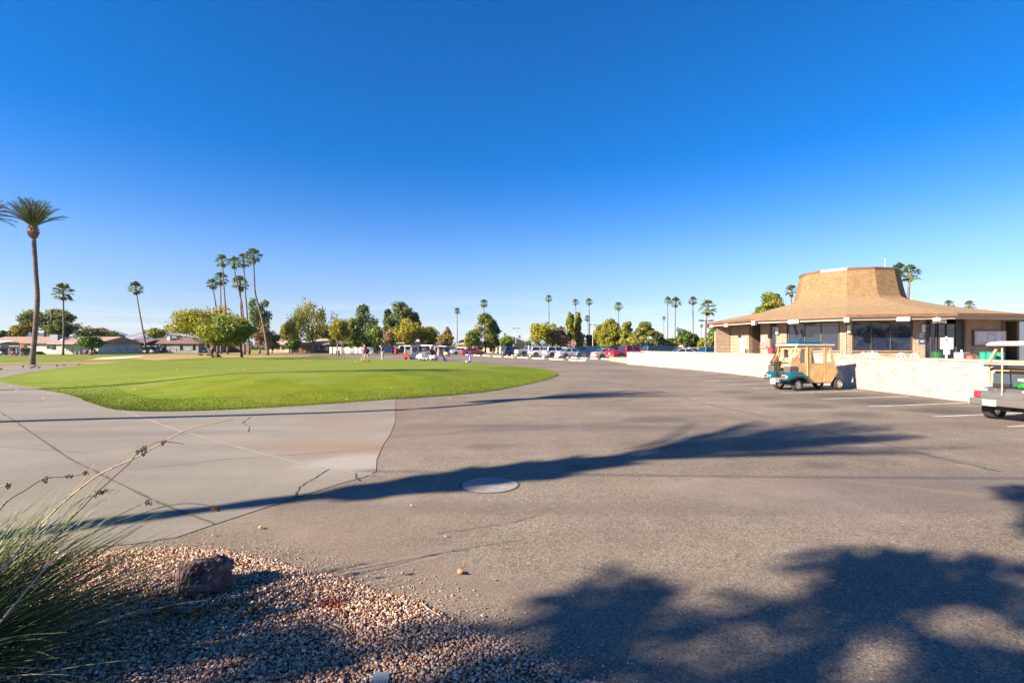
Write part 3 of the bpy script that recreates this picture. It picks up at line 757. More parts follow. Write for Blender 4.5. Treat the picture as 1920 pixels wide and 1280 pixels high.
OW = Matrix.Translation((-13.5, -22, 0))
core = MB(OW); 
def wseg(b, s0, s1, z0, z1, th, off=0):
    p, q = wall_at(s0), wall_at(s1); t = (q - p).normalized(); n = Vector((-t.y, t.x))   # n points to +x side? fixed below
    if n.x > 0: n = -n
    a0 = p + n * (off); a1 = q + n * (off); c1 = q - n * (th - off) + n * 0; c0 = p - n * (th - off)
    b.prism([(v.x, v.y) for v in (a0, a1, c1, c0)], z0, z1)
s = 0
while s < cum[-1] - .2:
    top = 1.02 if s < 3.4 else 1.15
    wseg(core, s, min(s + 1.0, cum[-1]), .0, top, .2, -.02); s += 1.0
core.build('mortar_core', MORT, wallo)
blk = MB(OW); bh = .1; ncourse = 12
for c in range(ncourse):
    s = (c % 2) * .2 - .2
    while s < cum[-1]:
        s0, s1 = max(s, 0) + .006, min(s + .4, cum[-1]) - .006
        if s1 - s0 > .05 and not (c >= 11 and s < 3.2):
            j = random.uniform(-.009, .010); g = random.uniform(.008, .020)
            wseg(blk, s0, s1, c * bh + g * .6, (c + 1) * bh - g * .4, .22, j)
        s += .4
blk.build('block_courses', BLK, wallo)
cap = MB(OW); s = 3.0
while s < cum[-1]:
    wseg(cap, s + .004, min(s + .4, cum[-1]) - .004, 1.203, 1.275 + random.uniform(0, .006), .34, .03); s += .4
s = 0
while s < 2.8: wseg(cap, s + .004, s + .396, 1.103, 1.17, .34, .03); s += .4
cap.build('cap_course', CAPM, wallo)
DIRT = mat('windblown_dirt', (.25, .17, .11), .95, noise_s=4, noise_a=.4)
pp = [wall_at(s_) for s_ in np.arange(0, 50, .6)]
ds = strip('dirt_line', [(p.x - .06 - .05 * random.random(), p.y) for p in pp], .14, .006, DIRT, asphalt, .02, 2)

# things on the patio -------------------------------------------------
FL = .45
def lattice_chair(x, y, rz, lab):
    t = thing('patio_chair', lab, 'chair', (x, y, FL), rz, 'white patio chairs')
    b = MB(); b.box((0, 0, .43), (.48, .46, .04)); b.build('seat', WHITE, t)
    arc = [(.24, -.24 + .48 * i / 10, .43 + .46 * math.sin(math.pi * i / 10) ** .5) for i in range(11)]
    b = MB(); b.tube(arc, .018, 6)
    for i in (2, 4, 5, 6, 8): b.tube([(.24, arc[i][1], .45), arc[i]], .01, 5)
    b.build('backrest', WHITE, t)
    for sx_, sy_ in ((-1, -1), (-1, 1), (1, -1), (1, 1)):
        b = MB(); b.tube([(sx_ * .2, sy_ * .2, .42), (sx_ * .24, sy_ * .24, 0)], .017, 6); b.build('leg', WHITE, t)
    return t
yaw_f = A0 + .26
chs = [(1616, 28.8, 'white hoop-back patio chair with dark legs beside the small table, seen low'), (1628, 28.0, 'white hoop-backed patio chair left of the folded parasol'), (1638, 28.3, 'white hoop-backed patio chair right of the folded parasol'),
       (1689, 26.8, 'white hoop-backed chair under the right clubhouse window, left of a pair'), (1710, 26.6, 'white hoop-backed chair by the brick pillar, right of a pair')]
for px, d, lab in chs: lattice_chair(gx(px, d), d, yaw_f + random.uniform(-.3, .3), lab)
t = thing('patio_table', 'small pale patio table beside the brick pillar', 'table', (gx(1602, 29), 29, FL))
b = MB(); b.lathe([(.0, .70), (.5, .70), (.52, .72), (.5, .74), (0, .74)], n=20); b.build('tabletop', WHITE, t)
for a in range(3):
    b = MB(); b.tube([(.05 * math.cos(a * 2.1), .05 * math.sin(a * 2.1), .7), (.3 * math.cos(a * 2.1), .3 * math.sin(a * 2.1), 0)], .02, 6); b.build('leg', mat('rust_leg', (.2, .09, .05), .6), t)
t = thing('folded_parasol', 'short white folded parasol standing among the patio chairs', 'parasol', (gx(1636, 27.6), 27.6, FL))
b = MB(); b.lathe([(.05, .35), (.09, .6), (.06, .9), (.02, 1.0)], n=10); b.build('canopy', WHITE, t); b = MB(); b.lathe([(.2, 0), (.2, .05), (.03, .08), (.02, .4)], n=12); b.build('base', WHITE, t)
def bin_(px, d, h, r, col, lab, name='trash_bin', cat='bin', grp=None, rim=True):
    t = thing(name, lab, cat, (gx(px, d), d, FL), 0, grp)
    b = MB(); b.lathe([(r * .8, 0), (r * .92, h * .6), (r, h * .93), (r * 1.05, h * .94), (r * 1.05, h), (r * .9, h), (r * .88, h * .8), (0, h * .8)], n=16); b.build('body', mat('bin_' + name + str(col), col, .45), t, smooth=False)
    if rim:
        b = MB(); b.lathe([(r * 1.07, h - .03), (r * 1.09, h), (r * 1.0, h + .02)], n=16); b.build('rim', mat('bin_rim' + str(col), tuple(c * .6 for c in col), .5), t)
    return t
GRN = (.01, .26, .17)
bin_(1844, 26.6, .92, .16, GRN, 'green plastic bin below the notice board, leftmost of three', grp='green bins'); bin_(1858, 26.3, .93, .2, GRN, 'green plastic bin between the two other green bins', grp='green bins'); bin_(1874, 26.6, .9, .2, (.02, .30, .22), 'paler green plastic bin seen through the parked cart, rightmost of three', grp='green bins')
bin_(1819, 27.2, .74, .18, (.34, .12, .07), 'terracotta pot against the brick wall beside the green bins', 'terracotta_pot', 'pot')
bin_(1757, 27.6, .95, .27, (.012, .09, .035), 'dark green tub in shade at the glass door', 'planter_tub', 'tub')
bin_(1386, 31.0, .78, .36, (.07, .09, .12), 'wide slate-blue bowl planter holding the sign at the left of the clubhouse', 'planter_bowl', 'planter')
bin_(1446, 30.5, 1.15, .17, (.35, .03, .04), 'small red bucket at the foot of the narrow glass door', 'red_bucket', 'bucket')
t = thing('air_cooler', 'grey slatted cooler box with a cup on top beside the entrance', 'cooler', (gx(1804, 27.6), 27.6, FL), .3)
b = MB(); b.box((0, 0, .45), (.6, .45, .9)); b.build('cabinet', mat('cooler_grey', (.34, .31, .29), .6), t, bevel=.02)
b = MB()
for i in range(9): b.box((0, -.235, .1 + i * .09), (.5, .02, .025))
b.build('grille', GREY, t)
t = tag(MB().build('x', WHITE) if False else (lambda b: (b.lathe([(.04, 0), (.05, .12), (.045, .12), (.04, .02)], n=10), b.build('paper_cup', WHITE))[1])(MB()), 'white paper cup standing on the grey cooler', 'cup'); t.location = (gx(1803, 27.5), 27.5, FL + .92)
# post signs
def post_sign(px, d, w, h, zt, w2, h2, post, lab, stand=None, mats=(SGN, SGN)):
    t = thing('post_sign', lab, 'sign', (gx(px, d), d, FL), -.2)
    b = MB(); b.box((0, 0, zt - h / 2), (w, .03, h)); b.build('panel', mats[0], t)
    b = MB(); b.box((0, .0, zt - h - h2 / 2 + .004), (w2, .028, h2)); b.build('lower_panel', mats[1], t)
    b = MB(); b.box((0, .035, (zt + .06) / 2), (post, .04, zt + .06)); b.build('post', mats[1] if stand is None else stand, t)
    return t
ps = post_sign(1392.5, 31.0, .36, .62, 1.72, .21, .27, .03, 'white two-part sign rising from the bowl planter', BLACK)
ps = post_sign(1775, 25.6, .56, .58, 1.66, .27, .27, .075, 'white square sign over a smaller panel on a white post at the entrance')
b = MB(); b.lathe([(.05, -.004), (.05, .0)], (0, -.018, 1.55), 14, 'Y'); b.build('emblem', mat('emblem_maroon', (.35, .02, .06), .5), ps)
b = MB()
for i, wd in enumerate((.2, .16, .18)): b.box((0, -.02, .98 - i * .05), (wd, .004, .015))
b.build('small_print', mat('print_grey', (.25, .27, .36), .6), ps); b = MB()
for i, wd in enumerate((.3, .24)): b.box((0, -.02, 1.42 - i * .06), (wd, .004, .02))
b.build('printed_text', mat('print_grey', (.25, .27, .36), .6), ps)
t = thing('cigarette_urn', 'waist-high pale urn on the patio behind the tan cart, left of the window', 'urn', (gx(1497, 26.5), 26.5, FL)); b = MB(); b.lathe([(.14, 0), (.14, .7), (.09, .78), (.09, .9)], n=12); b.build('body', CREAM, t)
for px, d, w, lab in ((1417.5, 29.5, .62, 'low brick bench block before the left recess'), (1449, 28.8, .5, 'low brick planter block beside the narrow glass door'), (1398, 31.2, .16, 'narrow cream brick stub between bowl planter and bench')):
    h = .78 if w > .3 else 1.05
    t = tag((lambda b: (b.box((0, 0, h / 2), (w, .4, h)), b.build('brick_block', BRICKP))[1])(MB()), lab, 'brick block'); t.location = (gx(px, d), d, FL)
# flagpole behind the roof crown
fx, fy = gx(1659, 50), 50
t = thing('flagpole', 'white flagpole rising behind the roof crown', 'flagpole', (fx, fy, 0))
b = MB(); b.tube([(0, 0, 0), (0, 0, 10.4)], [.07, .035], 8); b.build('pole', WHITE, t); b = MB(); b.lathe([(0, 10.38), (.09, 10.44), (.09, 10.5), (0, 10.58)], n=10); b.build('finial', STEEL, t)
def flag():
    n, mth = 10, 13; V = []; Fc = []; mi = []
    for j in range(mth + 1):
        for i in range(n + 1):
            u, w = i / n, j / mth
            V.append((.06 + u * .42 + .04 * math.sin(w * 5 + u * 9), .10 * math.sin(u * 12 + w * 2), 9.5 - w * 1.5 - u * 1.0))
    for j in range(mth):
        for i in range(n):
            Fc.append((j * (n + 1) + i, j * (n + 1) + i + 1, (j + 1) * (n + 1) + i + 1, (j + 1) * (n + 1) + i))
            mi.append(2 if (j < 7 and i < 5) else j % 2)
    me = bpy.data.meshes.new('flag'); me.from_pydata(V, [], Fc)
    for m in (mat('flag_red', (.5, .03, .05), .8), mat('flag_white', (.75, .75, .75), .8), mat('flag_blue', (.03, .04, .22), .8)): me.materials.append(m)
    me.polygons.foreach_set('material_index', mi); return me
o = link('flag', flag()); o.location = (fx, fy, 0); tag(o, 'red white and blue striped flag hanging limp from the clubhouse pole', 'flag')

# ================================================================= VEGETATION
def leaf_cloud(clusters, n_per, size, seed=0, aspect=1.6, down=0.0, outw=.9):
    """clusters: list of (centre, radii). Leaf quads scattered through each, facing roughly outward"""
    r = np.random.default_rng(seed); Vs = []
    for c, rad in clusters:
        n = n_per; d = r.normal(size=(n, 3)); d /= np.linalg.norm(d, axis=1)[:, None]
        rr = r.uniform(.15, 1, n) ** .45
        wob = 1 + .25 * np.sin(d[:, 0] * 7 + c[0]) * np.cos(d[:, 2] * 6 + c[1])
        P = np.array(c) + d * (rr * wob)[:, None] * np.array(rad)
        nrm = d * outw + r.normal(size=(n, 3)) * .6; nrm /= np.linalg.norm(nrm, axis=1)[:, None]
        a = np.cross(nrm, r.normal(size=(n, 3))); 
        if down: a = a * (1 - down) + np.array([0, 0, -1.]) * down * np.linalg.norm(a, axis=1)[:, None]
        a /= np.linalg.norm(a, axis=1)[:, None] + 1e-9
        b = np.cross(nrm, a); b /= np.linalg.norm(b, axis=1)[:, None] + 1e-9
        s = size * r.uniform(.55, 1.25, n)[:, None]; a = a * s * aspect / 2; b = b * s / 2
        Vs.append(np.stack([P - a, P + b * .9 - a * .1, P + a, P - b * .9 - a * .1], 1))
    V = np.concatenate(Vs).reshape(-1, 3)
    return V, np.arange(len(V)).reshape(-1, 4)

LG = {
 'olive': m_leaf('leaf_olive', (.21, .225, .016), (.43, .41, .035), .32),
 'green': m_leaf('leaf_green', (.12, .175, .025), (.25, .31, .045), .3),
 'dark': m_leaf('leaf_dark', (.055, .095, .03), (.12, .165, .05), .22),
 'pine': m_leaf('leaf_pine', (.085, .125, .04), (.19, .21, .06), .2),
 'yellow': m_leaf('leaf_yellow', (.30, .26, .018), (.55, .44, .04), .35),
 'bright': m_leaf('leaf_bright', (.09, .17, .012), (.2, .32, .02), .3),
 'brown': m_leaf('leaf_brown', (.27, .175, .08), (.42, .30, .15), .3),
 'pinyel': m_leaf('leaf_pinyel', (.19, .195, .028), (.38, .33, .05), .25),
 'mauve': m_leaf('leaf_mauve', (.15, .095, .075), (.27, .18, .14), .3),
}
FARTREE = 'trees standing beyond the lawn and car park'
def tree(px, yt, yb, wpx, d, style, leaf, lab, base=None, name='leafy_tree', dens=1.0, group=FARTREE, bark=None, leaf2=None, seed=None, trunk_lean=0, cat='tree'):
    """px: crown centre column; yt, yb: crown top and bottom rows; wpx: crown width; d: metres away"""
    seed = seed if seed is not None else int(px * 7 + yt); r = random.Random(seed)
    s = d / F; X = gx(px, d); Wd = wpx * s; zt = CH - (yt - HY) * s; zb = max(.25, CH - (yb - HY) * s)
    H = zt - zb; bx = gx(base if base is not None else px, d)
    t = thing(name, lab, cat, (bx, d, -.03), 0, group)
    cl = []; cx = X - bx
    lsize = max(.16, min(.6, 2.7 * s)) * (.8 if style == 'willow' else 1)
    k = {'round': 34, 'pine': 42, 'willow': 38, 'umbrella': 36, 'sparse': 26, 'cone': 28, 'topiary': 16, 'tall': 28}[style]
    for i in range(k):
        a = r.uniform(0, 2 * math.pi); u = r.random(); v = r.random()
        if style in ('round', 'topiary', 'sparse'):
            el = math.asin(2 * v - 1); rr = .80 * (r.uniform(.35, 1) if style != 'topiary' else .6)
            q = Vector((math.cos(a) * math.cos(el) * rr * Wd / 2, math.sin(a) * math.cos(el) * rr * Wd / 2, zb + H / 2 + math.sin(el) * rr * H / 2)); rad = Vector((.20 * Wd, .20 * Wd, .19 * H)) * r.uniform(.6, 1.15)
        elif style == 'pine':
            hz = v ** .9; wr = max(.12, (1 - hz ** 1.8)) ** .7 * (.45 + .55 * r.random()) * (1 if hz > .15 else .8)
            q = Vector((math.cos(a) * wr * Wd * .47, math.sin(a) * wr * Wd * .47, zb + H * (.04 + .88 * hz))); rad = Vector((.17 * Wd, .17 * Wd, .10 * H)) * r.uniform(.7, 1.25)
        elif style == 'cone' or style == 'tall':
            hz = v; wr = (.55 + .45 * math.sin(math.pi * (hz * .8 + .15))) * r.uniform(.4, 1)
            q = Vector((math.cos(a) * wr * Wd * .42, math.sin(a) * wr * Wd * .42, zb + H * (.08 + .84 * hz))); rad = Vector((.2 * Wd, .2 * Wd, .12 * H)) * r.uniform(.7, 1.2)
        elif style == 'umbrella':
            rr = math.sqrt(v); q = Vector((math.cos(a) * rr * Wd * .46, math.sin(a) * rr * Wd * .46, zt - H * (.12 + .55 * rr ** 2.2 * r.uniform(.6, 1.1)) - (H * .25 * r.random() if r.random() < .35 else 0))); rad = Vector((.15 * Wd, .15 * Wd, .13 * H)) * r.uniform(.7, 1.2)
        elif style == 'willow':
            rr = math.sqrt(v); hz = 1 - .35 * rr; q = Vector((math.cos(a) * rr * Wd * .45, math.sin(a) * rr * Wd * .45, zb + H * (hz - .38 * r.random() - .08))); rad = Vector((.12 * Wd, .12 * Wd, .22 * H)) * r.uniform(.7, 1.2)
        q.x += cx; cl.append((tuple(q), tuple(rad)))
    npl = int({'round': 135, 'pine': 105, 'willow': 125, 'umbrella': 100, 'sparse': 80, 'cone': 130, 'topiary': 160, 'tall': 110}[style] * dens)
    if wpx > 110: npl = int(npl * 2.6)
    V, Q = leaf_cloud(cl, npl, lsize, seed, down=.75 if style == 'willow' else 0, outw=1.0)
    cr_ = np_mesh('crown', V, quads=Q, mat=[LG[leaf]] + ([LG[leaf2]] if leaf2 else []), parent=t)
    if leaf2:
        sel = np.zeros(len(Q), dtype=np.int32); per = npl
        for i in range(len(cl)):
            if r.random() < .4: sel[i * per:(i + 1) * per] = 1
        cr_.data.polygons.foreach_set('material_index', sel)
    # trunk and limbs
    b = MB(); tr = max(.12, min(.5, Wd * .035)); top = Vector((cx * .8, 0, zb + H * .45)); fork = Vector((cx * .35 + trunk_lean, 0, max(.5, zb * .85)))
    pts = [Vector((0, 0, 0)), fork * .5 + Vector((.0, 0, 0)), fork, top]
    b.tube(pts, [tr * 1.35, tr, tr * .85, tr * .35], 8)
    for i in range(7):
        q = Vector(cl[(i * 3) % len(cl)][0]); b.tube([fork + (top - fork) * (.05 + .12 * i), (fork + q) / 2 + Vector((0, 0, -.05 * H * r.random())), q], [tr * .5, tr * .3, tr * .1], 5)
    b.build('trunk', bark or BARK, t, smooth=True)
    return t

# ---- fan palms
FANL = [m_leaf('palm_leaf_a', (.09, .14, .03), (.26, .30, .07), .3)]
DEADL = m_leaf('palm_leaf_dead', (.16, .115, .06), (.26, .2, .11), .2)
def fan_crown(seed, n=26, rad=1.0, dead=5):
    r = random.Random(seed); V = []; Q = []; mi = []
    for i in range(n + dead):
        isd = i >= n; a = i * 2.399 + r.uniform(-.35, .35); u = (i + .5) / n
        el = R(-38 + 118 * u ** .8 + r.uniform(-10, 10)) if not isd else R(r.uniform(-80, -50))
        L = r.uniform(.8, 1.2) * rad * (.7 if isd else 1); dirv = Vector((math.cos(a) * math.cos(el), math.sin(a) * math.cos(el), math.sin(el)))
        hub = dirv * L * .95 + Vector((0, 0, .05 - .16 * (1 - math.sin(el)) * L)); side = dirv.cross(Vector((0, 0, 1))).normalized(); up = side.cross(dirv)
        b0 = len(V); pw = .03
        V += [-side * pw, side * pw, hub + side * pw, hub - side * pw]; Q.append((b0, b0 + 1, b0 + 2, b0 + 3)); mi.append(1 if isd else 0)
        m = 11; fr = L * .8
        for k in range(m):
            an = R(-75 + 150 * k / (m - 1)); dd = (dirv * math.cos(an) + side * math.sin(an) * .8).normalized()
            tip = hub + dd * fr * (.7 + .3 * math.cos(an)) + Vector((0, 0, -.30 * fr * r.uniform(.6, 1.5))); w = (side * math.cos(an) - dirv * math.sin(an)) * .085
            mid = hub + dd * fr * .45 + up * .04; b0 = len(V)
            V += [hub, mid + w * L, tip, mid - w * L]; Q.append((b0, b0 + 1, b0 + 2, b0 + 3)); mi.append(1 if isd else 0)
    me = bpy.data.meshes.new('fan_fronds'); me.from_pydata([tuple(v) for v in V], [], Q)
    me.materials.append(FANL[0]); me.materials.append(DEADL); me.polygons.foreach_set('material_index', mi); return me
FANS = [fan_crown(s, n=38 + 3 * s) for s in range(4)]
def boot_mesh(seed, r0=.22, h=.9):
    r = random.Random(seed); b = MB()
    b.lathe([(r0 * .8, -h), (r0 * 1.3, -h * .7), (r0 * 1.55, -h * .35), (r0 * 1.2, -.05), (r0 * .5, .12)], n=10)
    return b
def fan_palm(pts, d, rad, lab, r0=None, group='fan palms around the golf course', boot=1.0, seed=0, dy=None):
    """pts: image points from the foot up to the crown heart"""
    W3 = [D(px, py, d) for px, py in pts]; W3[0].z = -.03; base = W3[0].copy()
    t = thing('fan_palm', lab, 'palm tree', base, 0, group)
    L = [w - base for w in W3]; C = catmull(L, 6, False)
    n = len(C); rb = r0 or .22
    b = MB(); b.tube(C, [rb * (1.2 - .25 * min(1, i / 2)) * (1 - .5 * i / (n - 1)) for i in range(n)], 8); b.build('trunk', PALMBARK, t, smooth=True)
    top = C[-1]
    bo = boot_mesh(seed, rb * .7, .75 * boot); bo.v = [v + top for v in bo.v]; bo.build('dead_frond_skirt', BOOT, t)
    cr_ = link('crown', FANS[seed % 4], t); cr_.location = top; rad *= 1.22; cr_.scale = (rad, rad, rad); cr_.rotation_euler = (0, 0, seed * 1.7)
    return t
fp = fan_palm
fp([(118, 665), (119.5, 620), (119, 580), (118.6, 549)], 104, 1.03, 'straight fan palm before the pale house on the left, beside the big date palm', seed=1)
fp([(276, 662), (268, 620), (260, 575), (254.5, 541)], 125, 0.89, 'lone fan palm leaning left in front of the brown-roofed house', seed=2)
fp([(408, 661), (407, 620), (405.5, 580), (400, 545), (397.5, 533)], 118, 0.66, 'shortest fan palm at the left end of the tall cluster', seed=3)
fp([(414.5, 661), (414, 600), (414, 560), (413.5, 524)], 121, 0.89, 'straight fan palm second from the left in the tall cluster', seed=4)
fp([(427, 661), (423, 583), (420, 540), (417, 490)], 116, 0.83, 'tall fan palm on the left side of the tall cluster, above two shorter ones', seed=5)
fp([(459, 661), (455, 583), (449, 550), (441, 515), (439, 493)], 110, 0.75, 'fan palm leaning left in the middle of the tall cluster', seed=6)
fp([(458, 660), (452, 585), (451, 556), (450, 532)], 114, 0.95, 'short fan palm crowded between taller ones in the cluster', seed=7)
fp([(467.5, 658), (463, 585), (459, 535), (457, 489)], 108, 0.83, 'tall fan palm with yellowing fronds next to the curved one', seed=8)
fp([(502.5, 665), (496, 620), (488, 585), (479, 552), (476.5, 520), (475.5, 481)], 101, 0.85, 'tallest fan palm of the cluster with a strongly curved trunk', r0=.27, boot=1.6, seed=9)
fp([(857, 656), (857.3, 620), (857, 583)], 190, 0.67, 'slim fan palm standing alone above the white and red cars', seed=10)
fp([(909, 658), (908, 610), (907.5, 569)], 175, 0.77, 'fan palm rising through the dense pine behind the car park', seed=11)
fp([(1030, 653), (1029.5, 600), (1028.5, 560)], 178, 0.7, 'fan palm in front of the rounded yellow-green tree behind white cars', seed=12)
fp([(1080, 654), (1080, 600), (1079, 567)], 182, 0.66, 'fan palm beside the stop sign in front of a tall split tree', seed=13)
fp([(1106, 654), (1105, 600), (1104.3, 566)], 186, 0.74, 'taller of two fan palms standing close together by a lamp post', seed=14)
fp([(1104, 656), (1103, 625), (1101.5, 597)], 190, 0.64, 'shorter of two fan palms standing close together by a lamp post', seed=15)
fp([(1159, 656), (1160, 610), (1159.5, 575)], 172, 0.82, 'fan palm in front of the broad olive trees behind the blue pickup', seed=16)
fp([(1251, 655), (1252, 600), (1252, 564)], 160, 0.67, 'fan palm at the left of the row above the low wall', seed=17)
fp([(1265.5, 655), (1266, 600), (1267, 567)], 150, 0.85, 'fan palm with a full crown, second in the row above the low wall', seed=18)
fp([(1299.5, 655), (1299.5, 600), (1299, 564)], 152, 0.7, 'slender fan palm third in the row above the low wall', seed=19)
fp([(1322, 656), (1323.5, 610), (1327, 578)], 115, 0.98, 'stout fan palm with a heavy brown skirt left of the clubhouse', boot=2.2, r0=.3, seed=20)
fp([(1244.5, 652), (1244.7, 597)], 260, 0.6, 'distant small fan palm left of the row above the low wall', seed=21)
fp([(1271, 652), (1271, 617)], 330, 0.6, 'very small far fan palm between two taller palms', seed=22)
fp([(1315, 652), (1315.5, 611)], 330, 0.6, 'very small far fan palm left of the lamp post by the clubhouse', seed=23)
fp([(1480, 652), (1482, 600), (1484, 546)], 95, 0.6, 'fan palm peeking over the clubhouse roof left of the crown', seed=24)
fp([(1700, 652), (1702, 570), (1706, 514)], 66, 0.62, 'fan palm with a bare pale trunk right of the roof crown', boot=.6, r0=.24, seed=25)
fp([(1680, 652), (1683, 560), (1685, 506)], 72, 0.55, 'fan palm half hidden behind the flagpole and roof crown', seed=26)
fp([(1779, 652), (1779, 571)], 90, 0.42, 'fan palm top just showing over the low roof, nearer the crown', seed=27)
fp([(1818, 652), (1818, 573)], 88, 0.45, 'fan palm top just showing over the roof near its right end', seed=28)
far = [(285, 618, 'tiny palm over the brown roof, tallest of the left trio'), (292, 618, 'tiny palm over the brown roof, middle of the trio'), (300, 621, 'tiny palm over the brown roof, lowest of the trio'), (313, 615, 'small lone palm above the brown roof near its chimney'),
       (330, 618, 'tiny palm just left of the big yellow-green tree'), (272, 622, 'tiny palm right of the leaning palm trunk'), (197, 621, 'dark narrow palm over the tan house'), (208, 623, 'small palm in a dark pair left of the leaning trunk'), (214, 623, 'small palm nearest the hazy hill on the left'),
       (947, 628, 'tiny far palm left of the first lamp post'), (974, 632, 'tiny far palm right of the first lamp post'), (1305, 629, 'faint tiny palm low between palms above the wall')]
for i, (x, y, lab) in enumerate(far): fp([(x, 655), (x, y)], 420 if x != 313 else 260, .8, lab, seed=30 + i, r0=.4)

# ---- feather palms
PINL = m_leaf('date_leaf', (.06, .10, .035), (.17, .21, .07), .2)
def date_palm(name, lab, foot, heart, mids, r0, boot_r, boot_h, nf, L, elr, seed, group='tall date palms by the drive', droop=55, dens=26):
    r = random.Random(seed); base = Vector(foot); t = thing(name, lab, 'palm tree', base, 0, group)
    P = [Vector(foot)] + [Vector(m) for m in mids] + [Vector(heart)]; C = catmull([p - base for p in P], 14, False); n = len(C)
    rad = []
    tot = (Vector(heart) - base).length
    b = MB()
    for i in range(n):
        f = i / (n - 1); rad.append(r0 * (1.35 - .35 * min(1, f * 14)) * (1 - .2 * f) * (1 + (.05 if i % 2 else -.02)))
    b.tube(C, rad, 12); b.build('trunk', PALMBARK, t)
    top = C[-1]; b = MB()
    prof = []
    for i in range(13):
        f = i / 12; rr = boot_r * (.26 + .74 * math.sin(math.pi * min(1, f * .9 + .08)) ** .8) * (1 + (.09 if i % 2 else -.05)); prof.append((rr, -boot_h * (1 - f) + .1))
    b.lathe(prof, top, 12)
    for i in range(70):   # cut frond stubs
        a = i * 2.4; f = (i % 35) / 35; rr = boot_r * (.26 + .74 * math.sin(math.pi * min(1, f * .9 + .08)) ** .8); z = -boot_h * (1 - f) + .1; q = top + Vector((math.cos(a) * rr, math.sin(a) * rr, z))
        b.tube([q, q + Vector((math.cos(a) * .1, math.sin(a) * .1, .13)) * (boot_r / .35)], [.05 * boot_r / .35, .02], 4)
    b.build('boot', BOOT, t)
    V = []; Q = []; st = MB()
    for i in range(nf):
        a = i * 2.399 + r.uniform(-.25, .25); f = (i + .5) / nf; e0 = R(elr[1] + (elr[0] - elr[1]) * f ** .8 + r.uniform(-6, 6)); Lf = L * r.uniform(.85, 1.08)
        p = top + Vector((math.cos(a), math.sin(a), 0)) * boot_r * .4; e = e0; seg = 12; line = [p.copy()]; dr = R(droop) * r.uniform(.6, 1.2)
        tw = r.uniform(-.12, .12)
        for k in range(seg):
            e -= dr / seg * (.3 + 1.4 * k / seg) * math.cos(e0 * .5); an = a + tw * k / seg
            p = p + Vector((math.cos(an) * math.cos(e), math.sin(an) * math.cos(e), math.sin(e))) * Lf / seg; line.append(p.copy())
        st.tube(line[::2], [.035, .03, .025, .02, .015, .01, .006], 4)
        LC = catmull(line, 3, False); m = len(LC)
        for k in range(dens):
            u0 = .30 if dens == 30 else .12; u = u0 + (1 - u0) * k / dens; j = min(m - 2, int(u * (m - 1))); q = LC[j]; tan = (LC[j + 1] - LC[j]).normalized(); sd_ = tan.cross(Vector((0, 0, 1)))
            if sd_.length < .05: sd_ = Vector((-math.sin(a), math.cos(a), 0))
            sd_.normalize(); up = sd_.cross(tan); ll = L * .155 * (math.sin(math.pi * (.12 + .8 * u)) ** .6) * r.uniform(.8, 1.1)
            for s_ in (-1, 1):
                dv = (sd_ * s_ * .72 + tan * .62 + up * r.uniform(.05, .45)).normalized(); tip = q + dv * ll + Vector((0, 0, -.12 * ll)); w = tan * .022 * (L / 3) * (1.2 if dens < 35 else 1.45); mid = q + dv * ll * .5; b0 = len(V)
                V += [q, mid + w, tip, mid - w]; Q.append((b0, b0 + 1, b0 + 2, b0 + 3))
    cr_ = np_mesh('crown', np.array([tuple(v) for v in V]), quads=np.array(Q), mat=PINL, parent=t)
    st.build('frond_stem', mat('frond_stem', (.22, .22, .07), .7), cr_, smooth=True)
    return t
dd_ = 47.5
date_palm('date_palm', 'tall date palm with spreading feather crown and brown boot at the left edge', (gx(60, dd_), dd_, -.03), D(62.5, 424, dd_), [D(66, 620, dd_), D(70, 560, dd_), D(67, 510, dd_), D(64, 460, dd_)], .205, .37, 1.25, 52, 2.65, (36, 88), 3, droop=34, dens=38)
date_palm('date_palm', 'date palm mostly beyond the left edge with only frond tips showing', (gx(-66, 47), 47, -.03), D(-52, 412, 47), [D(-60, 560, 47)], .245, .42, 1.3, 52, 3.2, (18, 84), 5, droop=55, dens=36)
# three palms up-sun of the camera, outside the picture, whose shadows cross the drive and lawn
def up_sun(x, y, z, gz=0): return Vector((x - SH.x * (z - gz) / TE, y - SH.y * (z - gz) / TE, z))
h = 9.3; top = up_sun(1.75, 7.55, h)
date_palm('date_palm', 'date palm with a thick boot casting the widest shadow across the drive', (top.x + .1, top.y - .1, 0), top, [up_sun(-4.4, 4.45, 6.0) , ], .17, .45, 2.3, 40, 3.05, (54, 89), 11, group='date palms beside the camera', droop=20, dens=30)
h = 12.5; top = up_sun(.6, 16.1, h)
date_palm('date_palm', 'slim curving date palm casting the second shadow across the drive', (top.x - .3, top.y - .2, 0), top, [up_sun(-14.8, 9.9, 4.2), up_sun(-11, 11.2, 6.0), up_sun(-3.2, 13.15, 10.0)], .16, .28, 1.2, 30, 2.5, (50, 88), 12, group='date palms beside the camera', droop=26, dens=26)
h = 13.5; top = up_sun(-7.4, 23.6, h, .4)
date_palm('date_palm', 'slim date palm casting a thin shadow over the lawn mound', (top.x, top.y, 0), top, [up_sun(-20, 19.0, 7.4), up_sun(-13, 20.6, 10.6, .3)], .16, .32, 1.3, 32, 2.9, (45, 86), 13, group='date palms beside the camera', droop=30, dens=22)

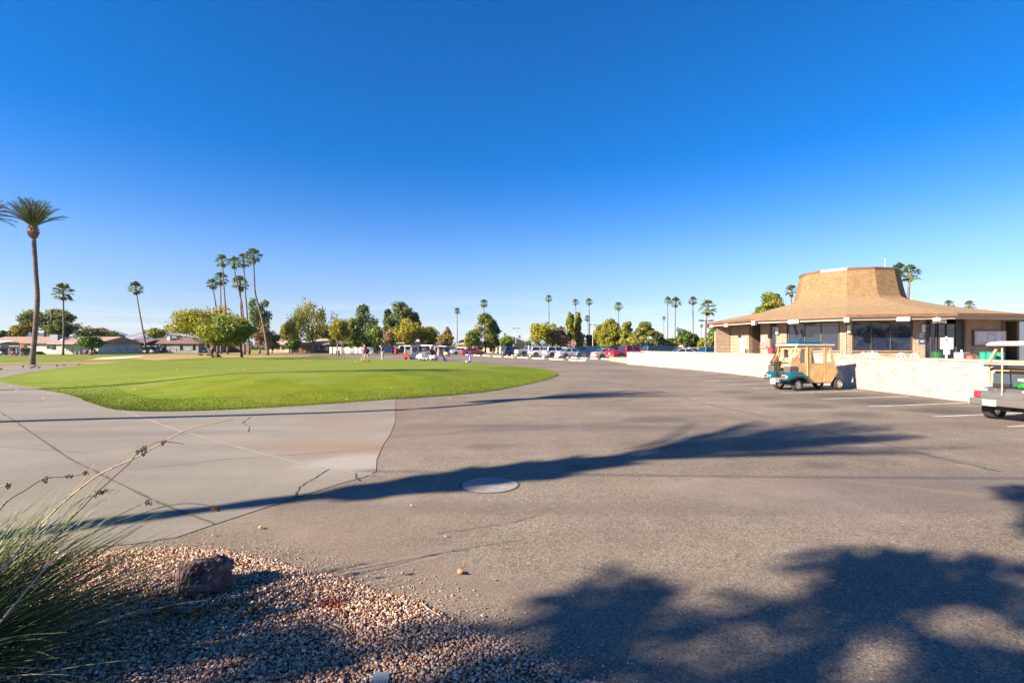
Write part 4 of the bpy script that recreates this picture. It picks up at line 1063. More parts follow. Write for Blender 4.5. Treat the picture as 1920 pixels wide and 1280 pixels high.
# ---- broadleaf and pine trees, near to far
T = tree
T(385, 572, 638, 130, 74, 'round', 'olive', 'rounded yellow-olive tree behind and left of its twin at the green', base=405, leaf2='yellow', dens=1.2, name='mesquite_tree', trunk_lean=-1.0)
T(424, 588, 651, 118, 70.5, 'round', 'olive', 'broad olive-green tree on two leaning trunks at the edge of the green', base=412, leaf2='green', dens=1.6, name='mesquite_tree', trunk_lean=-1.5)
T(447, 590, 645, 62, 71.5, 'round', 'olive', 'right-hand crown of the mesquite group on its own dark trunk', base=454, leaf2='olive', dens=1.2, name='mesquite_tree')
T(487, 559, 640, 46, 128, 'cone', 'dark', 'dark upright evergreen behind the curved palm trunk', leaf2='green', name='evergreen_tree')
T(510, 618, 655, 34, 130, 'sparse', 'dark', 'small dark side tree at the right foot of the dark evergreen', name='evergreen_tree')
T(492, 600, 657, 40, 120, 'sparse', 'brown', 'brownish half-bare tree below the dark evergreen', name='bare_tree', base=484, bark=BARKG)
T(583, 558, 652, 88, 135, 'willow', 'pinyel', 'tall drooping willow-like tree with pale trunk left of the golfer', base=590, leaf2='olive', name='drooping_tree', dens=1.2, bark=BARKG)
T(543, 598, 645, 34, 136, 'willow', 'pinyel', 'small drooping tree at the left of the tall willow-like one', name='drooping_tree')
T(638, 594, 645, 40, 100, 'round', 'olive', 'forked yellow-green tree beside the brown bin', base=630, leaf2='yellow', name='mesquite_tree', bark=BARKG)
T(662, 590, 652, 34, 112, 'round', 'olive', 'olive tree in front of the tall rounded pine', name='mesquite_tree', leaf2='green')
T(683, 566, 650, 62, 150, 'pine', 'pine', 'tall blue-green pine behind the golfer in orange', name='pine_tree', dens=1.3)
T(752, 566, 632, 66, 160, 'pine', 'pine', 'broad dark pine behind the yellow tree', name='pine_tree', dens=1.4)
T(706, 606, 654, 40, 140, 'round', 'green', 'green tree filling the gap between two pines', name='leafy_tree')
T(762, 596, 651, 62, 125, 'round', 'yellow', 'bright golden-yellow tree behind the white and red cart', name='mesquite_tree', leaf2='olive', bark=BARKG, dens=1.2)
T(732, 612, 651, 34, 128, 'sparse', 'brown', 'thin tan-leaved tree left of the golden-yellow one', name='mesquite_tree', bark=BARKG)
T(802, 608, 650, 42, 130, 'round', 'yellow', 'smaller golden tree right of the bright yellow one', name='mesquite_tree', leaf2='olive')
T(835, 622, 652, 40, 140, 'sparse', 'brown', 'brown bushy tree left of the lone slim palm', name='mesquite_tree', leaf2='olive', dens=1.7)
T(838, 612, 645, 20, 150, 'sparse', 'brown', 'bare-topped twiggy tree over the brown bushy one', name='bare_tree', dens=.4)
T(910, 586, 655, 56, 128, 'pine', 'pine', 'big irregular pine split by a palm trunk', name='pine_tree', leaf2='pinyel', dens=1.4)
T(884, 620, 657, 34, 124, 'round', 'green', 'bushy green tree at the left foot of the irregular pine', name='leafy_tree', leaf2='olive')
T(948, 630, 652, 32, 118, 'round', 'green', 'low green tree behind the white marker post', name='leafy_tree')
T(955, 628, 650, 26, 150, 'round', 'olive', 'dull olive tree behind the low green one', name='leafy_tree')
T(990, 637, 654, 15, 112, 'topiary', 'bright', 'small clipped green tree behind the silver pickup', name='clipped_tree')
T(1013, 600, 650, 50, 130, 'round', 'olive', 'rounded yellow-green tree behind a palm and white cars', name='mesquite_tree', leaf2='yellow', dens=1.4)
T(1050, 613, 651, 44, 132, 'sparse', 'mauve', 'reddish-brown winter tree behind the stop sign', name='bare_tree', dens=1.8, leaf2='brown')
T(1069, 585, 640, 17, 136, 'tall', 'olive', 'left half of a tall narrow split tree', name='poplar_tree', leaf2='green')
T(1083, 585, 640, 16, 138, 'tall', 'olive', 'right half of a tall narrow split tree', name='poplar_tree')
T(1080, 618, 652, 44, 140, 'round', 'olive', 'low yellow-green tree below the split tree', name='mesquite_tree', leaf2='green')
T(1113, 622, 652, 30, 140, 'round', 'dark', 'dull dark tree between lamp post and broad olive tree', name='leafy_tree')
T(1145, 598, 652, 46, 128, 'pine', 'pinyel', 'broad olive pine with open clumps, left of a pair', name='pine_tree', leaf2='olive', dens=1.7)
T(1177, 600, 652, 36, 126, 'pine', 'pinyel', 'broad olive pine right of the palm trunk', name='pine_tree', leaf2='olive', dens=1.7)
T(1210, 602, 652, 56, 118, 'pine', 'pine', 'full grey-green pine above the left end of the low wall', name='pine_tree', leaf2='pinyel', dens=1.6)
T(1173, 636, 655, 18, 110, 'topiary', 'bright', 'small bright green and orange shrub below the olive pines', name='shrub', cat='shrub', group='small shrubs beyond the cars')
T(1256, 632, 654, 34, 120, 'round', 'green', 'low green tree behind the navy car above the wall', name='leafy_tree', leaf2='yellow')
T(1284, 616, 652, 34, 122, 'round', 'dark', 'grey-green tree between palms above the low wall', name='leafy_tree', leaf2='green')
T(1318, 632, 654, 22, 116, 'round', 'olive', 'small tree left of the lamp post by the clubhouse', name='leafy_tree')
T(1338, 613, 652, 28, 110, 'round', 'green', 'green tree cut off by the clubhouse left corner', name='leafy_tree')
T(1446, 547, 620, 64, 78, 'pine', 'pinyel', 'pine top showing over the left slope of the clubhouse roof', name='pine_tree', dens=2.2, leaf2='bright')
T(1228, 634, 654, 46, 170, 'round', 'dark', 'dark tree in the gap right of the grey-green pine', name='leafy_tree')
T(92, 577, 622, 84, 125, 'umbrella', 'pinyel', 'wide flat-topped pine over the pale house on the left', name='umbrella_pine', base=80, dens=1.5, leaf2='pine')
T(45, 606, 632, 36, 126, 'umbrella', 'pinyel', 'low left limb-like pine beside the flat-topped one', name='umbrella_pine', leaf2='yellow')
T(108, 600, 634, 74, 122, 'round', 'dark', 'dense dark green tree under the flat-topped pine', name='leafy_tree', dens=1.3, leaf2='green')
T(3, 618, 634, 14, 130, 'round', 'dark', 'dark tree at the far left edge over the roof', name='leafy_tree')
T(28, 618, 634, 30, 150, 'round', 'dark', 'low dark tree at the left behind the pale roof', name='leafy_tree')
T(171, 611, 638, 50, 150, 'round', 'dark', 'dusky tree behind the round bright green tree', name='leafy_tree', leaf2='brown')
T(172, 626, 656, 48, 106, 'topiary', 'bright', 'round bright green clipped tree by the maroon cart', name='clipped_tree', dens=1.8, group='clipped round trees')
T(206, 622, 645, 50, 170, 'round', 'dark', 'low dark tree between bright round tree and hazy hill', name='leafy_tree', leaf2='green')
T(293, 615, 634, 34, 165, 'round', 'olive', 'olive tree over the middle of the brown roof', name='leafy_tree')
T(338, 628, 642, 30, 170, 'sparse', 'mauve', 'reddish twiggy tree at the right end of the brown roof', name='bare_tree', dens=2)
T(548, 634, 656, 34, 120, 'round', 'dark', 'low dark green bush-like tree beside the willow trunk', name='leafy_tree', leaf2='bright', dens=1.4)
T(623, 634, 648, 14, 104, 'topiary', 'bright', 'small round bright tree left of the forked trunk', name='clipped_tree', group='clipped round trees')
T(671, 641, 652, 9, 112, 'topiary', 'green', 'small lollipop tree left of the golfer', name='clipped_tree', group='clipped round trees')
T(658, 641, 652, 10, 113, 'topiary', 'dark', 'small dark lollipop tree between forked tree and golfer', name='clipped_tree', group='clipped round trees')
T(645, 640, 652, 12, 114, 'topiary', 'olive', 'small olive lollipop tree right of the forked trunk', name='clipped_tree', group='clipped round trees')
T(707, 641, 657, 10, 112, 'round', 'dark', 'dark narrow shrub behind the navy van', name='shrub', cat='shrub', group='small shrubs beyond the cars')
def shrub(px, yt, yb, w, leaf, lab, l2=None):
    d = CH * F / (yb - HY); t = tree(px, yt, yb - .5, w, d, 'topiary', leaf, lab, name='shrub', cat='shrub', group='shrubs by the houses', leaf2=l2, dens=.8); return t
shrub(46, 649, 664.5, 26, 'pinyel', 'olive shrub right of the cart at the far left', 'olive'); shrub(73, 660, 663.8, 10, 'dark', 'low dark shrub against the pale house wall'); shrub(111, 657, 663.5, 14, 'dark', 'dark rounded shrub under the house windows')
shrub(211, 646, 662.5, 20, 'olive', 'rounded olive shrub before the tan house', 'brown'); shrub(216, 655, 663, 18, 'dark', 'low dark green shrub under the olive one'); shrub(228, 651, 661.5, 9, 'brown', 'small brown-tinged shrub left of the tall lime one')
shrub(237, 652, 661.8, 7, 'bright', 'narrow lime-green shrub against a cream wall'); shrub(372, 651, 660, 9, 'bright', 'bright green shrub at the right end of the brown-roofed house'); shrub(350, 652, 660.5, 10, 'dark', 'dark green hedge block before the brown-roofed house')
T(600, 600, 652, 50, 150, 'willow', 'pinyel', 'drooping olive foliage on the right of the tall willow-like tree', name='drooping_tree', dens=.9)
T(727, 580, 640, 30, 162, 'pine', 'pine', 'left shoulder of the broad dark pine', name='pine_tree')
T(778, 585, 640, 30, 163, 'pine', 'pine', 'right shoulder of the broad dark pine', name='pine_tree')
T(690, 620, 655, 44, 146, 'round', 'green', 'green understorey tree right of the golfer', name='leafy_tree')
T(925, 600, 652, 34, 131, 'pine', 'pine', 'darker right half of the irregular pine', name='pine_tree', dens=1.2)
T(1035, 606, 651, 34, 133, 'round', 'olive', 'right shoulder of the rounded yellow-green tree', name='mesquite_tree')
T(1130, 606, 652, 36, 132, 'round', 'olive', 'olive clump at the left of the broad open pine', name='leafy_tree')
T(1162, 612, 652, 44, 134, 'round', 'green', 'green mass linking the two olive pines', name='leafy_tree', leaf2='olive')
T(1192, 620, 652, 26, 124, 'round', 'olive', 'pale olive tree left of the full grey-green pine', name='leafy_tree')
T(1232, 622, 652, 30, 128, 'pine', 'pine', 'right skirt of the full grey-green pine', name='pine_tree')
T(1300, 625, 653, 30, 124, 'round', 'dark', 'dark tree close left of the third palm above the wall', name='leafy_tree')
T(64, 590, 625, 40, 127, 'umbrella', 'pinyel', 'yellowish left limb of the flat-topped pine', name='umbrella_pine', leaf2='yellow')
# far belt of trees closing the horizon
cl = []
for i in range(520):
    x = -430 + 900 * i / 520 + random.uniform(-2, 2); y = 300 + random.uniform(-25, 25); hh = random.uniform(2.0, 4.5) * (1.25 if noise.noise(Vector((x * .02, 0, 0))) > 0 else .8)
    cl.append(((x, y, hh * .5), (random.uniform(3, 6), 3, hh * .75)))
V, Q = leaf_cloud(cl, 46, 1.0, 5)
fb = np_mesh('distant_tree_belt', V, quads=Q, mat=m_leaf('leaf_far', (.075, .095, .035), (.17, .17, .07), .2)); struct(fb, 'stuff')

# ================================================================= HOUSES
def house(name, lab, px0, px1, d, ze, zr, wallm, roofm, depth=12, wins=(), hip=True, over=.5, floor=0, group='single-storey houses beyond the golf course', gable=False, extras=None):
    x0, x1 = gx(px0, d), gx(px1, d); cx = (x0 + x1) / 2; w = x1 - x0
    t = thing(name, lab, 'house', (cx, d, 0), 0, group); hw = w / 2
    b = MB(); b.box((0, depth / 2, ze / 2), (w, depth, ze)); wo_ = b.build('wall', wallm, t)
    b = MB(); o = over; e = [(-hw - o, -o, ze), (hw + o, -o, ze), (hw + o, depth + o, ze), (-hw - o, depth + o, ze)]
    ins = min(depth / 2 + o, hw * .9) if hip else 0
    r0, r1 = (-hw - o + ins, depth / 2, zr), (hw + o - ins, depth / 2, zr)
    b.add(e + [r0, r1], [(0, 1, 5, 4), (1, 2, 5), (2, 3, 4, 5), (3, 0, 4)])
    b.add([(p[0], p[1], ze - .005) for p in e] + [(p[0], p[1], ze - .18) for p in e], [(0, 1, 5, 4), (1, 2, 6, 5), (2, 3, 7, 6), (3, 0, 4, 7), (7, 6, 5, 4)])
    ro = b.build('roof', roofm, t)
    for wx0, wx1, z0, z1 in wins:
        a0, a1 = gx(wx0, d) - cx, gx(wx1, d) - cx
        b = MB(); b.box(((a0 + a1) / 2, -.02, (z0 + z1) / 2), (a1 - a0 + .16, .08, z1 - z0 + .16)); f = b.build('window', WHITE if (wx1 - wx0) % 2 else FRAME, t)
        b = MB(); b.box(((a0 + a1) / 2, -.07, (z0 + z1) / 2), (a1 - a0, .03, z1 - z0)); b.build('pane', GLASSD, f)
    if extras: extras(t, ro, lambda px: gx(px, d) - cx)
    return t
RPK = m_brick('roof_pinkbrown', (.36, .25, .20), (.30, .20, .16), (.22, .15, .12), 1.2, .4, .03, .3, .4)
RBR = m_brick('roof_brown', (.215, .13, .11), (.17, .10, .085), (.12, .075, .065), 1.2, .4, .03, .3, .4)
RTN = m_brick('roof_tan', (.42, .32, .25), (.36, .27, .21), (.28, .21, .17), 1.2, .4, .03, .3, .4)
RWH = mat('roof_white', (.62, .62, .62), .6)
WPG = mat('wall_pale_grey', (.46, .46, .43), .85, noise_s=1); WGR = mat('wall_grey_blue', (.21, .22, .225), .85, noise_s=1); WCR = mat('wall_cream', (.62, .52, .38), .85, noise_s=1)
WMR = mat('wall_maroon_brown', (.16, .085, .07), .85, noise_s=1); WWH = mat('wall_white', (.70, .68, .63), .8, noise_s=1); WTN = mat('wall_tan', (.42, .32, .24), .85, noise_s=1)
def ac(t, ro, x, y, z, s=1.1):
    b = MB(); b.box((x, y, z + s * .45), (s * 1.2, s, s * .9)); o = b.build('cooler_box', mat('cooler_duct', (.22, .24, .27), .5, .5), ro)
def h1x(t, ro, X):
    ac(t, ro, X(82), 3.2, 3.1, 1.5)
    b = MB(); b.lathe([(0, -.1), (.45, 0), (.48, .05), (0, .0)], (X(107), 1.2, 3.0), 14, 'Y'); b.build('satellite_dish', WHITE, ro)
    b = MB(); b.box((X(115) , 3.6, 3.75), (.5, .5, .3)); b.box((X(101), 4.2, 3.95), (.3, .3, .3)); b.build('roof_vent', DGREY, ro)
    b = MB(); b.box((X(133), -1.2, 2.36), (6, 3, .12)); b.build('porch_roof', WHITE, t)
    for i in range(7):
        b = MB(); b.box((X(118) + i * .95, -1.25, 1.15), (.09, .09, 2.3)); b.build('porch_post', WHITE, t)
    b = MB(); b.box((X(8), -2.0, 2.75), (6, 3.5, .12), mat=Matrix.Rotation(R(8), 4, 'X')); b.build('patio_roof', WHITE, t)
    b = MB(); b.box((X(14), -.1, 1.15), (7, .06, 2.2)); b.build('screen_door', GLASSD, t)
house('ranch_house', 'long pale grey house with pinkish-brown roof behind the big date palm', -40, 184, 114, 2.55, 4.05, WPG, RPK, 13, [(88, 95.5, 1.25, 1.95), (98, 104, 1.1, 1.95)], extras=h1x, hip=False)
def h2x(t, ro, X):
    b = MB(); b.box((X(303.5), 3.0, 3.9), (.8, .8, 1.1)); b.build('chimney', WCR, ro); ac(t, ro, X(310), 4.2, 3.7, .9)
    b = MB(); 
    for px in (246, 283, 329): b.box((X(px), 6, 4.25), (.5, .5, .35))
    b.build('roof_vent', DGREY, ro)
    b = MB(); b.add([(X(249), -3.2, 2.7), (X(290), -3.2, 2.7), (X(283), 3, 3.7), (X(258), 3, 3.7)], [(0, 1, 2, 3)]); b.box((X(269.5), -3.1, 2.62), (X(290) - X(249), .2, .2)); b.build('porch_roof', RBR, ro)
    for i, px in enumerate((254, 262, 278, 294, 300)):
        b = MB(); b.box((X(px), -.12, 1.2), (.3, .2, 2.4)); b.build('porch_post', WPG, t)
house('ranch_house', 'wide grey house with dark brown hipped roof and chimney behind parked golf carts', 240, 372, 136, 2.6, 4.3, WGR, RBR, 13, [(244.5, 250, .5, 2.2), (253, 259, .6, 2.2), (286, 291, .3, 2.2), (307, 311, .8, 2.1), (338, 342, .8, 2.0), (362, 366, .8, 2.0)], extras=h2x)
house('ranch_house', 'small tan-roofed house with cream garden wall between two larger houses', 197, 240, 150, 2.7, 4.2, WTN, RTN, 12, [(214, 220, .8, 2.0)])
t = tag((lambda b: (b.box((0, 0, .9), (4.4, .2, 1.8)), b.build('garden_wall', WCR))[1])(MB()), 'short cream garden wall beside the lime-green shrub', 'wall'); t.location = (gx(231, 134), 134, 0)
house('ranch_house', 'brown house with tan hipped roof between evergreen and willow-like tree', 506, 545, 145, 2.4, 4.0, WTN, RTN, 12, [(518, 524, 1, 2), (528, 534, 1, 2)], extras=lambda t, ro, X: ac(t, ro, X(523), 5, 3.6, 1.4))
house('ranch_house', 'maroon-brown house with tan roof and two pale windows behind the willow trunk', 560, 624, 138, 2.35, 3.95, WMR, RTN, 12, [(594, 602, .9, 2.0), (604.5, 612, .9, 2.0)])
house('ranch_house', 'white-walled house with light roof behind the small lollipop trees', 636, 700, 150, 2.3, 4.2, WWH, RWH, 12)
house('ranch_house', 'tan-roofed house end left of the golden-yellow tree', 716, 756, 150, 2.8, 4.6, WCR, RTN, 12)
house('ranch_house', 'grey house with dark doors behind the white and red cart', 774, 800, 130, 2.9, 4.0, WPG, RWH, 12, [(778, 783, .5, 2.0), (787, 790, .5, 2.1)])
house('ranch_house', 'dark-roofed house behind the cart with golf bags', 802, 828, 150, 2.7, 5.0, WPG, mat('roof_slate', (.10, .09, .10), .8), 12, [(808, 812, .8, 2)])
house('ranch_house', 'cream house with tan roof right of the slim lone palm', 857, 888, 150, 2.4, 4.6, WCR, RTN, 12)
house('ranch_house', 'low cream house behind the foot of the irregular pine', 905, 932, 140, 2.2, 3.8, WCR, RTN, 10, [(918, 928, .4, 1.8)])
def h7x(t, ro, X):
    for px in (963.5, 977.5): b = MB(); b.box((X(px), -4, 1.25), (.4, .3, 2.5)); b.build('porch_post', WWH, t)
    b = MB(); b.add([(X(959.5), -5, 2.5), (X(986), -5, 2.5), (X(986), -5, 2.9), (X(961), -5, 4.4), (X(959.5), -5, 4.4), (X(959.5), 0, 2.5), (X(986), 0, 2.5), (X(986), 0, 2.9), (X(961), 0, 4.4), (X(959.5), 0, 4.4)],
                    [(0, 1, 2, 3, 4), (5, 9, 8, 7, 6), (0, 5, 6, 1), (2, 7, 8, 3), (1, 6, 7, 2), (3, 8, 9, 4), (4, 9, 5, 0)]); b.build('gable', mat('gable_cream', (.6, .53, .45), .8), ro)
house('ranch_house', 'white gabled house with grey roof behind the first lamp post', 961, 996, 140, 2.5, 4.1, WTN, mat('roof_grey', (.30, .31, .33), .8), 12, extras=h7x)
house('ranch_house', 'low salmon-brown house beyond the row of palms above the wall', 1290, 1318, 230, 2.8, 4.4, WCR, mat('roof_rust', (.36, .12, .07), .8), 12)
def far_wall(px0, px1, d, h, m, lab):
    x0, x1 = gx(px0, d), gx(px1, d); t = tag((lambda b: (b.box((0, 0, h / 2), (x1 - x0, .25, h)), b.build('garden_wall', m))[1])(MB()), lab, 'wall'); t.location = ((x0 + x1) / 2, d, 0)
far_wall(618, 700, 128, 1.6, WWH, 'long white garden wall behind the small lollipop trees')
far_wall(1000, 1062, 200, 1.5, WCR, 'low cream wall far behind the white cars')
far_wall(1105, 1290, 205, 1.9, WTN, 'long low tan wall beyond the olive pines')
far_wall(1290, 1370, 190, 1.6, WTN, 'low tan wall seen left of the clubhouse')
far_wall(380, 470, 150, 2.2, WMR, 'dark low wall seen between the mesquite trunks')

# ================================================================= VEHICLES
def wheel(t, x, y, r, w=.2, name='wheel', spoke=True, side=1):
    b = MB(); b.lathe([(r * .62, w * .2), (r * .62, -w * .2), (r * .66, -w / 2), (r * .93, -w / 2), (r, -w * .32), (r, w * .32), (r * .93, w / 2), (r * .66, w / 2), (r * .62, w * .2)], (0, 0, 0), 20, 'Y', False)
    o = b.build(name, RUBBER, t); o.location = (x, y, r)
    b = MB(); s = side; b.lathe([(r * .64, -w * .3), (r * .64, w * .46), (r * .56, w * .5), (r * .5, w * .3), (r * .2, w * .28), (r * .16, w * .42), (0.001, w * .42)], (0, 0, 0), 20, 'Y')
    if s < 0: b.v = [Vector((v.x, -v.y, v.z)) for v in b.v]
    if spoke:
        for k in range(5):
            a = k * 2 * math.pi / 5; b.box((math.cos(a) * r * .36, s * w * .34, math.sin(a) * r * .36), (r * .36, .03, r * .12), mat=Matrix.Rotation(-a, 4, 'Y'))
    b.build('rim', RIM, o)
    return o
def paint(name, col): return mat('car_paint_' + name, col, .28, .25, .6, coat=1.0)
PROF = {  # length, width, body stations (x, z top), belt, cabin (rear base, rear top, front top, front base), roof z, wheel r
 'sedan': dict(L=4.7, W=1.8, prof=[(-2.35, .45), (-2.33, .78), (-2.2, .95), (-1.45, 1.0), (1.0, .95), (2.1, .78), (2.33, .62), (2.35, .4)], cab=(-1.75, -1.0, .25, 1.1), belt=.93, roof=1.44, r=.33, gap=.2),
 'suv': dict(L=4.6, W=1.86, prof=[(-2.3, .5), (-2.3, .95), (-2.22, 1.08), (-1.4, 1.1), (1.1, 1.08), (2.1, .95), (2.28, .75), (2.3, .45)], cab=(-2.22, -1.95, .35, 1.2), belt=1.05, roof=1.68, r=.37, gap=.24),
 'truck': dict(L=5.6, W=1.95, prof=[(-2.8, .6), (-2.8, 1.15), (-2.7, 1.2), (-.9, 1.2), (1.6, 1.2), (2.55, 1.08), (2.78, .9), (2.8, .5)], cab=(-.95, -.75, .95, 1.6), belt=1.17, roof=1.86, r=.42, gap=.3),
 'van': dict(L=5.1, W=1.95, prof=[(-2.55, .5), (-2.55, 1.0), (-2.5, 1.12), (-1.4, 1.14), (1.2, 1.1), (2.3, .95), (2.53, .75), (2.55, .45)], cab=(-2.5, -2.35, .7, 1.55), belt=1.1, roof=1.82, r=.37, gap=.24)}
def car(kind, col, px, py, yaw, lab, cat=None, d=None, sc=1.0):
    p = PROF[kind]; d = d or CH * F / (py - HY); X = gx(px, d)
    t = thing({'sedan': 'parked_sedan', 'suv': 'parked_suv', 'truck': 'pickup_truck', 'van': 'parked_van'}[kind], lab, cat or {'sedan': 'car', 'suv': 'car', 'truck': 'pickup truck', 'van': 'van'}[kind], (X, d, 0), yaw, 'vehicles parked in the car park')
    t.scale = (sc, sc, sc)
    pm = paint('%.2f%.2f%.2f' % col, col); hw = p['W'] / 2; zb = p['gap']
    rings = []
    for x, z in p['prof']:
        f = 1 - .10 * max(0, (abs(x) - p['L'] * .38) / (p['L'] * .12)) ** 1.5
        w = hw * f
        rings.append([(x, -w * .94, zb), (x, w * .94, zb), (x, w, zb + (z - zb) * .45), (x, w * .97, z - .12 * (z - zb)), (x, w * .86, z), (x, -w * .86, z), (x, -w * .97, z - .12 * (z - zb)), (x, -w, zb + (z - zb) * .45)])
    b = MB(); b.loft(rings); b.build('body', pm, t, smooth=False, bevel=.03)
    r0, r1, f1, f0 = p['cab']; zt = p['roof']; bl = p['belt']; w0, w1 = hw * .9, hw * .72
    b = MB(); b.loft([[(r0, -w0, bl), (r0, w0, bl), (f0, w0, bl), (f0, -w0, bl)], [(r1, -w1, zt - .05), (r1, w1, zt - .05), (f1, w1, zt - .05), (f1, -w1, zt - .05)]]); b.build('windows', CARGLASS, t)
    b = MB(); b.loft([[(r1 - .03, -w1 - .02, zt - .07), (r1 - .03, w1 + .02, zt - .07), (f1 + .06, w1 + .02, zt - .07), (f1 + .06, -w1 - .02, zt - .07)], [(r1 + .12, -w1 * .85, zt), (r1 + .12, w1 * .85, zt), (f1 - .12, w1 * .85, zt), (f1 - .12, -w1 * .85, zt)]])
    for s in (-1, 1):      # pillars
        for u0, u1, wd in (((r0 + .05, bl), (r1 + .03, zt - .06), .12), ((f0 - .03, bl), (f1 + .02, zt - .06), .07), (((r0 + f0) / 2, bl), ((r1 + f1) / 2, zt - .06), .07)):
            b.bar((u0[0], s * w0 * 1.0, u0[1]), (u1[0], s * (w1 + .01), u1[1]), wd, .05)
    b.build('roof', pm, t)
    if kind == 'truck':
        b = MB(); b.box((-1.85, 0, 1.205), (1.6, hw * 1.55, .012)); b.build('bed', BLACK, t)
    wx = p['L'] * .31
    for sx_ in (-1, 1):
        for sy_ in (-1, 1):
            b = MB(); b.lathe([(p['r'] * 1.18, -.01), (p['r'] * 1.18, .01)], (sx_ * wx, sy_ * (hw * .99), p['r']), 18, 'Y'); b.build('wheel_arch', BLACK, t)
            wheel(t, sx_ * wx, sy_ * (hw - .09), p['r'], .22, side=sy_)
    e = p['L'] / 2; zl = p['prof'][2][1] - .12
    for s in (-1, 1):
        b = MB(); b.box((-e + .02, s * hw * .78, zl - .04), (.09, .24, .22 if kind != 'sedan' else .15)); b.build('tail_light', TAILR, t)
        b = MB(); b.box((e - .09, s * hw * .7, zl - .2), (.14, .34, .14)); b.build('headlight', LAMPC, t)
        b = MB(); b.box((f0 - .25, s * (hw + .08), bl + .05), (.12, .2, .13)); b.build('side_mirror', pm, t)
    b = MB(); b.box((-e - .02, 0, zb + .2), (.12, hw * 1.7, .2)); b.box((e + .0, 0, zb + .16), (.12, hw * 1.6, .2)); b.build('bumper', DGREY if kind in ('suv', 'van') else (STEEL if kind == 'truck' else pm), t, bevel=.02)
    b = MB(); b.box((-e - .045, 0, zl - .28), (.02, .34, .16)); b.build('number_plate', PLATE, t)
    return t
RY = R(24)      # cars stand nose-away, across the row
car('van', (.02, .035, .09), 727, 661.2, R(4), 'long dark navy van standing behind the man in the blue shirt', d=124)
car('truck', (.05, .05, .06), 757, 661.5, R(15), 'dark grey pickup half hidden behind the white and red cart', d=118)
car('suv', (.20, .27, .36), 836, 663.5, R(26), 'silver-blue car behind the tan golf cart', d=112)
car('sedan', (.62, .64, .66), 865, 664, RY, 'white sedan partly hidden by the red sedan', d=109)
car('sedan', (.42, .012, .03), 886, 664.5, RY, 'bright red sedan beside the blue golf bag', d=102)
car('suv', (.028, .045, .085), 964, 667, RY + R(3), 'dark blue compact suv at the left end of the main row', d=92)
car('truck', (.42, .46, .50), 995, 667, RY, 'silver pickup between dark blue suv and white suv', d=89)
car('suv', (.70, .70, .70), 1017, 668, RY - R(8), 'white suv showing its upright tailgate, third in the main row', d=84)
car('suv', (.66, .68, .71), 1044, 669, RY + R(2), 'white crossover with dark side windows beside the silver sedan', d=81)
car('sedan', (.50, .50, .49), 1071, 670.5, RY, 'silver-beige sedan in the middle of the main row', d=76.5)
car('suv', (.015, .07, .10), 1092, 666, RY, 'dark teal suv behind the silver-beige sedan', d=86)
car('truck', (.008, .03, .07), 1116, 672.5, RY + R(150), 'blue pickup facing the camera with black shaded side', d=75, sc=.95)
car('sedan', (.42, .36, .34), 1141, 672.5, RY - R(6), 'pale grey car tail beside the red pickup', d=70)
car('suv', (.03, .03, .05), 1156, 669, RY, 'dark suv roof between pale grey car and red pickup', d=76)
car('truck', (.48, .012, .02), 1177, 674, RY, 'bright red pickup with steel bumper at the end of the low wall', d=65.5)
car('suv', (.02, .10, .14), 1203, 668, RY, 'teal-blue car roof just behind the red pickup', d=82)
car('van', (.018, .03, .07), 1241, 671, R(10), 'long navy van showing over the low wall', d=68)
car('suv', (.03, .02, .035), 1221, 668, RY, 'dark plum car roof left of the long navy van', d=78)
car('sedan', (.55, .50, .48), 1286, 671, R(6), 'dark-windowed sedan roof behind the wall, left of the white one', d=62)
car('suv', (.68, .68, .68), 1313, 671, R(6), 'white suv roof showing over the low wall', d=64, sc=.93)
car('suv', (.01, .17, .24), 1345, 671, R(12), 'turquoise car at the clubhouse left corner above the wall', d=60, sc=.98)
car('suv', (.03, .02, .03), 1268, 668, RY, 'black-maroon car roof behind the wall at the palm foot', d=75, sc=.95)

# wheel stops
WS = mat('wheel_stop_concrete', (.66, .60, .50), .85, noise_s=4)
proto = None
ORD = 'first second third fourth fifth sixth seventh eighth ninth tenth eleventh twelfth thirteenth fourteenth fifteenth'.split()
def wheel_stop(x, y, rz, lab, grp):
    global proto
    if proto is None:
        b = MB(); b.loft([[(s, -.09, 0), (s, .09, 0), (s, .06, .14), (s, -.06, .14)] for s in (-.9, .9)]); proto = b.build('wheel_stop', WS, bevel=.015); o = proto
    else: o = proto.copy(); S.collection.objects.link(o)
    o.location = (x, y, 0); o.rotation_euler = (0, 0, rz); tag(o, lab, 'wheel stop', grp)
a = G(1098, 677.2).xy; dv = (G(866, 665.2).xy - a); rz = math.atan2(dv.y, dv.x); dv.normalize()
for k in range(9):
    for j, off in enumerate((0.9, 2.95)):
        q = a + dv * (k * 5.35 + off); wheel_stop(q.x, q.y, rz, 'white wheel stop by the drive, %s in the %s pair from the low wall' % (('right', 'left')[j], ORD[k]), 'front row of wheel stops')
for k in range(15):
    q = Vector((13.6, 62.0)) + dv * (k * 2.7 + 1.3) ; wheel_stop(q.x, q.y, rz, 'white wheel stop at the tails of the parked cars, %s counted from the red pickup' % ORD[k], 'wheel stops by the parked cars')
for i, (px, py) in enumerate(((908, 662.6), (934, 662.4), (780, 661.4), (800, 661.7), (696, 660.9), (716, 661.2), (743, 663.4))):
    q = G(px, py); wheel_stop(q.x, q.y, rz if i < 2 else R(170), 'far white wheel stop ' + ('right of the red sedan, left one', 'right of the red sedan beside the white marker post', 'just left of the white and red cart', 'between the two white carts', 'left of the man in the blue shirt', 'right behind the man in the blue shirt', 'at the left side of the white and red cart')[i], 'far wheel stops')

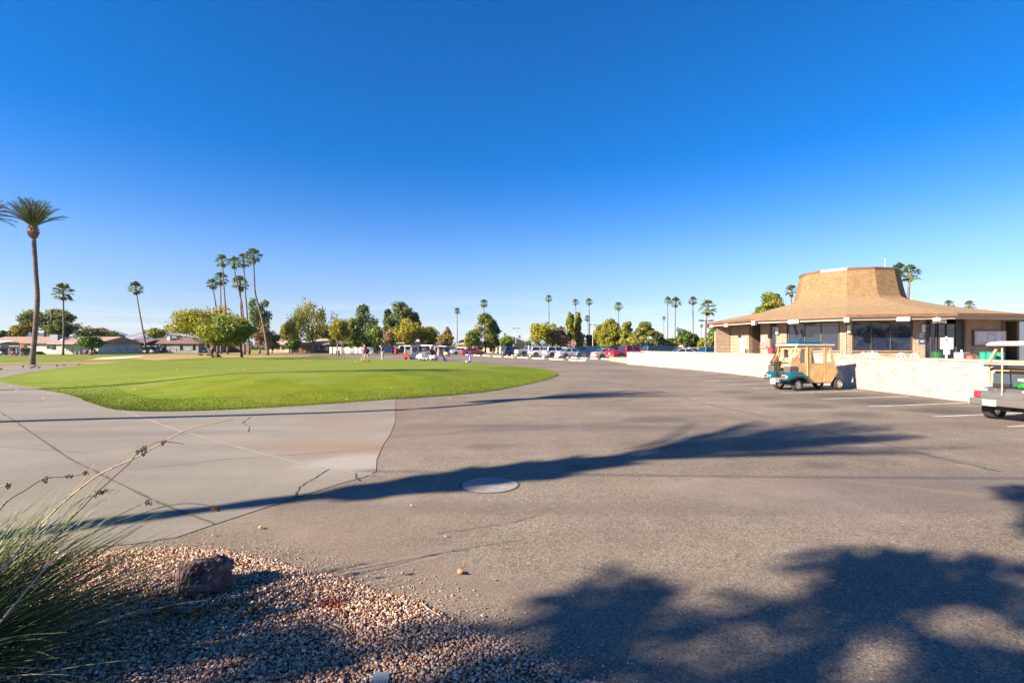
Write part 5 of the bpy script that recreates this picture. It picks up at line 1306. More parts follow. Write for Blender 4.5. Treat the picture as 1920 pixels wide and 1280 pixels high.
# ================================================================= GOLF CARTS
def panel(b, outer, holes, y, t):
    vs, fs = holed(outer, holes, t); b.add([(v.x, v.y + y, v.z) for v in vs], fs)
def arch(x0, x1, z0, z1, r=.07):
    return [(x0, z0), (x1, z0), (x1, z1 - r), (x1 - r * .3, z1 - r * .3), (x1 - r, z1), (x0 + r, z1), (x0 + r * .3, z1 - r * .3), (x0, z1 - r)]
TEAL = mat('teal_gelcoat', (.004, .095, .13), .22, .1, .6, coat=.8)
TANF = mat('tan_canvas', (.60, .37, .155), .85, noise_s=3, noise_a=.12, bump=1.0, bump_s=4.5)
VINYL = mat('clear_vinyl', (.75, .75, .72), .08, 0, .6, alpha=.16)
SEATM = mat('seat_beige', (.45, .36, .24), .7)
ch = R(13)
q0 = G(1489, 732.5).xy   # near rear wheel on the ground
hx = Vector((math.cos(ch), math.sin(ch))); hn = Vector((-math.sin(ch), math.cos(ch)))
org = q0 + hn * .50 + Vector((.13, 0))
ca = thing('golf_cart', 'teal golf cart with tan canvas enclosure parked nose to the cream wall', 'golf cart', (org.x, org.y, 0), ch, 'golf carts parked at the wall')
ca.scale = (.92, .93, 1.0); WB = 2.0; tw = .50
for x, s in ((0, -1), (0, 1), (WB, -1), (WB, 1)): wheel(ca, x, s * tw, .235, .2, side=s)
b = MB()      # floor, skirt and front cowl
b.side([(-.1, .26), (WB - .3, .26), (WB - .28, .34), (-.1, .36)], -.52, .52)
b.side([(WB - .45, .3), (WB + .32, .36), (WB + .36, .6), (WB + .1, .82), (WB - .35, .95), (WB - .45, .9)], -.42, .42)
b.build('body', mat('cart_body_dark', (.012, .07, .085), .3, .1, coat=.6), ca, bevel=.03)
for s in (-1, 1):    # rear fenders as swept shells
    b = MB(); rings = []
    for x, z0, z1, w in ((-.62, .40, .52, .15), (-.56, .38, .62, .20), (-.38, .42, .70, .25), (-.15, .50, .73, .26), (.10, .50, .72, .26), (.26, .46, .64, .25), (.40, .34, .46, .22), (.46, .28, .34, .2)):
        yc = s * .47
        rings.append([(x, yc - w, z0), (x, yc + w, z0), (x, yc + w, z1 - .07), (x, yc + w * .7, z1), (x, yc - w * .7, z1), (x, yc - w, z1 - .07)])
    b.loft(rings); b.build('rear_fender', TEAL, ca, smooth=True, bevel=0)
    b = MB(); b.box((-.625, s * .50, .53), (.04, .19, .085)); b.build('tail_light', TAILR, ca, bevel=.01)
    b = MB(); b.box((-.60, s * .50, .53), (.05, .23, .115)); b.build('lamp_surround', CREAM, ca)
b = MB(); b.box((-.60, 0, .36), (.12, .5, .14)); b.box((-.2, 0, .42), (.7, .5, .1)); b.build('rear_bumper', GREY, ca, bevel=.02)
b = MB(); b.box((-.68, 0.04, .34), (.02, .28, .2)); b.build('number_plate', PLATE, ca)
b = MB(); b.tube([(-.15, -.2, .36), (-.4, -.2, .28)], .03, 6); b.box((.2, 0, .3), (.5, .5, .2)); b.build('rear_axle', BLACK, ca)
# canvas enclosure with window openings
enc = [(.10, 1.68), (-.02, 1.40), (-.40, 1.06), (-.36, .98), (.04, .70), (.34, .50), (.50, .30), (1.62, .30), (1.93, .68), (1.72, 1.25), (1.60, 1.68)]
h1 = [(.10, 1.05), (.35, 1.05), (.35, 1.55), (.17, 1.56), (.02, 1.3)]; h2 = arch(.63, 1.20, 1.03, 1.58, .1); h3 = [(1.38, 1.06), (1.60, 1.06), (1.52, 1.57), (1.39, 1.58)]
for s in (-1, 1):
    y = s * .57 - .012
    b = MB(); panel(b, enc, [h1, h2, h3], y, .024); b.build('canvas_side', TANF, ca)
    for hpts in (h1, h2, h3):
        b = MB(); b.add([(p[0], s * .57, p[1]) for p in hpts], [list(range(len(hpts)))]); b.build('vinyl_window', VINYL, ca)
    b = MB(); b.bar((.45, s * .585, .32), (.42, s * .585, 1.68), .03, .04); b.bar((1.30, s * .585, .32), (1.28, s * .585, 1.68), .012, .015); b.bar((.52, s * .585, 1.02), (1.28, s * .585, 1.02), .012, .012); b.build('canvas_seam', mat('tan_trim', (.62, .41, .18), .8), ca)
# rear curtain with two arched openings, and front curtain
vs, fs = holed([(-.55, .48), (.55, .48), (.55, 1.06), (.55, 1.68), (-.55, 1.68), (-.55, 1.06)], [arch(-.44, -.08, 1.05, 1.56, .1), arch(.08, .44, 1.05, 1.56, .1)], .02)
b = MB(); b.add([(.12 - .0 * v.z + v.y, v.x, v.z) for v in vs], fs); b.build('canvas_rear', TANF, ca)
vs, fs = holed([(-.55, .75), (.55, .75), (.55, 1.68), (-.55, 1.68)], [[(-.46, 1.0), (.46, 1.0), (.46, 1.6), (-.46, 1.6)]], .02)
b = MB(); b.add([(1.86 - (v.z - .75) * .28 + v.y, v.x, v.z) for v in vs], fs); b.build('canvas_front', TANF, ca)
b = MB(); b.box((.85, 0, 1.715), (1.82, 1.24, .07)); b.build('roof_edge', CREAM, ca, bevel=.025)
b = MB(); b.loft([[(x0, -y0, z), (x1, -y0, z), (x1, y0, z), (x0, y0, z)] for x0, x1, y0, z in ((-.04, 1.74, .61, 1.745), (0, 1.70, .57, 1.785), (.25, 1.35, .42, 1.80), (.36, 1.2, .33, 1.86), (.42, 1.1, .27, 1.87))]); b.build('roof', TEAL, ca, bevel=.015)
for s in (-1, 1):
    b = MB(); b.tube([(-.04, s * .52, 1.69), (-.10, s * .5, 1.45), (-.36, s * .5, 1.08), (-.30, s * .46, .72)], .022, 6); b.build('roof_strut', CREAM if s < 0 else BLACK, ca)
    b = MB(); b.box((-.26, s * .44, .80), (.36, .34, .24)); b.build('basket', mat('basket_grey', (.09, .08, .08), .6), ca, bevel=.02)
    b = MB(); b.box((-.26, s * .44, .93), (.30, .28, .04)); b.build('basket_lid', CREAM if s < 0 else BLACK, ca)
b = MB(); b.tube([(-.42, -.52, 1.04), (-.42, .52, 1.04)], .025, 6)
for y in (-.16, .16): b.tube([(-.42, y, 1.04), (-.36, y * 1.4, .62), (-.40, y * 1.2, .45)], .022, 6); b.tube([(-.42, y * .6, 1.04), (-.20, y * 1.2, 1.35), (-.08, y * 1.5, 1.62)], .016, 6)
b.box((-.42, 0, 1.02), (.09, .16, .18)); b.build('bag_rack', BLACK, ca)
b = MB(); b.box((.55, 0, .78), (.5, .96, .14)); b.box((.32, 0, 1.02), (.12, .96, .42)); b.build('seat', SEATM, ca, bevel=.04)
b = MB(); b.tube([(1.35 + .02 * math.cos(a), .25 + .17 * math.cos(a), 1.12 + .15 * math.sin(a)) for a in [i * math.pi / 8 for i in range(17)]], .014, 6); b.tube([(1.36, .25, 1.12), (1.6, .25, .8)], .02, 6); b.build('steering_wheel', BLACK, ca)
b = MB(); b.lathe([(.001, -.09), (.07, -.06), (.09, 0), (.07, .06), (.001, .09)], (.22, -.35, 1.06), 10); o = b.build('red_ball', mat('dull_red', (.4, .06, .04), .6))
o.parent = None; o.location = (org.x, org.y, 0); o.rotation_euler = (0, 0, ch); tag(o, 'dull red ball lying behind the rear vinyl window of the tan cart', 'ball')

# second cart, cut by the right edge of the picture
o2 = Vector((11.20, 11.20)); c2h = R(13)
cb = thing('golf_cart', 'grey golf cart with cream roof seen from behind at the right edge', 'golf cart', (o2.x, o2.y, 0), c2h, 'golf carts parked at the wall')
GCG = mat('cart_grey_gelcoat', (.13, .125, .12), .3, .2, .6, coat=.6, noise_s=4, noise_a=.12); GCB = mat('cart_bumper_grey', (.10, .09, .085), .7)
for x, s in ((0, -1), (0, 1), (1.68, -1), (1.68, 1)): wheel(cb, x, s * .47, .235, .22, side=s)
b = MB(); rings = []
for x, z0, z1, w in ((-.50, .38, .60, .54), (-.44, .38, .66, .57), (-.30, .40, .72, .58), (.1, .45, .75, .58), (.45, .3, .68, .56), (.5, .25, .6, .5)):
    rings.append([(x, -w, z0), (x, w, z0), (x, w, z1 - .14), (x, w * .86, z1), (x, -w * .86, z1), (x, -w, z1 - .14)])
b.loft(rings); b.build('body', GCG, cb, bevel=.03)
b = MB(); b.side([(.4, .24), (1.3, .24), (1.3, .3), (.4, .32)], -.52, .52); b.side([(1.2, .3), (2.05, .35), (2.08, .6), (1.5, .9), (1.3, .95)], -.5, .5); b.build('front_cowl', GCG, cb, bevel=.03)
b = MB(); b.box((-.52, 0, .42), (.10, 1.20, .16)); b.build('rear_bumper', GCB, cb, bevel=.03)
for s in (-1, 1):
    b = MB(); b.loft([[(-.49 + (.08 if z > .6 else 0), s * (y + w), z) for (w) in (-.09, .09)] + [(-.40, s * (y + w), z) for w in (.09, -.09)] for y, z in ((.43, .50), (.41, .71))]); b.build('fender_trim', mat('silver_trim', (.45, .42, .38), .35, .4), cb)
    b = MB(); b.box((-.515, s * .47, .585), (.04, .11, .15), mat=Matrix.Rotation(R(10), 4, 'Y')); b.build('tail_light', TAILR, cb, bevel=.008)
b = MB(); b.box((-.585, .18, .41), (.012, .27, .135)); pl = b.build('number_plate', PLATE, cb)
b = MB()
for i in range(5): b.box((-.594, .18 + .08 - i * .04, .405), (.004, .012, .05))
b.box((-.594, .18, .455), (.004, .16, .016)); b.build('plate_characters', mat('plate_ink', (.03, .16, .14), .6), pl)
b = MB(); b.side([(-.28, .71), (.18, .73), (.16, .76), (-.28, .74)], -.40, .40); b.build('bag_well', BLACK, cb)
b = MB(); b.box((.3, 0, .66), (.6, 1.0, .3)); b.build('seat_box', BLACK, cb); b = MB(); b.box((.42, 0, .84), (.5, 1.04, .1)); b.build('seat_cushion', SEATM, cb, bevel=.03)
b = MB(); b.box((.12, 0, 1.13), (.08, 1.06, .20), mat=Matrix.Rotation(R(-8), 4, 'Y')); b.build('seat_back', mat('seat_tan_orange', (.48, .30, .12), .6), cb, bevel=.03)
b = MB(); b.box((.07, 0, .93), (.05, 1.04, .24)); b.build('seat_back_panel', mat('seat_panel_dark', (.05, .065, .085), .35), cb)
b = MB(); b.box((-.04, 0, 1.22), (.05, 1.3, .045)); b.tube([(-.05, .5, 1.13), (-.12, .38, 1.17), (-.14, 0, 1.19), (-.12, -.38, 1.17), (-.05, -.5, 1.13)], .035, 8); b.box((-.12, .03, 1.18), (.06, .3, .07)); b.build('bag_rack', BLACK, cb, bevel=.01)
for s in (-1, 1):
    b = MB(); b.tube([(.02, s * .53, .74), (-.02, s * .55, 1.1), (.0, s * .55, 1.35), (.16, s * .52, 1.62), (.22, s * .5, 1.68)], .028, 6); b.build('rear_strut', mat('strut_tan', (.42, .25, .15), .5), cb)
    b = MB(); b.tube([(1.35, s * .5, .9), (1.2, s * .5, 1.3), (1.02, s * .5, 1.68)], .026, 6); b.build('front_strut', BLACK, cb)
b = MB(); b.loft([[(x0, -y0, z), (x1, -y0, z), (x1, y0, z), (x0, y0, z)] for x0, x1, y0, z in ((.0, 1.55, .62, 1.665), (-.03, 1.58, .64, 1.69), (.02, 1.5, .60, 1.75), (.2, 1.35, .5, 1.78))]); b.build('roof', CREAM, cb, bevel=.02)
b = MB(); b.add([(1.38, -.5, .95), (1.38, .5, .95), (1.08, .5, 1.62), (1.08, -.5, 1.62)], [(0, 1, 2, 3)]); b.build('windshield', VINYL, cb)
b = MB(); b.box((-.1, 0, .28), (.12, .9, .12)); b.box((-.32, 0, .31), (.1, .2, .14)); b.tube([(-.3, .38, .32), (-.28, -.1, .28), (-.3, -.38, .32)], .03, 6); b.build('rear_axle', BLACK, cb)
b = MB(); b.box((-.42, .34, .345), (.03, .12, .03)); b.box((-.42, -.30, .345), (.03, .12, .03)); b.build('spring_shackle', STEEL, cb)
def in_cart(name, lab, cat, builder):
    o = builder; o.parent = None; o.location = (o2.x, o2.y, 0); o.rotation_euler = (0, 0, c2h); return tag(o, lab, cat)
b = MB(); b.tube([(-.52, -.02, .58), (-.28, .13, 1.58)], .013, 8); b.tube([(-.30, .12, 1.5), (-.28, .13, 1.62)], .018, 8); in_cart('x', 'long wooden-handled stick leaning on the rear of the grey cart', 'stick', b.build('wooden_stick', mat('pale_wood', (.55, .36, .20), .6)))
b = MB(); rings = []
for i in range(9):
    u = i / 8; w = math.sin(math.pi * u) ** .6; rings.append([(-.15 + .10 * w * math.cos(a), .02 - u * .62, .80 + .085 * w * math.sin(a) * (1 + .15 * math.sin(u * 14 + a))) for a in [k * math.pi / 5 for k in range(10)]])
b.loft(rings); in_cart('x', 'crumpled bright green bag lying in the well of the grey cart', 'bag', b.build('green_bag', mat('green_plastic_bag', (.02, .20, .04), .35, noise_s=14, noise_a=.6, bump=1, bump_s=20), smooth=True))
b = MB(); b.box((-.08, -.36, .90), (.3, .5, .06), mat=Matrix.Rotation(R(7), 4, 'X')); in_cart('x', 'folded beige towel on top of the green bag in the grey cart', 'towel', b.build('folded_towel', mat('towel_beige', (.5, .36, .25), .9), bevel=.02))

def small_cart(px, py, yaw, col, lab, d=None, roofcol=None, seatcol=None, rear=None, enclosed=False, tall=1.85, body2=None):
    d = d or CH * F / (py - HY)
    t = thing('golf_cart', lab, 'golf cart', (gx(px, d), d, 0), yaw, 'golf carts out by the green and houses'); m = mat('cart_col_%.2f%.2f%.2f' % col, col, .35, coat=.5)
    for x, s in ((0, -1), (0, 1), (1.65, -1), (1.65, 1)): wheel(t, x, s * .46, .23, .18, side=s)
    b = MB(); b.side([(-.55, .35), (-.5, .72), (.35, .75), (.4, .32), (1.25, .28), (1.3, .9), (1.55, .85), (2.05, .6), (2.1, .35), (1.3, .22), (.3, .22)], -.55, .55); b.build('body', m, t, bevel=.04)
    b = MB(); b.box((.35, 0, .80), (.5, 1.0, .14)); b.box((.1, 0, 1.05), (.12, 1.0, .4)); b.build('seat', mat('cart_seat', (.06, .05, .05), .6) if seatcol is None else mat('cart_seat2', seatcol, .6), t, bevel=.03)
    for x, s in ((-.1, -1), (-.1, 1), (1.2, -1), (1.2, 1)):
        b = MB(); b.tube([((1.45 if x > 0 else -.05), s * .5, .75), (x + (.0), s * .52, tall - .06)], .025, 6); b.build('roof_strut', BLACK if not enclosed else WHITE, t)
    b = MB(); b.loft([[(x0, -y0, z), (x1, -y0, z), (x1, y0, z), (x0, y0, z)] for x0, x1, y0, z in ((-.35, 1.4, .62, tall - .08), (-.3, 1.35, .58, tall))]); b.build('roof', mat('cart_roof_%.2f' % (roofcol or .7), ((roofcol or .7),) * 3, .5), t, bevel=.02)
    b = MB(); b.tube([(1.0 + .03 * math.cos(a), .22 + .16 * math.cos(a), 1.08 + .15 * math.sin(a)) for a in [i * math.pi / 5 for i in range(11)]], .015, 5); b.build('steering_wheel', BLACK, t)
    if enclosed:
        b = MB(); b.box((-.54, 0, .55), (.05, 1.06, .42)); b.build('rear_panel', rear, t)
        for s in (-1, 1):
            b = MB(); panel(b, [(-.15, .3), (1.35, .3), (1.3, 1.77), (-.1, 1.77)], [arch(.1, 1.1, 1.0, 1.65)], s * .56, .02); b.build('side_panel', WHITE, t)
        for s in (-1, 1):
            b = MB(); b.box((-.57, s * .42, .6), (.04, .12, .14)); b.build('tail_light', TAILR, t)
    return t
def golf_bag(px, d, z, lab, col, cols=None, tilt=0, x=None, y=None, h=.9, clubs=5, scale=1.0, group='golf bags'):
    X, Y = (gx(px, d), d) if x is None else (x, y)
    t = thing('golf_bag', lab, 'golf bag', (X, Y, z), 0, group); t.rotation_euler = (tilt, 0, random.uniform(0, 6)); t.scale = (scale,) * 3
    m = mat('bag_%.2f%.2f%.2f' % col, col, .6)
    b = MB(); b.lathe([(.13, 0), (.155, .05), (.15, .5), (.16, .75), (.17, h), (.14, h), (.13, h - .05)], n=12); b.build('body', m, t)
    b = MB(); b.box((.15, 0, .35), (.12, .2, .4)); b.box((.14, 0, .68), (.08, .16, .14)); b.build('pocket', mat('bag_pocket_%.2f%.2f%.2f' % (cols or col), cols or col, .6), t, bevel=.02)
    for i in range(clubs):
        a = i * 1.3; b = MB(); b.tube([(.07 * math.cos(a), .07 * math.sin(a), h - .1), (.1 * math.cos(a), .1 * math.sin(a), h + .22)], .01, 5); b.lathe([(.001, -.05), (.045, -.02), (.05, .02), (.001, .06)], (.1 * math.cos(a), .1 * math.sin(a), h + .25), 8); b.build('club', STEEL if i % 2 else BLACK, t)
    return t
small_cart(766, 672.6, R(62), (.62, .62, .58), 'white golf cart with red rear panel standing at the edge of the green', d=66, enclosed=True, rear=mat('cart_red_rear', (.45, .015, .03), .35), tall=1.82)
sc_ = small_cart(812, 675, R(155), (.72, .72, .70), 'white golf cart with golf bags strapped behind, facing left', d=60, tall=1.85, roofcol=.72)
golf_bag(0, 0, .55, 'pinkish golf bag strapped on the left of the white cart', (.42, .20, .18), (.5, .35, .3), .12, gx(822.5, 59.5), 59.5, h=.85)
golf_bag(0, 0, .55, 'navy golf bag strapped on the right of the white cart', (.05, .09, .22), (.12, .3, .5), .1, gx(828, 60.5), 60.5, h=.85)
golf_bag(0, 0, .62, 'dark golf bag with a pale towel behind the white cart', (.06, .05, .06), (.5, .5, .48), -.1, gx(818.5, 60), 60, h=.85)
def trolley(px, d, lab):
    t = thing('golf_trolley', lab, 'golf trolley', (gx(px, d), d, mound(gx(px, d), d) * 0), R(20), None)
    for s in (-1, 1): wheel(t, 0, s * .28, .17, .07, side=s)
    b = MB(); b.tube([(0, -.28, .17), (0, .28, .17)], .015, 6); b.tube([(0, 0, .17), (-.35, 0, .65), (-.55, 0, 1.0)], .02, 6); b.tube([(-.55, -.12, 1.0), (-.55, .12, 1.0)], .02, 6); b.build('frame', BLACK, t)
    return t
trolley(835, 57, 'two-wheeled push trolley with navy bag right of the white cart')
golf_bag(0, 0, .22, 'navy blue golf bag riding on the push trolley', (.03, .07, .18), (.05, .2, .4), -.45, gx(833, 57), 57, h=.8)
small_cart(838, 667.5, R(150), (.42, .31, .14), 'tan open golf cart parked in front of the silver-blue car', d=88, tall=1.8, roofcol=.55)
gb = golf_bag(880, 54, 0, 'blue and white stand bag upright on the edge of the green', (.015, .045, .28), (.6, .6, .65), 0, h=.88, scale=1.05)
gb.location.z = mound(gb.location.x, gb.location.y) if False else .02
b = MB(); b.lathe([(.001, 0), (.16, .02), (.15, .12), (.001, .16)], n=10); o = b.build('cream_towel', mat('towel_cream', (.55, .45, .30), .9)); o.location = (gx(875.5, 54), 54, .02); tag(o, 'small cream towel heap on the grass left of the blue bag', 'towel')
b = MB(); b.lathe([(.26, 0), (.30, .45), (.33, .8), (.30, .82), (.28, .8)], n=14); o = b.build('red_barrel', mat('barrel_red', (.42, .015, .05), .5)); o.location = (gx(742.5, 88), 88, .45); tag(o, 'red plastic tub behind the man in the blue shirt', 'tub')
small_cart(26, 667.2, R(5), (.20, .03, .06), 'maroon golf cart with grey roof before the pale house', d=91, tall=1.8, roofcol=.4)
small_cart(176, 664.5, R(176), (.16, .02, .07), 'dark maroon golf cart under the round green tree', d=107, tall=1.8, roofcol=.08, seatcol=(.5, .4, .38))
small_cart(6, 666, R(170), (.10, .12, .3), 'dark golf cart at the far left edge by the tan cart shadow', d=98, tall=1.75, roofcol=.2)
small_cart(273, 662.4, R(8), (.62, .62, .62), 'white golf cart in front of the brown-roofed house', d=132, tall=1.85, roofcol=.72)
small_cart(286, 661.6, R(10), (.05, .07, .14), 'dark blue golf cart right behind the white one at the brown-roofed house', d=134, tall=1.85, roofcol=.6)
small_cart(379, 660.6, R(80), (.7, .7, .7), 'white golf cart seen end-on behind the mesquite trunks', d=138, tall=1.9, roofcol=.72)
golf_bag(0, 0, .5, 'cream golf bag on the white cart at the brown-roofed house', (.55, .42, .28), None, 0, gx(264, 131.5), 131.5)
golf_bag(0, 0, .45, 'light blue golf bag on the back of the maroon cart at the left', (.12, .36, .62), None, 0, gx(32, 90.6), 90.6)

# ================================================================= PEOPLE
def skin_mesh(name, verts, edges, radii, m, parent, sub=1, root=0):
    me = bpy.data.meshes.new(name); me.from_pydata(verts, edges, []); me.materials.append(m)
    o = link(name, me, parent); sk = o.modifiers.new('skin', 'SKIN'); sk.use_smooth_shade = True
    for i, r_ in enumerate(radii):
        v = me.skin_vertices[0].data[i]; v.radius = (r_, r_) if not hasattr(r_, '__len__') else r_; v.use_root = (i == root)
    s = o.modifiers.new('sub', 'SUBSURF'); s.levels = sub; s.render_levels = sub
    return o
SKINM = mat('skin', (.46, .25, .16), .6)
def person(lab, px, d, z, yaw, J, cols, hat=None, hair=(.05, .03, .02), scale=1.0, lower='shorts', shoe=(.02, .02, .02)):
    """J: joint dictionary in local metres (x forward, y left)"""
    t = thing('person', lab, 'person', (gx(px, d), d, z), yaw); t.scale = (scale,) * 3
    base = dict(pel=(0, 0, .95), wai=(.02, 0, 1.12), che=(.05, 0, 1.32), nek=(.08, 0, 1.48), chin=(.10, 0, 1.56), hed=(.11, 0, 1.65), crn=(.10, 0, 1.74),
                ls=(.05, .18, 1.40), le=(.08, .22, 1.14), lw=(.2, .16, .92), lh=(.24, .14, .84), rs=(.05, -.18, 1.40), re=(.08, -.22, 1.14), rw=(.2, -.16, .92), rh=(.24, -.14, .84),
                lhp=(0, .10, .92), lk=(.05, .11, .50), la=(0, .11, .09), lt=(.15, .12, .03), rhp=(0, -.10, .92), rk=(.05, -.11, .50), ra=(0, -.11, .09), rt=(.15, -.12, .03))
    base.update(J); K = list(base); ix = {k: i for i, k in enumerate(K)}
    rad = dict(pel=(.15, .12), wai=(.135, .10), che=(.16, .115), nek=.058, chin=.065, hed=(.088, .098), crn=.06, ls=.062, le=.045, lw=.03, lh=(.042, .02), rs=.062, re=.045, rw=.03, rh=(.042, .02), lhp=.10, lk=.062, la=.04, lt=.03, rhp=.10, rk=.062, ra=.04, rt=.03)
    E = [('pel', 'wai'), ('wai', 'che'), ('che', 'nek'), ('nek', 'chin'), ('chin', 'hed'), ('hed', 'crn'), ('che', 'ls'), ('ls', 'le'), ('le', 'lw'), ('lw', 'lh'), ('che', 'rs'), ('rs', 're'), ('re', 'rw'), ('rw', 'rh'), ('pel', 'lhp'), ('lhp', 'lk'), ('lk', 'la'), ('la', 'lt'), ('pel', 'rhp'), ('rhp', 'rk'), ('rk', 'ra'), ('ra', 'rt')]
    V = [base[k] for k in K]; Rr = [rad[k] for k in K]; EE = [(ix[a], ix[b_]) for a, b_ in E]
    # five fingers on each hand
    for s, hnd, wr in (('l', 'lh', 'lw'), ('r', 'rh', 'rw')):
        h_ = Vector(base[hnd]); dv_ = (h_ - Vector(base[wr])).normalized(); sd_ = dv_.cross(Vector((0, 0, 1))); sd_ = sd_.normalized() if sd_.length > .05 else Vector((0, 1, 0))
        for f in range(5):
            off = (f - 1.8) * .02; ln = (.06, .08, .085, .08, .06)[f]; i0 = len(V)
            q1 = h_ + sd_ * off * (1 if f else 1.8) + dv_ * (.03 if f else -.01); q2 = q1 + (dv_ if f else (dv_ + sd_ * -.8).normalized()) * ln * .6; q3 = q2 + (dv_ * .6 + Vector((0, 0, -.5))).normalized() * ln * .4
            V += [tuple(q1), tuple(q2), tuple(q3)]; Rr += [.010, .009, .008]; EE += [(ix[hnd], i0), (i0, i0 + 1), (i0 + 1, i0 + 2)]
    body = skin_mesh('body', V, EE, Rr, SKINM, t)
    def cloth(name, keys, edges, extra, m, cut=None):
        kk = keys; ii = {k: i for i, k in enumerate(kk)}; vv = []; rr = []
        for k in kk:
            p = Vector(base[k]); r_ = rad[k]
            if cut and k in cut: a_, f = cut[k]; p = Vector(base[a_]).lerp(p, f)
            r_ = tuple(x + extra for x in r_) if hasattr(r_, '__len__') else r_ + extra
            if cut and k in cut: r_ = (.075 if k in ('lk', 'rk') else .06)
            vv.append(tuple(p)); rr.append(r_)
        return skin_mesh(name, vv, [(ii[a_], ii[b_]) for a_, b_ in edges], rr, m, t)
    shirt = mat('shirt_%.2f%.2f%.2f' % cols[0], cols[0], .8); pants = mat('pants_%.2f%.2f%.2f' % cols[1], cols[1], .8)
    cloth('shirt', ['pel', 'wai', 'che', 'ls', 'le', 'rs', 're'], [('pel', 'wai'), ('wai', 'che'), ('che', 'ls'), ('ls', 'le'), ('che', 'rs'), ('rs', 're')], .02, shirt)
    if lower == 'shorts': cloth('shorts', ['pel', 'lhp', 'lk', 'rhp', 'rk'], [('pel', 'lhp'), ('lhp', 'lk'), ('pel', 'rhp'), ('rhp', 'rk')], .025, pants, {'lk': ('lhp', .7), 'rk': ('rhp', .7)})
    else: cloth('trousers', ['pel', 'lhp', 'lk', 'la', 'rhp', 'rk', 'ra'], [('pel', 'lhp'), ('lhp', 'lk'), ('lk', 'la'), ('pel', 'rhp'), ('rhp', 'rk'), ('rk', 'ra')], .024, pants)
    for s in 'lr':
        a_, b_ = Vector(base[s + 'a']), Vector(base[s + 't']); b = MB(); dv_ = (b_ - a_); dv_.z = 0; dv_.normalize()
        b.tube([a_ - dv_ * .06 + Vector((0, 0, -.04)), a_ + Vector((0, 0, -.035)), b_ + dv_ * .04 + Vector((0, 0, 0))], [.045, .055, .035], 8); b.build('shoe', mat('shoe_%.2f' % shoe[0], shoe, .6), t, smooth=True)
    hc = Vector(base['hed']); b = MB()
    b.lathe([(.001, .125), (.06, .11), (.10, .05), (.105, .0), (.10, -.03)], hc, 12); b.build('hat' if hat else 'hair', mat('hat_%.2f%.2f' % (hat or hair)[:2], hat or hair, .8), t, smooth=True)
    if hat:
        b = MB(); fd = (Vector(base['hed']) - Vector(base['nek'])); b.add([hc + Vector(q) for q in ((.06, -.08, .02), (.06, .08, .02), (.19, .06, -.02), (.19, -.06, -.02), (.06, -.08, .03), (.06, .08, .03), (.19, .06, -.01), (.19, -.06, -.01))], [(3, 2, 1, 0), (4, 5, 6, 7), (0, 1, 5, 4), (1, 2, 6, 5), (2, 3, 7, 6), (3, 0, 4, 7)]); b.build('hat_brim', mat('hat_%.2f%.2f' % hat[:2], hat, .8), t)
    b = MB(); b.lathe([(.001, -.02), (.014, 0), (.001, .02)], hc + Vector((.098, 0, -.02)), 6); b.build('nose', SKINM, t)
    return t
Z1 = mound(gx(688, 45), 45)
g1 = person('golfer in orange-red top and dark shorts bending over a putt on the green', 688, 45, Z1, R(180), dict(wai=(.05, 0, 1.10), che=(.13, 0, 1.27), nek=(.22, 0, 1.42), chin=(.29, 0, 1.47), hed=(.33, 0, 1.54), crn=(.33, 0, 1.63), ls=(.14, .18, 1.35), rs=(.14, -.18, 1.35), le=(.18, .2, 1.08), re=(.18, -.2, 1.08), lw=(.3, .1, .92), rw=(.3, -.08, .92), lh=(.34, .04, .86), rh=(.34, -.03, .84),
            lk=(.12, .12, .5), la=(.22, .13, .09), lt=(.38, .14, .03), rk=(-.05, -.11, .5), ra=(-.16, -.11, .09), rt=(0, -.12, .03)), ((.62, .10, .05), (.02, .022, .05)), hat=(.06, .035, .05), scale=1.03)
b = MB(); b.box((.04, 0, 1.02), (.26, .36, .24)); b.build('waist_wrap', mat('navy_wrap', (.03, .05, .22), .8), g1, bevel=.08)
def club_(px, d, z, lab, dx=.5):
    t = thing('putter', lab, 'golf club', (gx(px, d), d, z), 0); b = MB(); b.tube([(0, 0, .04), (dx, 0, .95)], .012, 6); b.build('shaft', STEEL, t); b = MB(); b.box((-.03, 0, .025), (.12, .05, .04)); b.build('head', STEEL, t); b = MB(); b.tube([(dx * .75, 0, .71), (dx, 0, .95)], .018, 6); b.build('grip', BLACK, t)
club_(676.5, 45, Z1, 'putter held low by the golfer in the orange-red top', .32)
b = MB(); b.lathe([(.001, -.021), (.015, -.015), (.021, 0), (.015, .015), (.001, .021)], n=10); gb_ = b.build('golf_ball', WHITE, smooth=True); 
for i, (px, py, lab) in enumerate(((666, 679, 'white golf ball nearest the putter on the green'), (571, 674, 'pale golf ball far to the left on the green'), (650, 673, 'pale golf ball midway between golfer and willow-like tree'))):
    o = gb_ if i == 0 else gb_.copy()
    if i: S.collection.objects.link(o)
    d = 45 if i == 0 else 52; o.location = (gx(px, d), d, mound(gx(px, d), d) + .02); o.scale = (2, 2, 2) ; tag(o, lab, 'golf ball', 'golf balls on the green')
person('man in royal blue shirt and beige trousers leaning over, with pale cap', 718, 56, .12, R(180), dict(wai=(.04, 0, 1.10), che=(.10, 0, 1.28), nek=(.18, 0, 1.43), chin=(.24, 0, 1.49), hed=(.27, 0, 1.56), crn=(.27, 0, 1.65), lk=(.06, .1, .5), la=(.12, .11, .09), lt=(.27, .12, .03)), ((.02, .06, .26), (.50, .42, .32)), hat=(.6, .55, .5), lower='long', shoe=(.7, .7, .7))
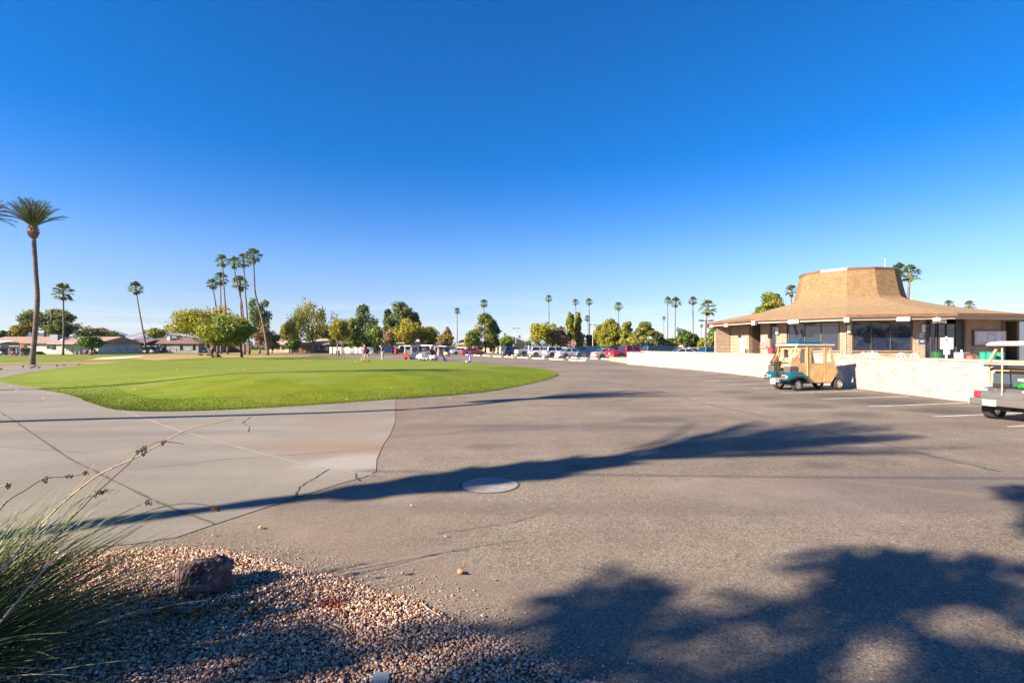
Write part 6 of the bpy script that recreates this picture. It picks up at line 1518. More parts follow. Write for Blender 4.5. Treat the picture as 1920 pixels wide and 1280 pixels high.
sit = dict(pel=(0, 0, .88), wai=(.0, 0, 1.02), che=(.02, 0, 1.22), nek=(.04, 0, 1.38), chin=(.06, 0, 1.45), hed=(.07, 0, 1.53), crn=(.07, 0, 1.62), ls=(.02, .18, 1.3), rs=(.02, -.18, 1.3), le=(.12, .22, 1.08), re=(.12, -.22, 1.08), lw=(.34, .14, 1.08), rw=(.34, -.14, 1.08), lh=(.4, .12, 1.1), rh=(.4, -.12, 1.1), lhp=(.05, .1, .88), rhp=(.05, -.1, .88), lk=(.45, .12, .86), rk=(.45, -.12, .86), la=(.55, .12, .42), ra=(.55, -.12, .42), lt=(.68, .12, .38), rt=(.68, -.12, .38))
person('person in dark top and white cap seated in the white cart', 808.5, 59.4, 0, R(155), sit, ((.05, .05, .07), (.04, .04, .05)), hat=(.7, .7, .68), lower='long', scale=1)
person('person in pale patterned shirt standing behind the white and red cart', 761, 74, .1, R(200), {}, ((.6, .42, .48), (.3, .3, .3)), lower='long', hair=(.3, .2, .15), scale=1.0)
person('person in light grey top and blue trousers beside the brown-roofed house', 318, 133, 0, R(120), {}, ((.42, .40, .42), (.12, .22, .42)), lower='long')
person('person in pink-brown shirt bending by the brown-roofed house', 330, 133, 0, R(160), dict(che=(.2, 0, 1.2), nek=(.34, 0, 1.25), chin=(.4, 0, 1.25), hed=(.47, 0, 1.25), crn=(.55, 0, 1.27), ls=(.24, .18, 1.2), rs=(.24, -.18, 1.2), le=(.3, .2, .95), re=(.3, -.2, .95), lw=(.34, .14, .72), rw=(.34, -.14, .72), lh=(.36, .12, .65), rh=(.36, -.12, .65)), ((.42, .22, .18), (.5, .42, .35)), lower='long')
person('seated player in orange shirt on the left cart at the brown-roofed house', 303, 133, -.1, R(190), sit, ((.5, .18, .10), (.03, .03, .06)), lower='long')
person('driver in pale shirt seated in the dark maroon cart under the round tree', 172, 106.8, -.02, R(176), sit, ((.55, .5, .48), (.2, .2, .3)), lower='long')
person('driver in pale top seated in the maroon cart at the left', 18, 90.8, -.02, R(5), sit, ((.5, .5, .5), (.15, .15, .2)), lower='long')

# ================================================================= STREET FURNITURE
POLE = mat('pole_tan', (.42, .35, .25), .6)
def lamp(px, yt, d, lab, dark=False):
    z = CH - (yt - HY) / F * d; t = thing('street_lamp', lab, 'street lamp', (gx(px, d), d, 0), 0, 'car park lamp posts')
    b = MB(); b.tube([(0, 0, 0), (0, 0, z)], [.10, .07], 8); b.build('pole', POLE if not dark else mat('pole_dark', (.06, .055, .05), .5), t)
    b = MB(); b.box((0, 0, z - .05), (1.2, .08, .08)); b.build('arm', DGREY, t)
    for s in (-1, 1): b = MB(); b.box((s * .62, 0, z + .02), (.5, .34, .16)); b.build('lamp_head', DGREY, t, bevel=.02)
lamp(967.5, 615.5, 120, 'twin-headed lamp post by the white gabled house')
lamp(1111.5, 609, 105, 'twin-headed lamp post beside the pair of close palms')
lamp(1324, 601, 62, 'twin-headed lamp post rising behind the wall left of the clubhouse', True)
t = tag((lambda b: (b.tube([(0, 0, 0), (0, 0, 5.1)], [.06, .05], 8), b.build('plain_post', POLE))[1])(MB()), 'plain thin tan post between the irregular pine and the dark blue suv', 'post'); t.location = (gx(922, 128), 128, 0)
t = thing('marker_post', 'thick short white post on the dry verge left of the dark blue suv', 'post', (gx(938, 119), 119, 0)); b = MB(); b.box((0, 0, .85), (.42, .42, 1.7)); b.build('shaft', WHITE, t, bevel=.03); b = MB(); b.box((0, 0, 1.72), (.5, .5, .08)); b.build('cap', WHITE, t)
def oct_(r): return [(r * math.cos(R(22.5 + 45 * i)), r * math.sin(R(22.5 + 45 * i))) for i in range(8)]
d = 92; t = thing('stop_sign', 'red stop sign on a pale post behind the silver sedan', 'sign', (gx(1075.5, d), d, 0)); zc = CH + 6.2 / F * d
b = MB(); b.side([(x, z + zc) for x, z in oct_(.42)], -.03, 0); b.build('sign_face', mat('stop_red', (.5, .02, .03), .5), t)
b = MB(); b.side([(x, z + zc) for x, z in oct_(.46)], -.02, .01); b.build('sign_border', WHITE, t)
b = MB(); b.box((0, .05, zc / 2), (.09, .07, zc)); b.build('post', WHITE, t)
b = MB(); b.box((0, -.01, zc - .75), (.5, .03, .4)); b.build('lower_sign', WHITE, t)
def text_mesh(s, size, parent, m, loc):
    cu = bpy.data.curves.new('lettering', 'FONT'); cu.body = s; cu.size = size; cu.align_x = 'CENTER'; cu.align_y = 'CENTER'; cu.extrude = .003
    o = bpy.data.objects.new('tmp', cu); S.collection.objects.link(o); dg = bpy.context.evaluated_depsgraph_get(); me = bpy.data.meshes.new_from_object(o.evaluated_get(dg)); bpy.data.objects.remove(o)
    me.materials.clear(); me.materials.append(m); q = link('lettering', me, parent); q.location = loc; q.rotation_euler = (R(90), 0, 0); return q
text_mesh('STOP', .30, t, WHITE, (0, -.036, zc))
d = 100; t = thing('diamond_sign', 'back of a grey diamond-shaped road sign behind the white suvs', 'sign', (gx(1017, d), d, 0)); zc = CH + 8.5 / F * d
b = MB(); b.side([(0, zc - .62), (.62, zc), (0, zc + .62), (-.62, zc)], -.02, .01); b.build('sign_face', mat('sign_back', (.40, .43, .48), .4, .5), t); b = MB(); b.box((0, -.05, zc / 2), (.08, .05, zc)); b.build('post', GREY, t)
t = thing('flagstick', 'golf flagstick with red flag on the left fairway by the house', 'golf flag', (gx(38, 85), 85, 0)); b = MB(); b.tube([(0, 0, 0), (0, 0, 2.1)], .02, 6); b.build('pole', WHITE, t); b = MB(); b.side([(0, 1.55), (.62, 1.62), (.55, 2.0), (0, 2.1)], -.01, .01); b.build('flag', mat('pin_flag_red', (.6, .03, .04), .7), t)
t = thing('waste_bin', 'brown slatted litter bin beside the forked pale tree trunk', 'bin', (gx(634.5, 98), 98, 0)); b = MB(); b.lathe([(.26, 0), (.27, .9), (.22, .9)], n=14); b.build('body', mat('bin_brown', (.22, .10, .04), .7), t); b = MB(); b.lathe([(.30, .9), (.30, .96), (.1, 1.02)], n=14); b.build('lid', mat('bin_lid', (.4, .3, .15), .7), t)
t = tag((lambda b: (b.box((0, 0, .35), (.6, .4, .7)), b.build('utility_box', WCR, bevel=.03))[1])(MB()), 'small cream utility box on the grass before the olive shrub', 'box'); t.location = (gx(209.5, 118), 118, 0)
for px, d_, w, lab in ((375.5, 98, 1.0, 'dark boulder on the rough nearest the brown-roofed house'), (390, 96, .8, 'dull stone left of the leaning mesquite trunk'), (401, 95, 1.1, 'larger dull stone touching the mesquite trunk foot')):
    bm = bmesh.new(); bmesh.ops.create_icosphere(bm, subdivisions=2, radius=w / 2)
    for v in bm.verts: v.co *= 1 + .25 * noise.noise(v.co * 3 + Vector((px, 0, 0))); v.co.z *= .5
    me = bpy.data.meshes.new('boulder'); bm.to_mesh(me); bm.free(); me.materials.append(mat('boulder', (.10, .085, .05), .9, noise_s=3)); o = link('boulder', me); o.location = (gx(px, d_), d_, .1); tag(o, lab, 'boulder', 'stones on the dry rough')
BIRD = mat('bird_dark', (.03, .025, .025), .7)
def bird(px, py, yaw, lab):
    q = G(px, py, .01); o_ = tag(None or (lambda b: (b.loft([[(x, r_ * math.cos(a), z + r_ * math.sin(a)) for a in [k * math.pi / 4 for k in range(8)]] for x, r_, z in ((-.22, .008, .12), (-.10, .05, .13), (0, .075, .14), (.10, .055, .17), (.15, .035, .21), (.19, .03, .22), (.24, .004, .21))]), b.tube([(0, .02, .08), (.01, .02, 0)], .006, 4), b.tube([(0, -.02, .08), (.01, -.02, 0)], .006, 4), b.build('bird', BIRD, smooth=True))[3])(MB()), lab, 'bird', 'dark birds on the path')
    o_.location = q; o_.rotation_euler = (0, 0, yaw); o_.scale = (.8,) * 3
bird(0.8, 695, 0, 'dark bird on the path at the left edge of the photo'); bird(43, 689.5, 2, 'small dark bird farthest from the lawn on the path'); bird(58.5, 692, 3, 'dark bird pecking on the path in front of the date palm'); bird(64.5, 689.6, 1, 'small dark bird close behind the pecking one'); bird(72.5, 691.3, 0, 'dark bird with spread stance right of the pecking one'); bird(107, 688, 2, 'small dark bird midway along the path edge'); bird(119.5, 686.7, 3, 'small dark bird near the right of the path line'); bird(147, 685.5, 0, 'dark bird nearest the right end of the path')

# ================================================================= FOREGROUND
# manhole cover
mc = G(918, 908.5); t = thing('manhole_cover', 'round grey concrete access cover set in the asphalt', 'manhole cover', (mc.x, mc.y, 0))
b = MB(); b.lathe([(.335, .0), (.335, .007), (.001, .0075)], n=48); b.build('cover', mat('cover_concrete', (.24, .225, .20), .85, noise_s=9, noise_a=.18, bump=.4, bump_s=60), t)
b = MB(); n = 48
for r0, r1, z in ((.335, .362, .004),):
    vs = [(r * math.cos(2 * math.pi * k / n), r * math.sin(2 * math.pi * k / n), z) for r in (r0, r1) for k in range(n)]; b.add(vs, [(k, (k + 1) % n, n + (k + 1) % n, n + k) for k in range(n)])
b.build('rim', mat('cover_rim', (.07, .06, .055), .9), t)
b = MB()
for a in (R(-35), R(25), R(155)):
    p = Vector((math.cos(a), math.sin(a), 0)); s_ = Vector((-p.y, p.x, 0)) * .004; b.quad(s_ + p * .02 + Vector((0, 0, .0082)), p * .33 + s_ + Vector((0, 0, .0082)), p * .33 - s_ + Vector((0, 0, .0082)), p * .02 - s_ + Vector((0, 0, .0082)))
b.build('score_line', mat('score_pale', (.42, .38, .33), .9), t)

# gravel bed
GP = [G(-500, 1040).xy, G(0, 1040).xy, G(250, 1030).xy, G(330, 1028).xy, G(420, 1034).xy, G(500, 1048).xy, G(560, 1066).xy, G(630, 1082).xy, G(700, 1104).xy, G(770, 1124).xy, G(815, 1145).xy, G(860, 1172).xy, G(930, 1196).xy, G(1010, 1222).xy, G(1070, 1262).xy, G(1120, 1282).xy, G(1260, 1340).xy, G(1400, 1450).xy, Vector((1.2, .6)), Vector((-7, .6))]
GB = catmull(GP, 6); GA = np.array([(p.x, p.y) for p in GB])
def inside(P, poly):
    x, y = P[:, 0], P[:, 1]; c = np.zeros(len(P), bool); j = len(poly) - 1
    for i in range(len(poly)):
        xi, yi = poly[i]; xj, yj = poly[j]; c ^= ((yi > y) != (yj > y)) & (x < (xj - xi) * (y - yi) / (yj - yi + 1e-12) + xi); j = i
    return c
def dist_poly(P, A):
    B = np.roll(A, -1, 0); out = np.full(len(P), 1e9)
    for a, b_ in zip(A, B):
        d_ = b_ - a; q = P - a; t_ = np.clip((q @ d_) / (d_ @ d_ + 1e-12), 0, 1); r_ = q - t_[:, None] * d_; out = np.minimum(out, (r_ * r_).sum(1))
    return np.sqrt(out)
struct(sheet('gravel_bed', [(p.x, p.y) for p in GB], .012, mat('gravel_soil', (.20, .13, .09), .95, noise_s=18, noise_a=.5, bump=.8, bump_s=40)))
m = NT('gravel'); gi = m.t.nodes.new('ShaderNodeNewGeometry')
gc = m.ramp(gi.outputs['Random Per Island'], [(0, (.11, .045, .03)), (.12, (.26, .13, .085)), (.3, (.40, .23, .145)), (.48, (.48, .31, .20)), (.62, (.56, .41, .28)), (.76, (.38, .32, .28)), (.86, (.30, .14, .10)), (.93, (.66, .56, .45)), (1, (.27, .28, .31))])
gc = m.mix(.35, gc, m.ramp(m.noise(60, 4), [(.3, .3), (.7, .72)]), 'OVERLAY'); GRAVM = m.done(gc, .8, .25)
bm = bmesh.new(); bmesh.ops.create_icosphere(bm, subdivisions=1, radius=1); bmesh.ops.triangulate(bm, faces=bm.faces); iv = np.array([v.co[:] for v in bm.verts]); it = np.array([[v.index for v in f.verts] for f in bm.faces]); bm.free()
def stones(name, P, z, rmin, rmax, m):
    n = len(P); sh = iv[None] * (1 + .28 * rng.normal(size=(n, len(iv), 1)).clip(-1.3, 1.3)); s = (rmin + (rmax - rmin) * rng.random(n) ** 1.8)
    sc3 = np.stack([s * rng.uniform(.8, 1.5, n), s * rng.uniform(.7, 1.15, n), s * rng.uniform(.5, .85, n)], 1)
    sh = sh * sc3[:, None]; a = rng.uniform(0, 6.28, n); tl = rng.normal(0, .35, n); ca_, sa_ = np.cos(a), np.sin(a); ct, st_ = np.cos(tl), np.sin(tl)
    x, y, zz = sh[..., 0], sh[..., 1], sh[..., 2]; y2 = y * ct[:, None] - zz * st_[:, None]; z2 = y * st_[:, None] + zz * ct[:, None]
    X = x * ca_[:, None] - y2 * sa_[:, None] + P[:, 0, None]; Y = x * sa_[:, None] + y2 * ca_[:, None] + P[:, 1, None]
    V = np.stack([X, Y, z2 + z[:, None]], 2).reshape(-1, 3); T_ = (it[None] + (np.arange(n) * len(iv))[:, None, None]).reshape(-1, 3)
    return np_mesh(name, V, tris=T_, mat=m)
cand = np.stack([rng.uniform(-4.6, 1.6, 150000), rng.uniform(2.2, 4.4, 150000)], 1)
cand = cand[inside(cand, GA)]; cand = cand[(np.abs(cand[:, 0] / cand[:, 1]) < 1.12) & (cand[:, 1] > 2.3)]
de = dist_poly(cand, GA); keep = (rng.random(len(cand)) < np.clip(de / .10 + .25, 0, 1)); cand, de = cand[keep], de[keep]
z = .014 + rng.uniform(0, .022, len(cand)) * np.clip(de / .15, .1, 1)
gv = stones('gravel', cand, z, .0042, .0120, GRAVM); struct(gv, 'stuff'); 
# stray chips on the asphalt by the edge
sp = []
while len(sp) < 1500:
    i = random.randrange(18, 92); p = GB[i % len(GB)]; q = p + Vector((random.gauss(0, .16), abs(random.gauss(0, .13)))); sp.append((q.x, q.y))
sp = np.array(sp); sp = sp[~inside(sp, GA)]
struct(stones('stray_gravel', sp, np.full(len(sp), .006), .002, .0065, GRAVM), 'stuff')
sp = np.stack([rng.uniform(-3, 6, 2600), rng.uniform(2.5, 11, 2600)], 1); sp = sp[~inside(sp, GA)]
struct(stones('road_grit', sp, np.full(len(sp), .003), .0012, .004, mat('grit', (.26, .20, .16), .9)), 'stuff')

# lava rock
def rock():
    bm = bmesh.new(); bmesh.ops.create_icosphere(bm, subdivisions=5, radius=1)
    for v in bm.verts:
        c = v.co.copy(); f = 1 + .22 * noise.noise(c * 1.6 + Vector((3, 1, 0))) + .10 * noise.noise(c * 4.3) 
        cell = noise.cell(c * 2.2); rid = abs(noise.noise(c * 6)) ; f -= .07 * rid
        vd = noise.voronoi(c * 1.7 + Vector((2, 5, 1)))[0]; f -= .16 * max(0, .16 - (vd[1] - vd[0])) / .16
        vd = noise.voronoi(c * 4.2)[0]; f -= .05 * max(0, .15 - (vd[1] - vd[0])) / .15
        f -= .06 * max(0, noise.noise(c * 12)) + .02 * abs(noise.noise(c * 30))
        v.co = c * f
        v.co.x *= .185; v.co.y *= .135; v.co.z *= .125
        if c.x > .1: v.co.z += .035 * min(1, (c.x - .1) * 2) * (1 if c.z > 0 else 0)
        # flat broken face to the left-front
        n_ = Vector((-.72, -.62, .30)).normalized(); dd = v.co.dot(n_) - .085
        if dd > 0: v.co -= n_ * dd * .82
    me = bpy.data.meshes.new('lava_rock'); bm.to_mesh(me); bm.free(); return me
m = NT('lava_rock'); rc = m.ramp(m.noise(7, 6, dist=1), [(.3, (.035, .022, .026)), (.5, (.105, .066, .066)), (.72, (.26, .18, .155))]); rn = m.noise(38, 5, rough=.7); rc = m.mix(.5, rc, m.ramp(rn, [(.3, .2), (.7, .75)]), 'OVERLAY'); m.bump(rn, .9, .012)
me = rock(); me.materials.append(m.done(rc, .8, .35)); me.polygons.foreach_set('use_smooth', [True] * len(me.polygons))
rk = link('lava_rock', me); q = G(377, 1112); rk.scale = (1.12, 1.1, 1.12); rk.location = (q.x + .0, q.y + .0, .085); rk.rotation_euler = (0, 0, R(18)); tag(rk, 'dark purplish lava rock with a broken pale face on the gravel', 'rock')

# the spiky plant with arching seed stalks
LFM = m_leaf('yucca_leaf', (.135, .19, .08), (.36, .38, .17), .35, .38)
LF2 = m_leaf('yucca_leaf_dry', (.30, .24, .15), (.46, .38, .27), .15)
def ribbon(V, Fq, pts, w0, mi, MI, wfun, up=None):
    n = len(pts); b0 = len(V)
    for i, p in enumerate(pts):
        t_ = (pts[min(i + 1, n - 1)] - pts[max(i - 1, 0)]).normalized(); s_ = t_.cross(up or Vector((0, 0, 1)))
        if s_.length < .05: s_ = Vector((1, 0, 0))
        s_.normalize(); w = w0 * wfun(i / (n - 1)); dn = s_.cross(t_) * w * .55
        V += [p - s_ * w, p - dn * -1 * .0 + Vector((0, 0, -w * .6)), p + s_ * w]
        if i:
            a = b0 + 3 * (i - 1); Fq += [(a, a + 3, a + 4, a + 1), (a + 1, a + 4, a + 5, a + 2)]; MI += [mi, mi]
pc = Vector((-3.0, 2.36, 0)); 
V = []; Fq = []; MI = []; r = random.Random(5)
def blade(base, az, el, L, bend, w, mi=0, seg=9, twist=0):
    p = base.copy(); pts = [p.copy()]; e = el; a = az
    for k in range(seg):
        e -= bend / seg * (.4 + 1.2 * k / seg); a += twist / seg
        p = p + Vector((math.cos(a) * math.cos(e), math.sin(a) * math.cos(e), math.sin(e))) * L / seg
        if p.z < .03: p.z = .03 + .004 * k; e = max(e, 0)
        pts.append(p.copy())
    ribbon(V, Fq, pts, w, mi, MI, lambda f: (1 - f ** 2.2) * .92 + .05)
for i in range(1900):
    rad_ = .40 * math.sqrt(r.random()); ra = r.uniform(0, 6.28); bs = Vector((pc.x + rad_ * math.cos(ra) * 1.2 - .12, pc.y + rad_ * math.sin(ra) * .8, .03))
    # wind and crowding push the leaves to the right
    az = r.gauss(R(32), R(30)) if r.random() < .8 else r.uniform(0, 6.28)
    el = R(r.triangular(8, 80, 38)); L = r.triangular(.45, 1.48, .9) * (1.0 if el < R(45) else .88) * (.8 if az > R(60) else 1)
    blade(bs, az, el, L, R(r.uniform(4, 38)), r.uniform(.0048, .0092), 1 if r.random() < .06 else 0, twist=r.uniform(-.25, .25))
pl_ = thing('red_yucca', 'dense grey-green spiky yucca clump with dry seed stalks at the lower left', 'plant', (pc.x, pc.y, 0))
V2 = [tuple(v - Vector((pc.x, pc.y, 0))) for v in V]
me = bpy.data.meshes.new('leaves'); me.from_pydata(V2, [], Fq); me.materials.append(LFM); me.materials.append(LF2); me.polygons.foreach_set('material_index', MI); link('leaves', me, pl_)
STK = mat('dry_stalk', (.40, .27, .165), .7, noise_s=20, noise_a=.3); STG = mat('green_stalk', (.12, .12, .08), .7); POD = mat('seed_pod', (.05, .026, .016), .85, noise_s=60, noise_a=.6)
def stalk(pts, r0, m, pods, tip_from=.55, buds=30):
    P = [D(px, py, d_) - Vector((pc.x, pc.y, 0)) for px, py, d_ in pts]; C = catmull(P, 8, False); n = len(C)
    b = MB(); b.tube(C, [r0 * (1 - .8 * i / (n - 1)) + .0008 for i in range(n)], 6)
    for k in range(buds):
        f = tip_from + (1 - tip_from) * k / buds; i = min(n - 2, int(f * (n - 1))); q = C[i].lerp(C[i + 1], f * (n - 1) - i); a = k * 2.4
        dv = Vector((math.cos(a), .3 * math.sin(a), math.sin(a))) * .7 + Vector((.5, 0, .3)); b.tube([q, q + dv * .013 * (1.2 - f)], [.0022, .0012], 4)
    so = b.build('seed_stalk', m, pl_, smooth=True)
    for f, cnt in pods:
        i = min(n - 2, int(f * (n - 1))); q = C[i]; b = MB()
        for k in range(cnt):
            c_ = q + Vector((r.uniform(-.018, .018), r.uniform(-.012, .012), r.uniform(-.016, .012)))
            for j in range(5):
                a = j * 1.26 + k; dq = Vector((math.cos(a), .4 * math.sin(a * 2), math.sin(a))); q_ = c_ + dq * .003; b.tube([q_, q_ + dq * .005, q_ + dq * .011], [.0018, .0042, .0008], 7)
        b.build('seed_pods', POD, so)
stalk([(-60, 1190, 2.75), (0, 1085, 2.85), (60, 1000, 2.95), (170, 900, 3.05), (260, 855, 3.15), (345, 808, 3.25), (400, 794, 3.3), (437, 785, 3.35)], .0065, STK, [(.66, 3), (.60, 2)], .60, 46)
stalk([(0, 1120, 2.7), (60, 1040, 2.8), (120, 985, 2.9), (190, 915, 3.0), (240, 870, 3.1), (262, 845, 3.15), (300, 828, 3.2), (345, 832, 3.25)], .005, STG, [(.72, 4), (.78, 2)], .55, 34)
stalk([(-60, 1080, 2.6), (0, 955, 2.8), (50, 917, 2.9), (85, 897, 3.0), (130, 893, 3.05), (165, 888, 3.1)], .0035, STG, [(.60, 3), (.82, 2), (.97, 4)], .55, 26)
stalk([(20, 1130, 2.6), (110, 1040, 2.75), (190, 990, 2.9), (270, 960, 3.0), (330, 945, 3.05), (380, 945, 3.1), (410, 955, 3.12)], .0035, STG, [(.97, 4), (.92, 1)], .5, 40)
stalk([(30, 1100, 2.7), (110, 1010, 2.8), (190, 980, 2.9), (250, 952, 3.0), (285, 936, 3.0)], .003, STG, [(.93, 3)], .5, 18)
stalk([(0, 1090, 2.7), (80, 1000, 2.8), (140, 945, 2.9), (175, 928, 3.0), (215, 917, 3.05)], .003, STG, [(.80, 3), (.88, 3)], .6, 14)
stalk([(60, 1060, 2.8), (130, 950, 2.9), (170, 880, 3.0), (195, 855, 3.05)], .0022, STK, [], .6, 16)
stalk([(90, 1030, 2.8), (180, 910, 2.95), (240, 850, 3.05), (275, 824, 3.1)], .0022, STK, [], .6, 20)
stalk([(-80, 1000, 2.6), (-20, 925, 2.6), (0, 912, 2.6), (14, 909, 2.6)], .003, STK, [(.97, 4)], .6, 8)
stalk([(-40, 1215, 2.15), (30, 1130, 2.2), (100, 1050, 2.25), (150, 1020, 2.3)], .0055, mat('weathered_cane', (.34, .31, .27), .7), [], .9, 0)
stalk([(-40, 1100, 2.3), (10, 1060, 2.32), (60, 1010, 2.36), (150, 940, 2.5)], .005, mat('weathered_cane', (.34, .31, .27), .7), [], .9, 0)
for k in range(10):   # fine dry grass blades lying over the gravel
    pass
TW = mat('dry_twig', (.42, .29, .19), .8)
def twig(pp, r0, lab, m=TW):
    b = MB(); C = catmull([Vector(G(px, py, z)) for px, py, z in pp], 6, False); o0 = C[0].copy(); b.tube([c - o0 for c in C], [r0 * (1 - .6 * i / (len(C) - 1)) for i in range(len(C))], 5); o = b.build('dry_twig', m, smooth=True); o.location = o0; tag(o, lab, 'twig', 'dry twigs on the gravel')
twig([(300, 1232, .03), (370, 1195, .035), (410, 1170, .04), (455, 1138, .05)], .003, 'pale curved twig lying right below the lava rock'); twig([(150, 1185, .04), (210, 1215, .04), (280, 1228, .03), (300, 1212, .03)], .0025, 'bent whitish twig in the shade left of the pale curved one', mat('grey_twig', (.32, .29, .28), .8))
twig([(792, 1131, .03), (806, 1142, .025), (820, 1150, .02)], .004, 'short orange-tan twig at the gravel edge'); twig([(150, 1238, .03), (190, 1258, .03), (235, 1275, .03)], .004, 'grey-green dead leaf strip at the bottom edge', mat('grey_leaf_strip', (.16, .19, .18), .7)); twig([(525, 1215, .03), (545, 1195, .035), (560, 1178, .03)], .003, 'dark brown twig in the gravel right of the pale twig', mat('brown_twig', (.10, .055, .03), .8))
o = None
b = MB(); 
for k in range(6): b.bar((-.04 + .016 * k, -.05, 0), (-.03 + .012 * k, .05, .012), .012, .002)
o = b.build('dead_leaf_bundle', mat('silver_leaf', (.20, .24, .27), .6)); q = G(712, 1276, .035); o.location = q; tag(o, 'silvery dead leaf bundle at the very bottom of the gravel', 'dead leaf')
def leaf(px, py, s, col, lab, z=.01):
    q = G(px, py, z); V_ = []; n = 7
    for i in range(n):
        a = 2 * math.pi * i / n; V_.append((math.cos(a) * s, math.sin(a) * s * .6, .35 * s * (1 + math.cos(2 * a + 1)) + .002))
    me = bpy.data.meshes.new('fallen_leaf'); me.from_pydata(V_ + [(0, 0, .15 * s)], [], [(i, (i + 1) % n, n) for i in range(n)]); me.materials.append(mat('leafcol%.2f%.2f' % col[:2], col, .7))
    o = link('fallen_leaf', me); so = o.modifiers.new('thick', 'SOLIDIFY'); so.thickness = .001; o.location = q; o.rotation_euler = (random.uniform(-.3, .3), random.uniform(-.3, .3), random.uniform(0, 6)); tag(o, lab, 'leaf', 'fallen leaves'); return o
OR = (.45, .22, .07); YE = (.5, .42, .12)
leaf(865, 1074, .038, OR, 'curled orange-brown leaf standing on the asphalt', .012); leaf(925, 1087, .014, (.55, .33, .14), 'tiny tan leaf right of the curled orange-brown one'); leaf(401, 1003, .018, YE, 'yellow scrap at the concrete and asphalt boundary'); leaf(489, 990, .03, (.42, .38, .12), 'flat yellowish leaf left on the asphalt'); leaf(770, 948, .018, YE, 'yellow-green leaf bit just below the long palm shadow')
leaf(929, 933, .014, (.5, .45, .36), 'pale chip below the manhole cover'); leaf(836, 1005, .016, (.5, .4, .25), 'pale tan smudge-like leaf in the middle of the asphalt'); leaf(1561, 1089, .022, (.6, .32, .08), 'bright orange leaf amid the dappled shade at the right'); leaf(1075, 1118, .013, (.55, .5, .42), 'small whitish leaf on the asphalt in dappled shade'); leaf(902, 1155, .014, (.5, .46, .35), 'pale sliver near the gravel edge'); leaf(990, 1180, .014, (.12, .08, .06), 'dark seed-like leaf near the gravel edge')
leaf(330, 1160, .022, (.16, .20, .06), 'green leaf in the shade below the lava rock', .035); leaf(318, 1183, .025, (.30, .17, .08), 'brown leaf under the yucca, right of centre', .035); leaf(370, 1206, .010, (.32, .4, .05), 'tiny lime leaf on the shaded gravel', .035); leaf(235, 1245, .02, (.13, .2, .12), 'dull green leaf on the gravel near the bottom left', .035); leaf(630, 1128, .03, (.42, .14, .10), 'reddish dried tuft in the gravel bed', .03)
# leaf litter under the rock and plant
V, Q = leaf_cloud([((G(250, 1130).x, G(250, 1130).y, .035), (.35, .14, .012)), ((G(330, 1165).x, G(330, 1165).y, .035), (.28, .09, .012)), ((G(440, 1150).x, G(440, 1150).y, .03), (.2, .1, .006))], 95, .035, 9, outw=.1)
struct(np_mesh('dry_leaf_litter', V, quads=Q, mat=m_leaf('litter_mix', (.22, .12, .05), (.42, .34, .14), .1)), 'stuff')
# small red-leaved weed in the gravel
t = thing('red_weed', 'small flat red-tinged weed in the gravel below the asphalt edge', 'weed', G(622, 1132, .03)); V, Q = leaf_cloud([((0, 0, .01), (.10, .05, .012))], 220, .012, 4, outw=.2); np_mesh('leaves', V, quads=Q, mat=m_leaf('red_leaf', (.34, .08, .06), (.5, .16, .12), .2), parent=t); b = MB(); b.tube([(0, 0, -.01), (0, 0, .02)], .003, 5); b.build('stem', TW, t)

# ---- the leafy tree left of and behind the camera that throws the dappled shade
def shade_edge(x):
    pts_ = [(-6, 1.7), (-2.6, 1.95), (-1.9, 2.45), (-1.3, 2.95), (-.5, 3.0), (0, 3.15), (.55, 3.55), (1.0, 3.85), (1.5, 3.35), (1.9, 3.5), (2.3, 4.1), (2.8, 4.25), (3.4, 4.05), (3.9, 3.75), (4.4, 4.1), (5.1, 5.2), (5.7, 5.9), (7, 6.4), (9, 6.8)]
    for (a, ya), (b_, yb_) in zip(pts_, pts_[1:]):
        if a <= x <= b_: return ya + (yb_ - ya) * (x - a) / (b_ - a)
    return 1.7 if x < 0 else 6.8
GAPS = [(G(x_, y_), q_) for x_, y_, q_ in ((1330, 1205, .14), (1450, 1215, .09), (1620, 1228, .09), (1560, 1262, .07), (1800, 1160, .11), (1870, 1185, .13), (1700, 1200, .10), (1560, 1130, .09), (1240, 1150, .1), (1390, 1130, .09), (1650, 1135, .07))]
cl = []; r = random.Random(21)
while len(cl) < 2700:
    gx_, gy_ = r.uniform(-4.5, 9), r.uniform(-2.5, 6.6); e = shade_edge(gx_) - gy_
    if e < .10 + .12 * noise.noise(Vector((gx_ * 2, gy_ * 2, 0))): continue
    if e < .6 and r.random() > .45 + .8 * e: continue
    if 2.3 < gx_ < 3.6 and False: continue
    z = r.uniform(6.0, 8.6); p = up_sun(gx_, gy_, z)
    if any(abs((Vector((gx_, gy_, 0)) - g_).dot(SH)) < rr_ * 1.9 and abs((Vector((gx_, gy_, 0)) - g_).dot(Vector((-SH.y, SH.x, 0)))) < rr_ for g_, rr_ in GAPS): continue
    cl.append((tuple(p), (r.uniform(.08, .30), r.uniform(.08, .30), r.uniform(.07, .2))))
cen = sum((Vector(c[0]) for c in cl), Vector()) / len(cl)
t = thing('shade_tree', 'spreading leafy tree behind the camera that throws dappled shade on the asphalt', 'tree', (cen.x, cen.y, 0))
V, Q = leaf_cloud([((c[0] - cen.x, c[1] - cen.y, c[2]), r_) for c, r_ in cl], 22, .10, 31, outw=.2); np_mesh('crown', V, quads=Q, mat=LG['green'], parent=t)
b = MB(); b.tube([(0, 0, 0), (.1, .05, 2.2), (0, 0, 4.6)], [.3, .24, .2], 10)
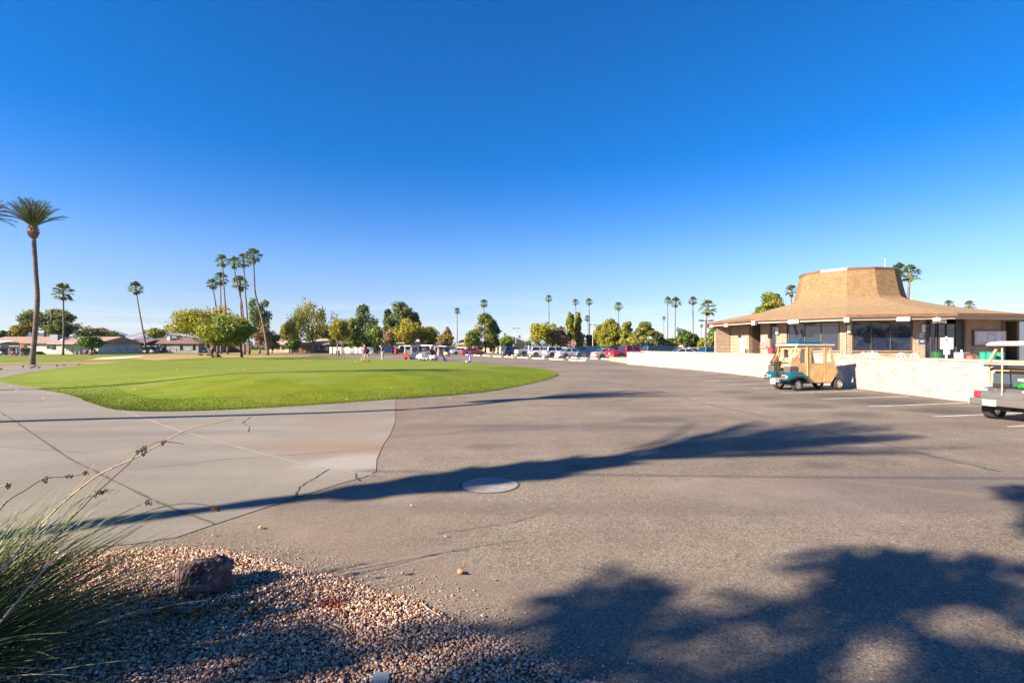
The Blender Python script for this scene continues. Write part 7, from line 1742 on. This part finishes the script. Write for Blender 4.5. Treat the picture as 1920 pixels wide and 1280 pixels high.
for i in range(26):
    q = Vector(cl[i * 19][0]) - Vector((cen.x, cen.y, 0)); md = q * .5; md.z = 5.4; b.tube([(0, 0, 3.9 + .02 * i), md, q], [.10, .05, .012], 5)
b.build('trunk', BARK, t, smooth=True)
# street trees and hedge behind the camera, seen only in the clubhouse glass
for (px_, py_, h_, w_, st), wh in zip(((-5, -34, 8, 9, 'pine'), (6, -40, 6, 10, 'round'), (-16, -30, 7, 9, 'round'), (14, -38, 9, 8, 'pine'), (22, -46, 6, 12, 'round')), ('tall one behind the camera', 'low broad one straight behind the camera', 'rounded one behind the camera to the left', 'tallest one behind the camera to the right', 'widest one farthest right behind the camera')):
    t = thing('leafy_tree', 'dark tree mirrored in the clubhouse windows, ' + wh, 'tree', (px_, py_, 0), 0, 'trees behind the camera'); rr_ = random.Random(px_ + 50)
    cl2 = [((rr_.uniform(-1, 1) * w_ * .38, rr_.uniform(-1, 1) * w_ * .38, h_ * rr_.uniform(.3, .88)), (w_ * .16, w_ * .16, h_ * .12)) for _ in range(30)]
    V, Q = leaf_cloud(cl2, 70, .3, px_ + 60); np_mesh('crown', V, quads=Q, mat=LG['dark'], parent=t); b = MB(); b.tube([(0, 0, 0), (0, 0, h_ * .5)], [.25, .15], 8); b.build('trunk', BARK, t)
# overhead service cable whose thin shadow crosses the asphalt
a_, b_ = up_sun(-2, 6.75, 6.2), up_sun(13, 6.45, 6.2); t = thing('overhead_cable', 'thin overhead service cable whose shadow crosses the asphalt', 'cable', (a_.x, a_.y, 0)); b = MB()
b.tube([Vector((0, 0, 6.2)).lerp(Vector((b_.x - a_.x, b_.y - a_.y, 6.2)), k / 12) - Vector((0, 0, .25 * math.sin(math.pi * k / 12))) for k in range(13)], .016, 6); b.build('wire', BLACK, t)
# ---- dry desert air: one even volume round everything, the sky outside it
hm = bpy.data.materials.new('haze'); hm.use_nodes = True; ht = hm.node_tree; ht.nodes.clear()
ho = ht.nodes.new('ShaderNodeOutputMaterial'); hv = ht.nodes.new('ShaderNodeVolumePrincipled'); hv.inputs['Density'].default_value = .00006
hv.inputs['Color'].default_value = (.66, .80, 1.0, 1); ht.links.new(hv.outputs[0], ho.inputs['Volume'])
b = MB(); b.box((0, 0, 73.5), (10400, 10400, 153)); struct(b.build('haze', hm), 'stuff')
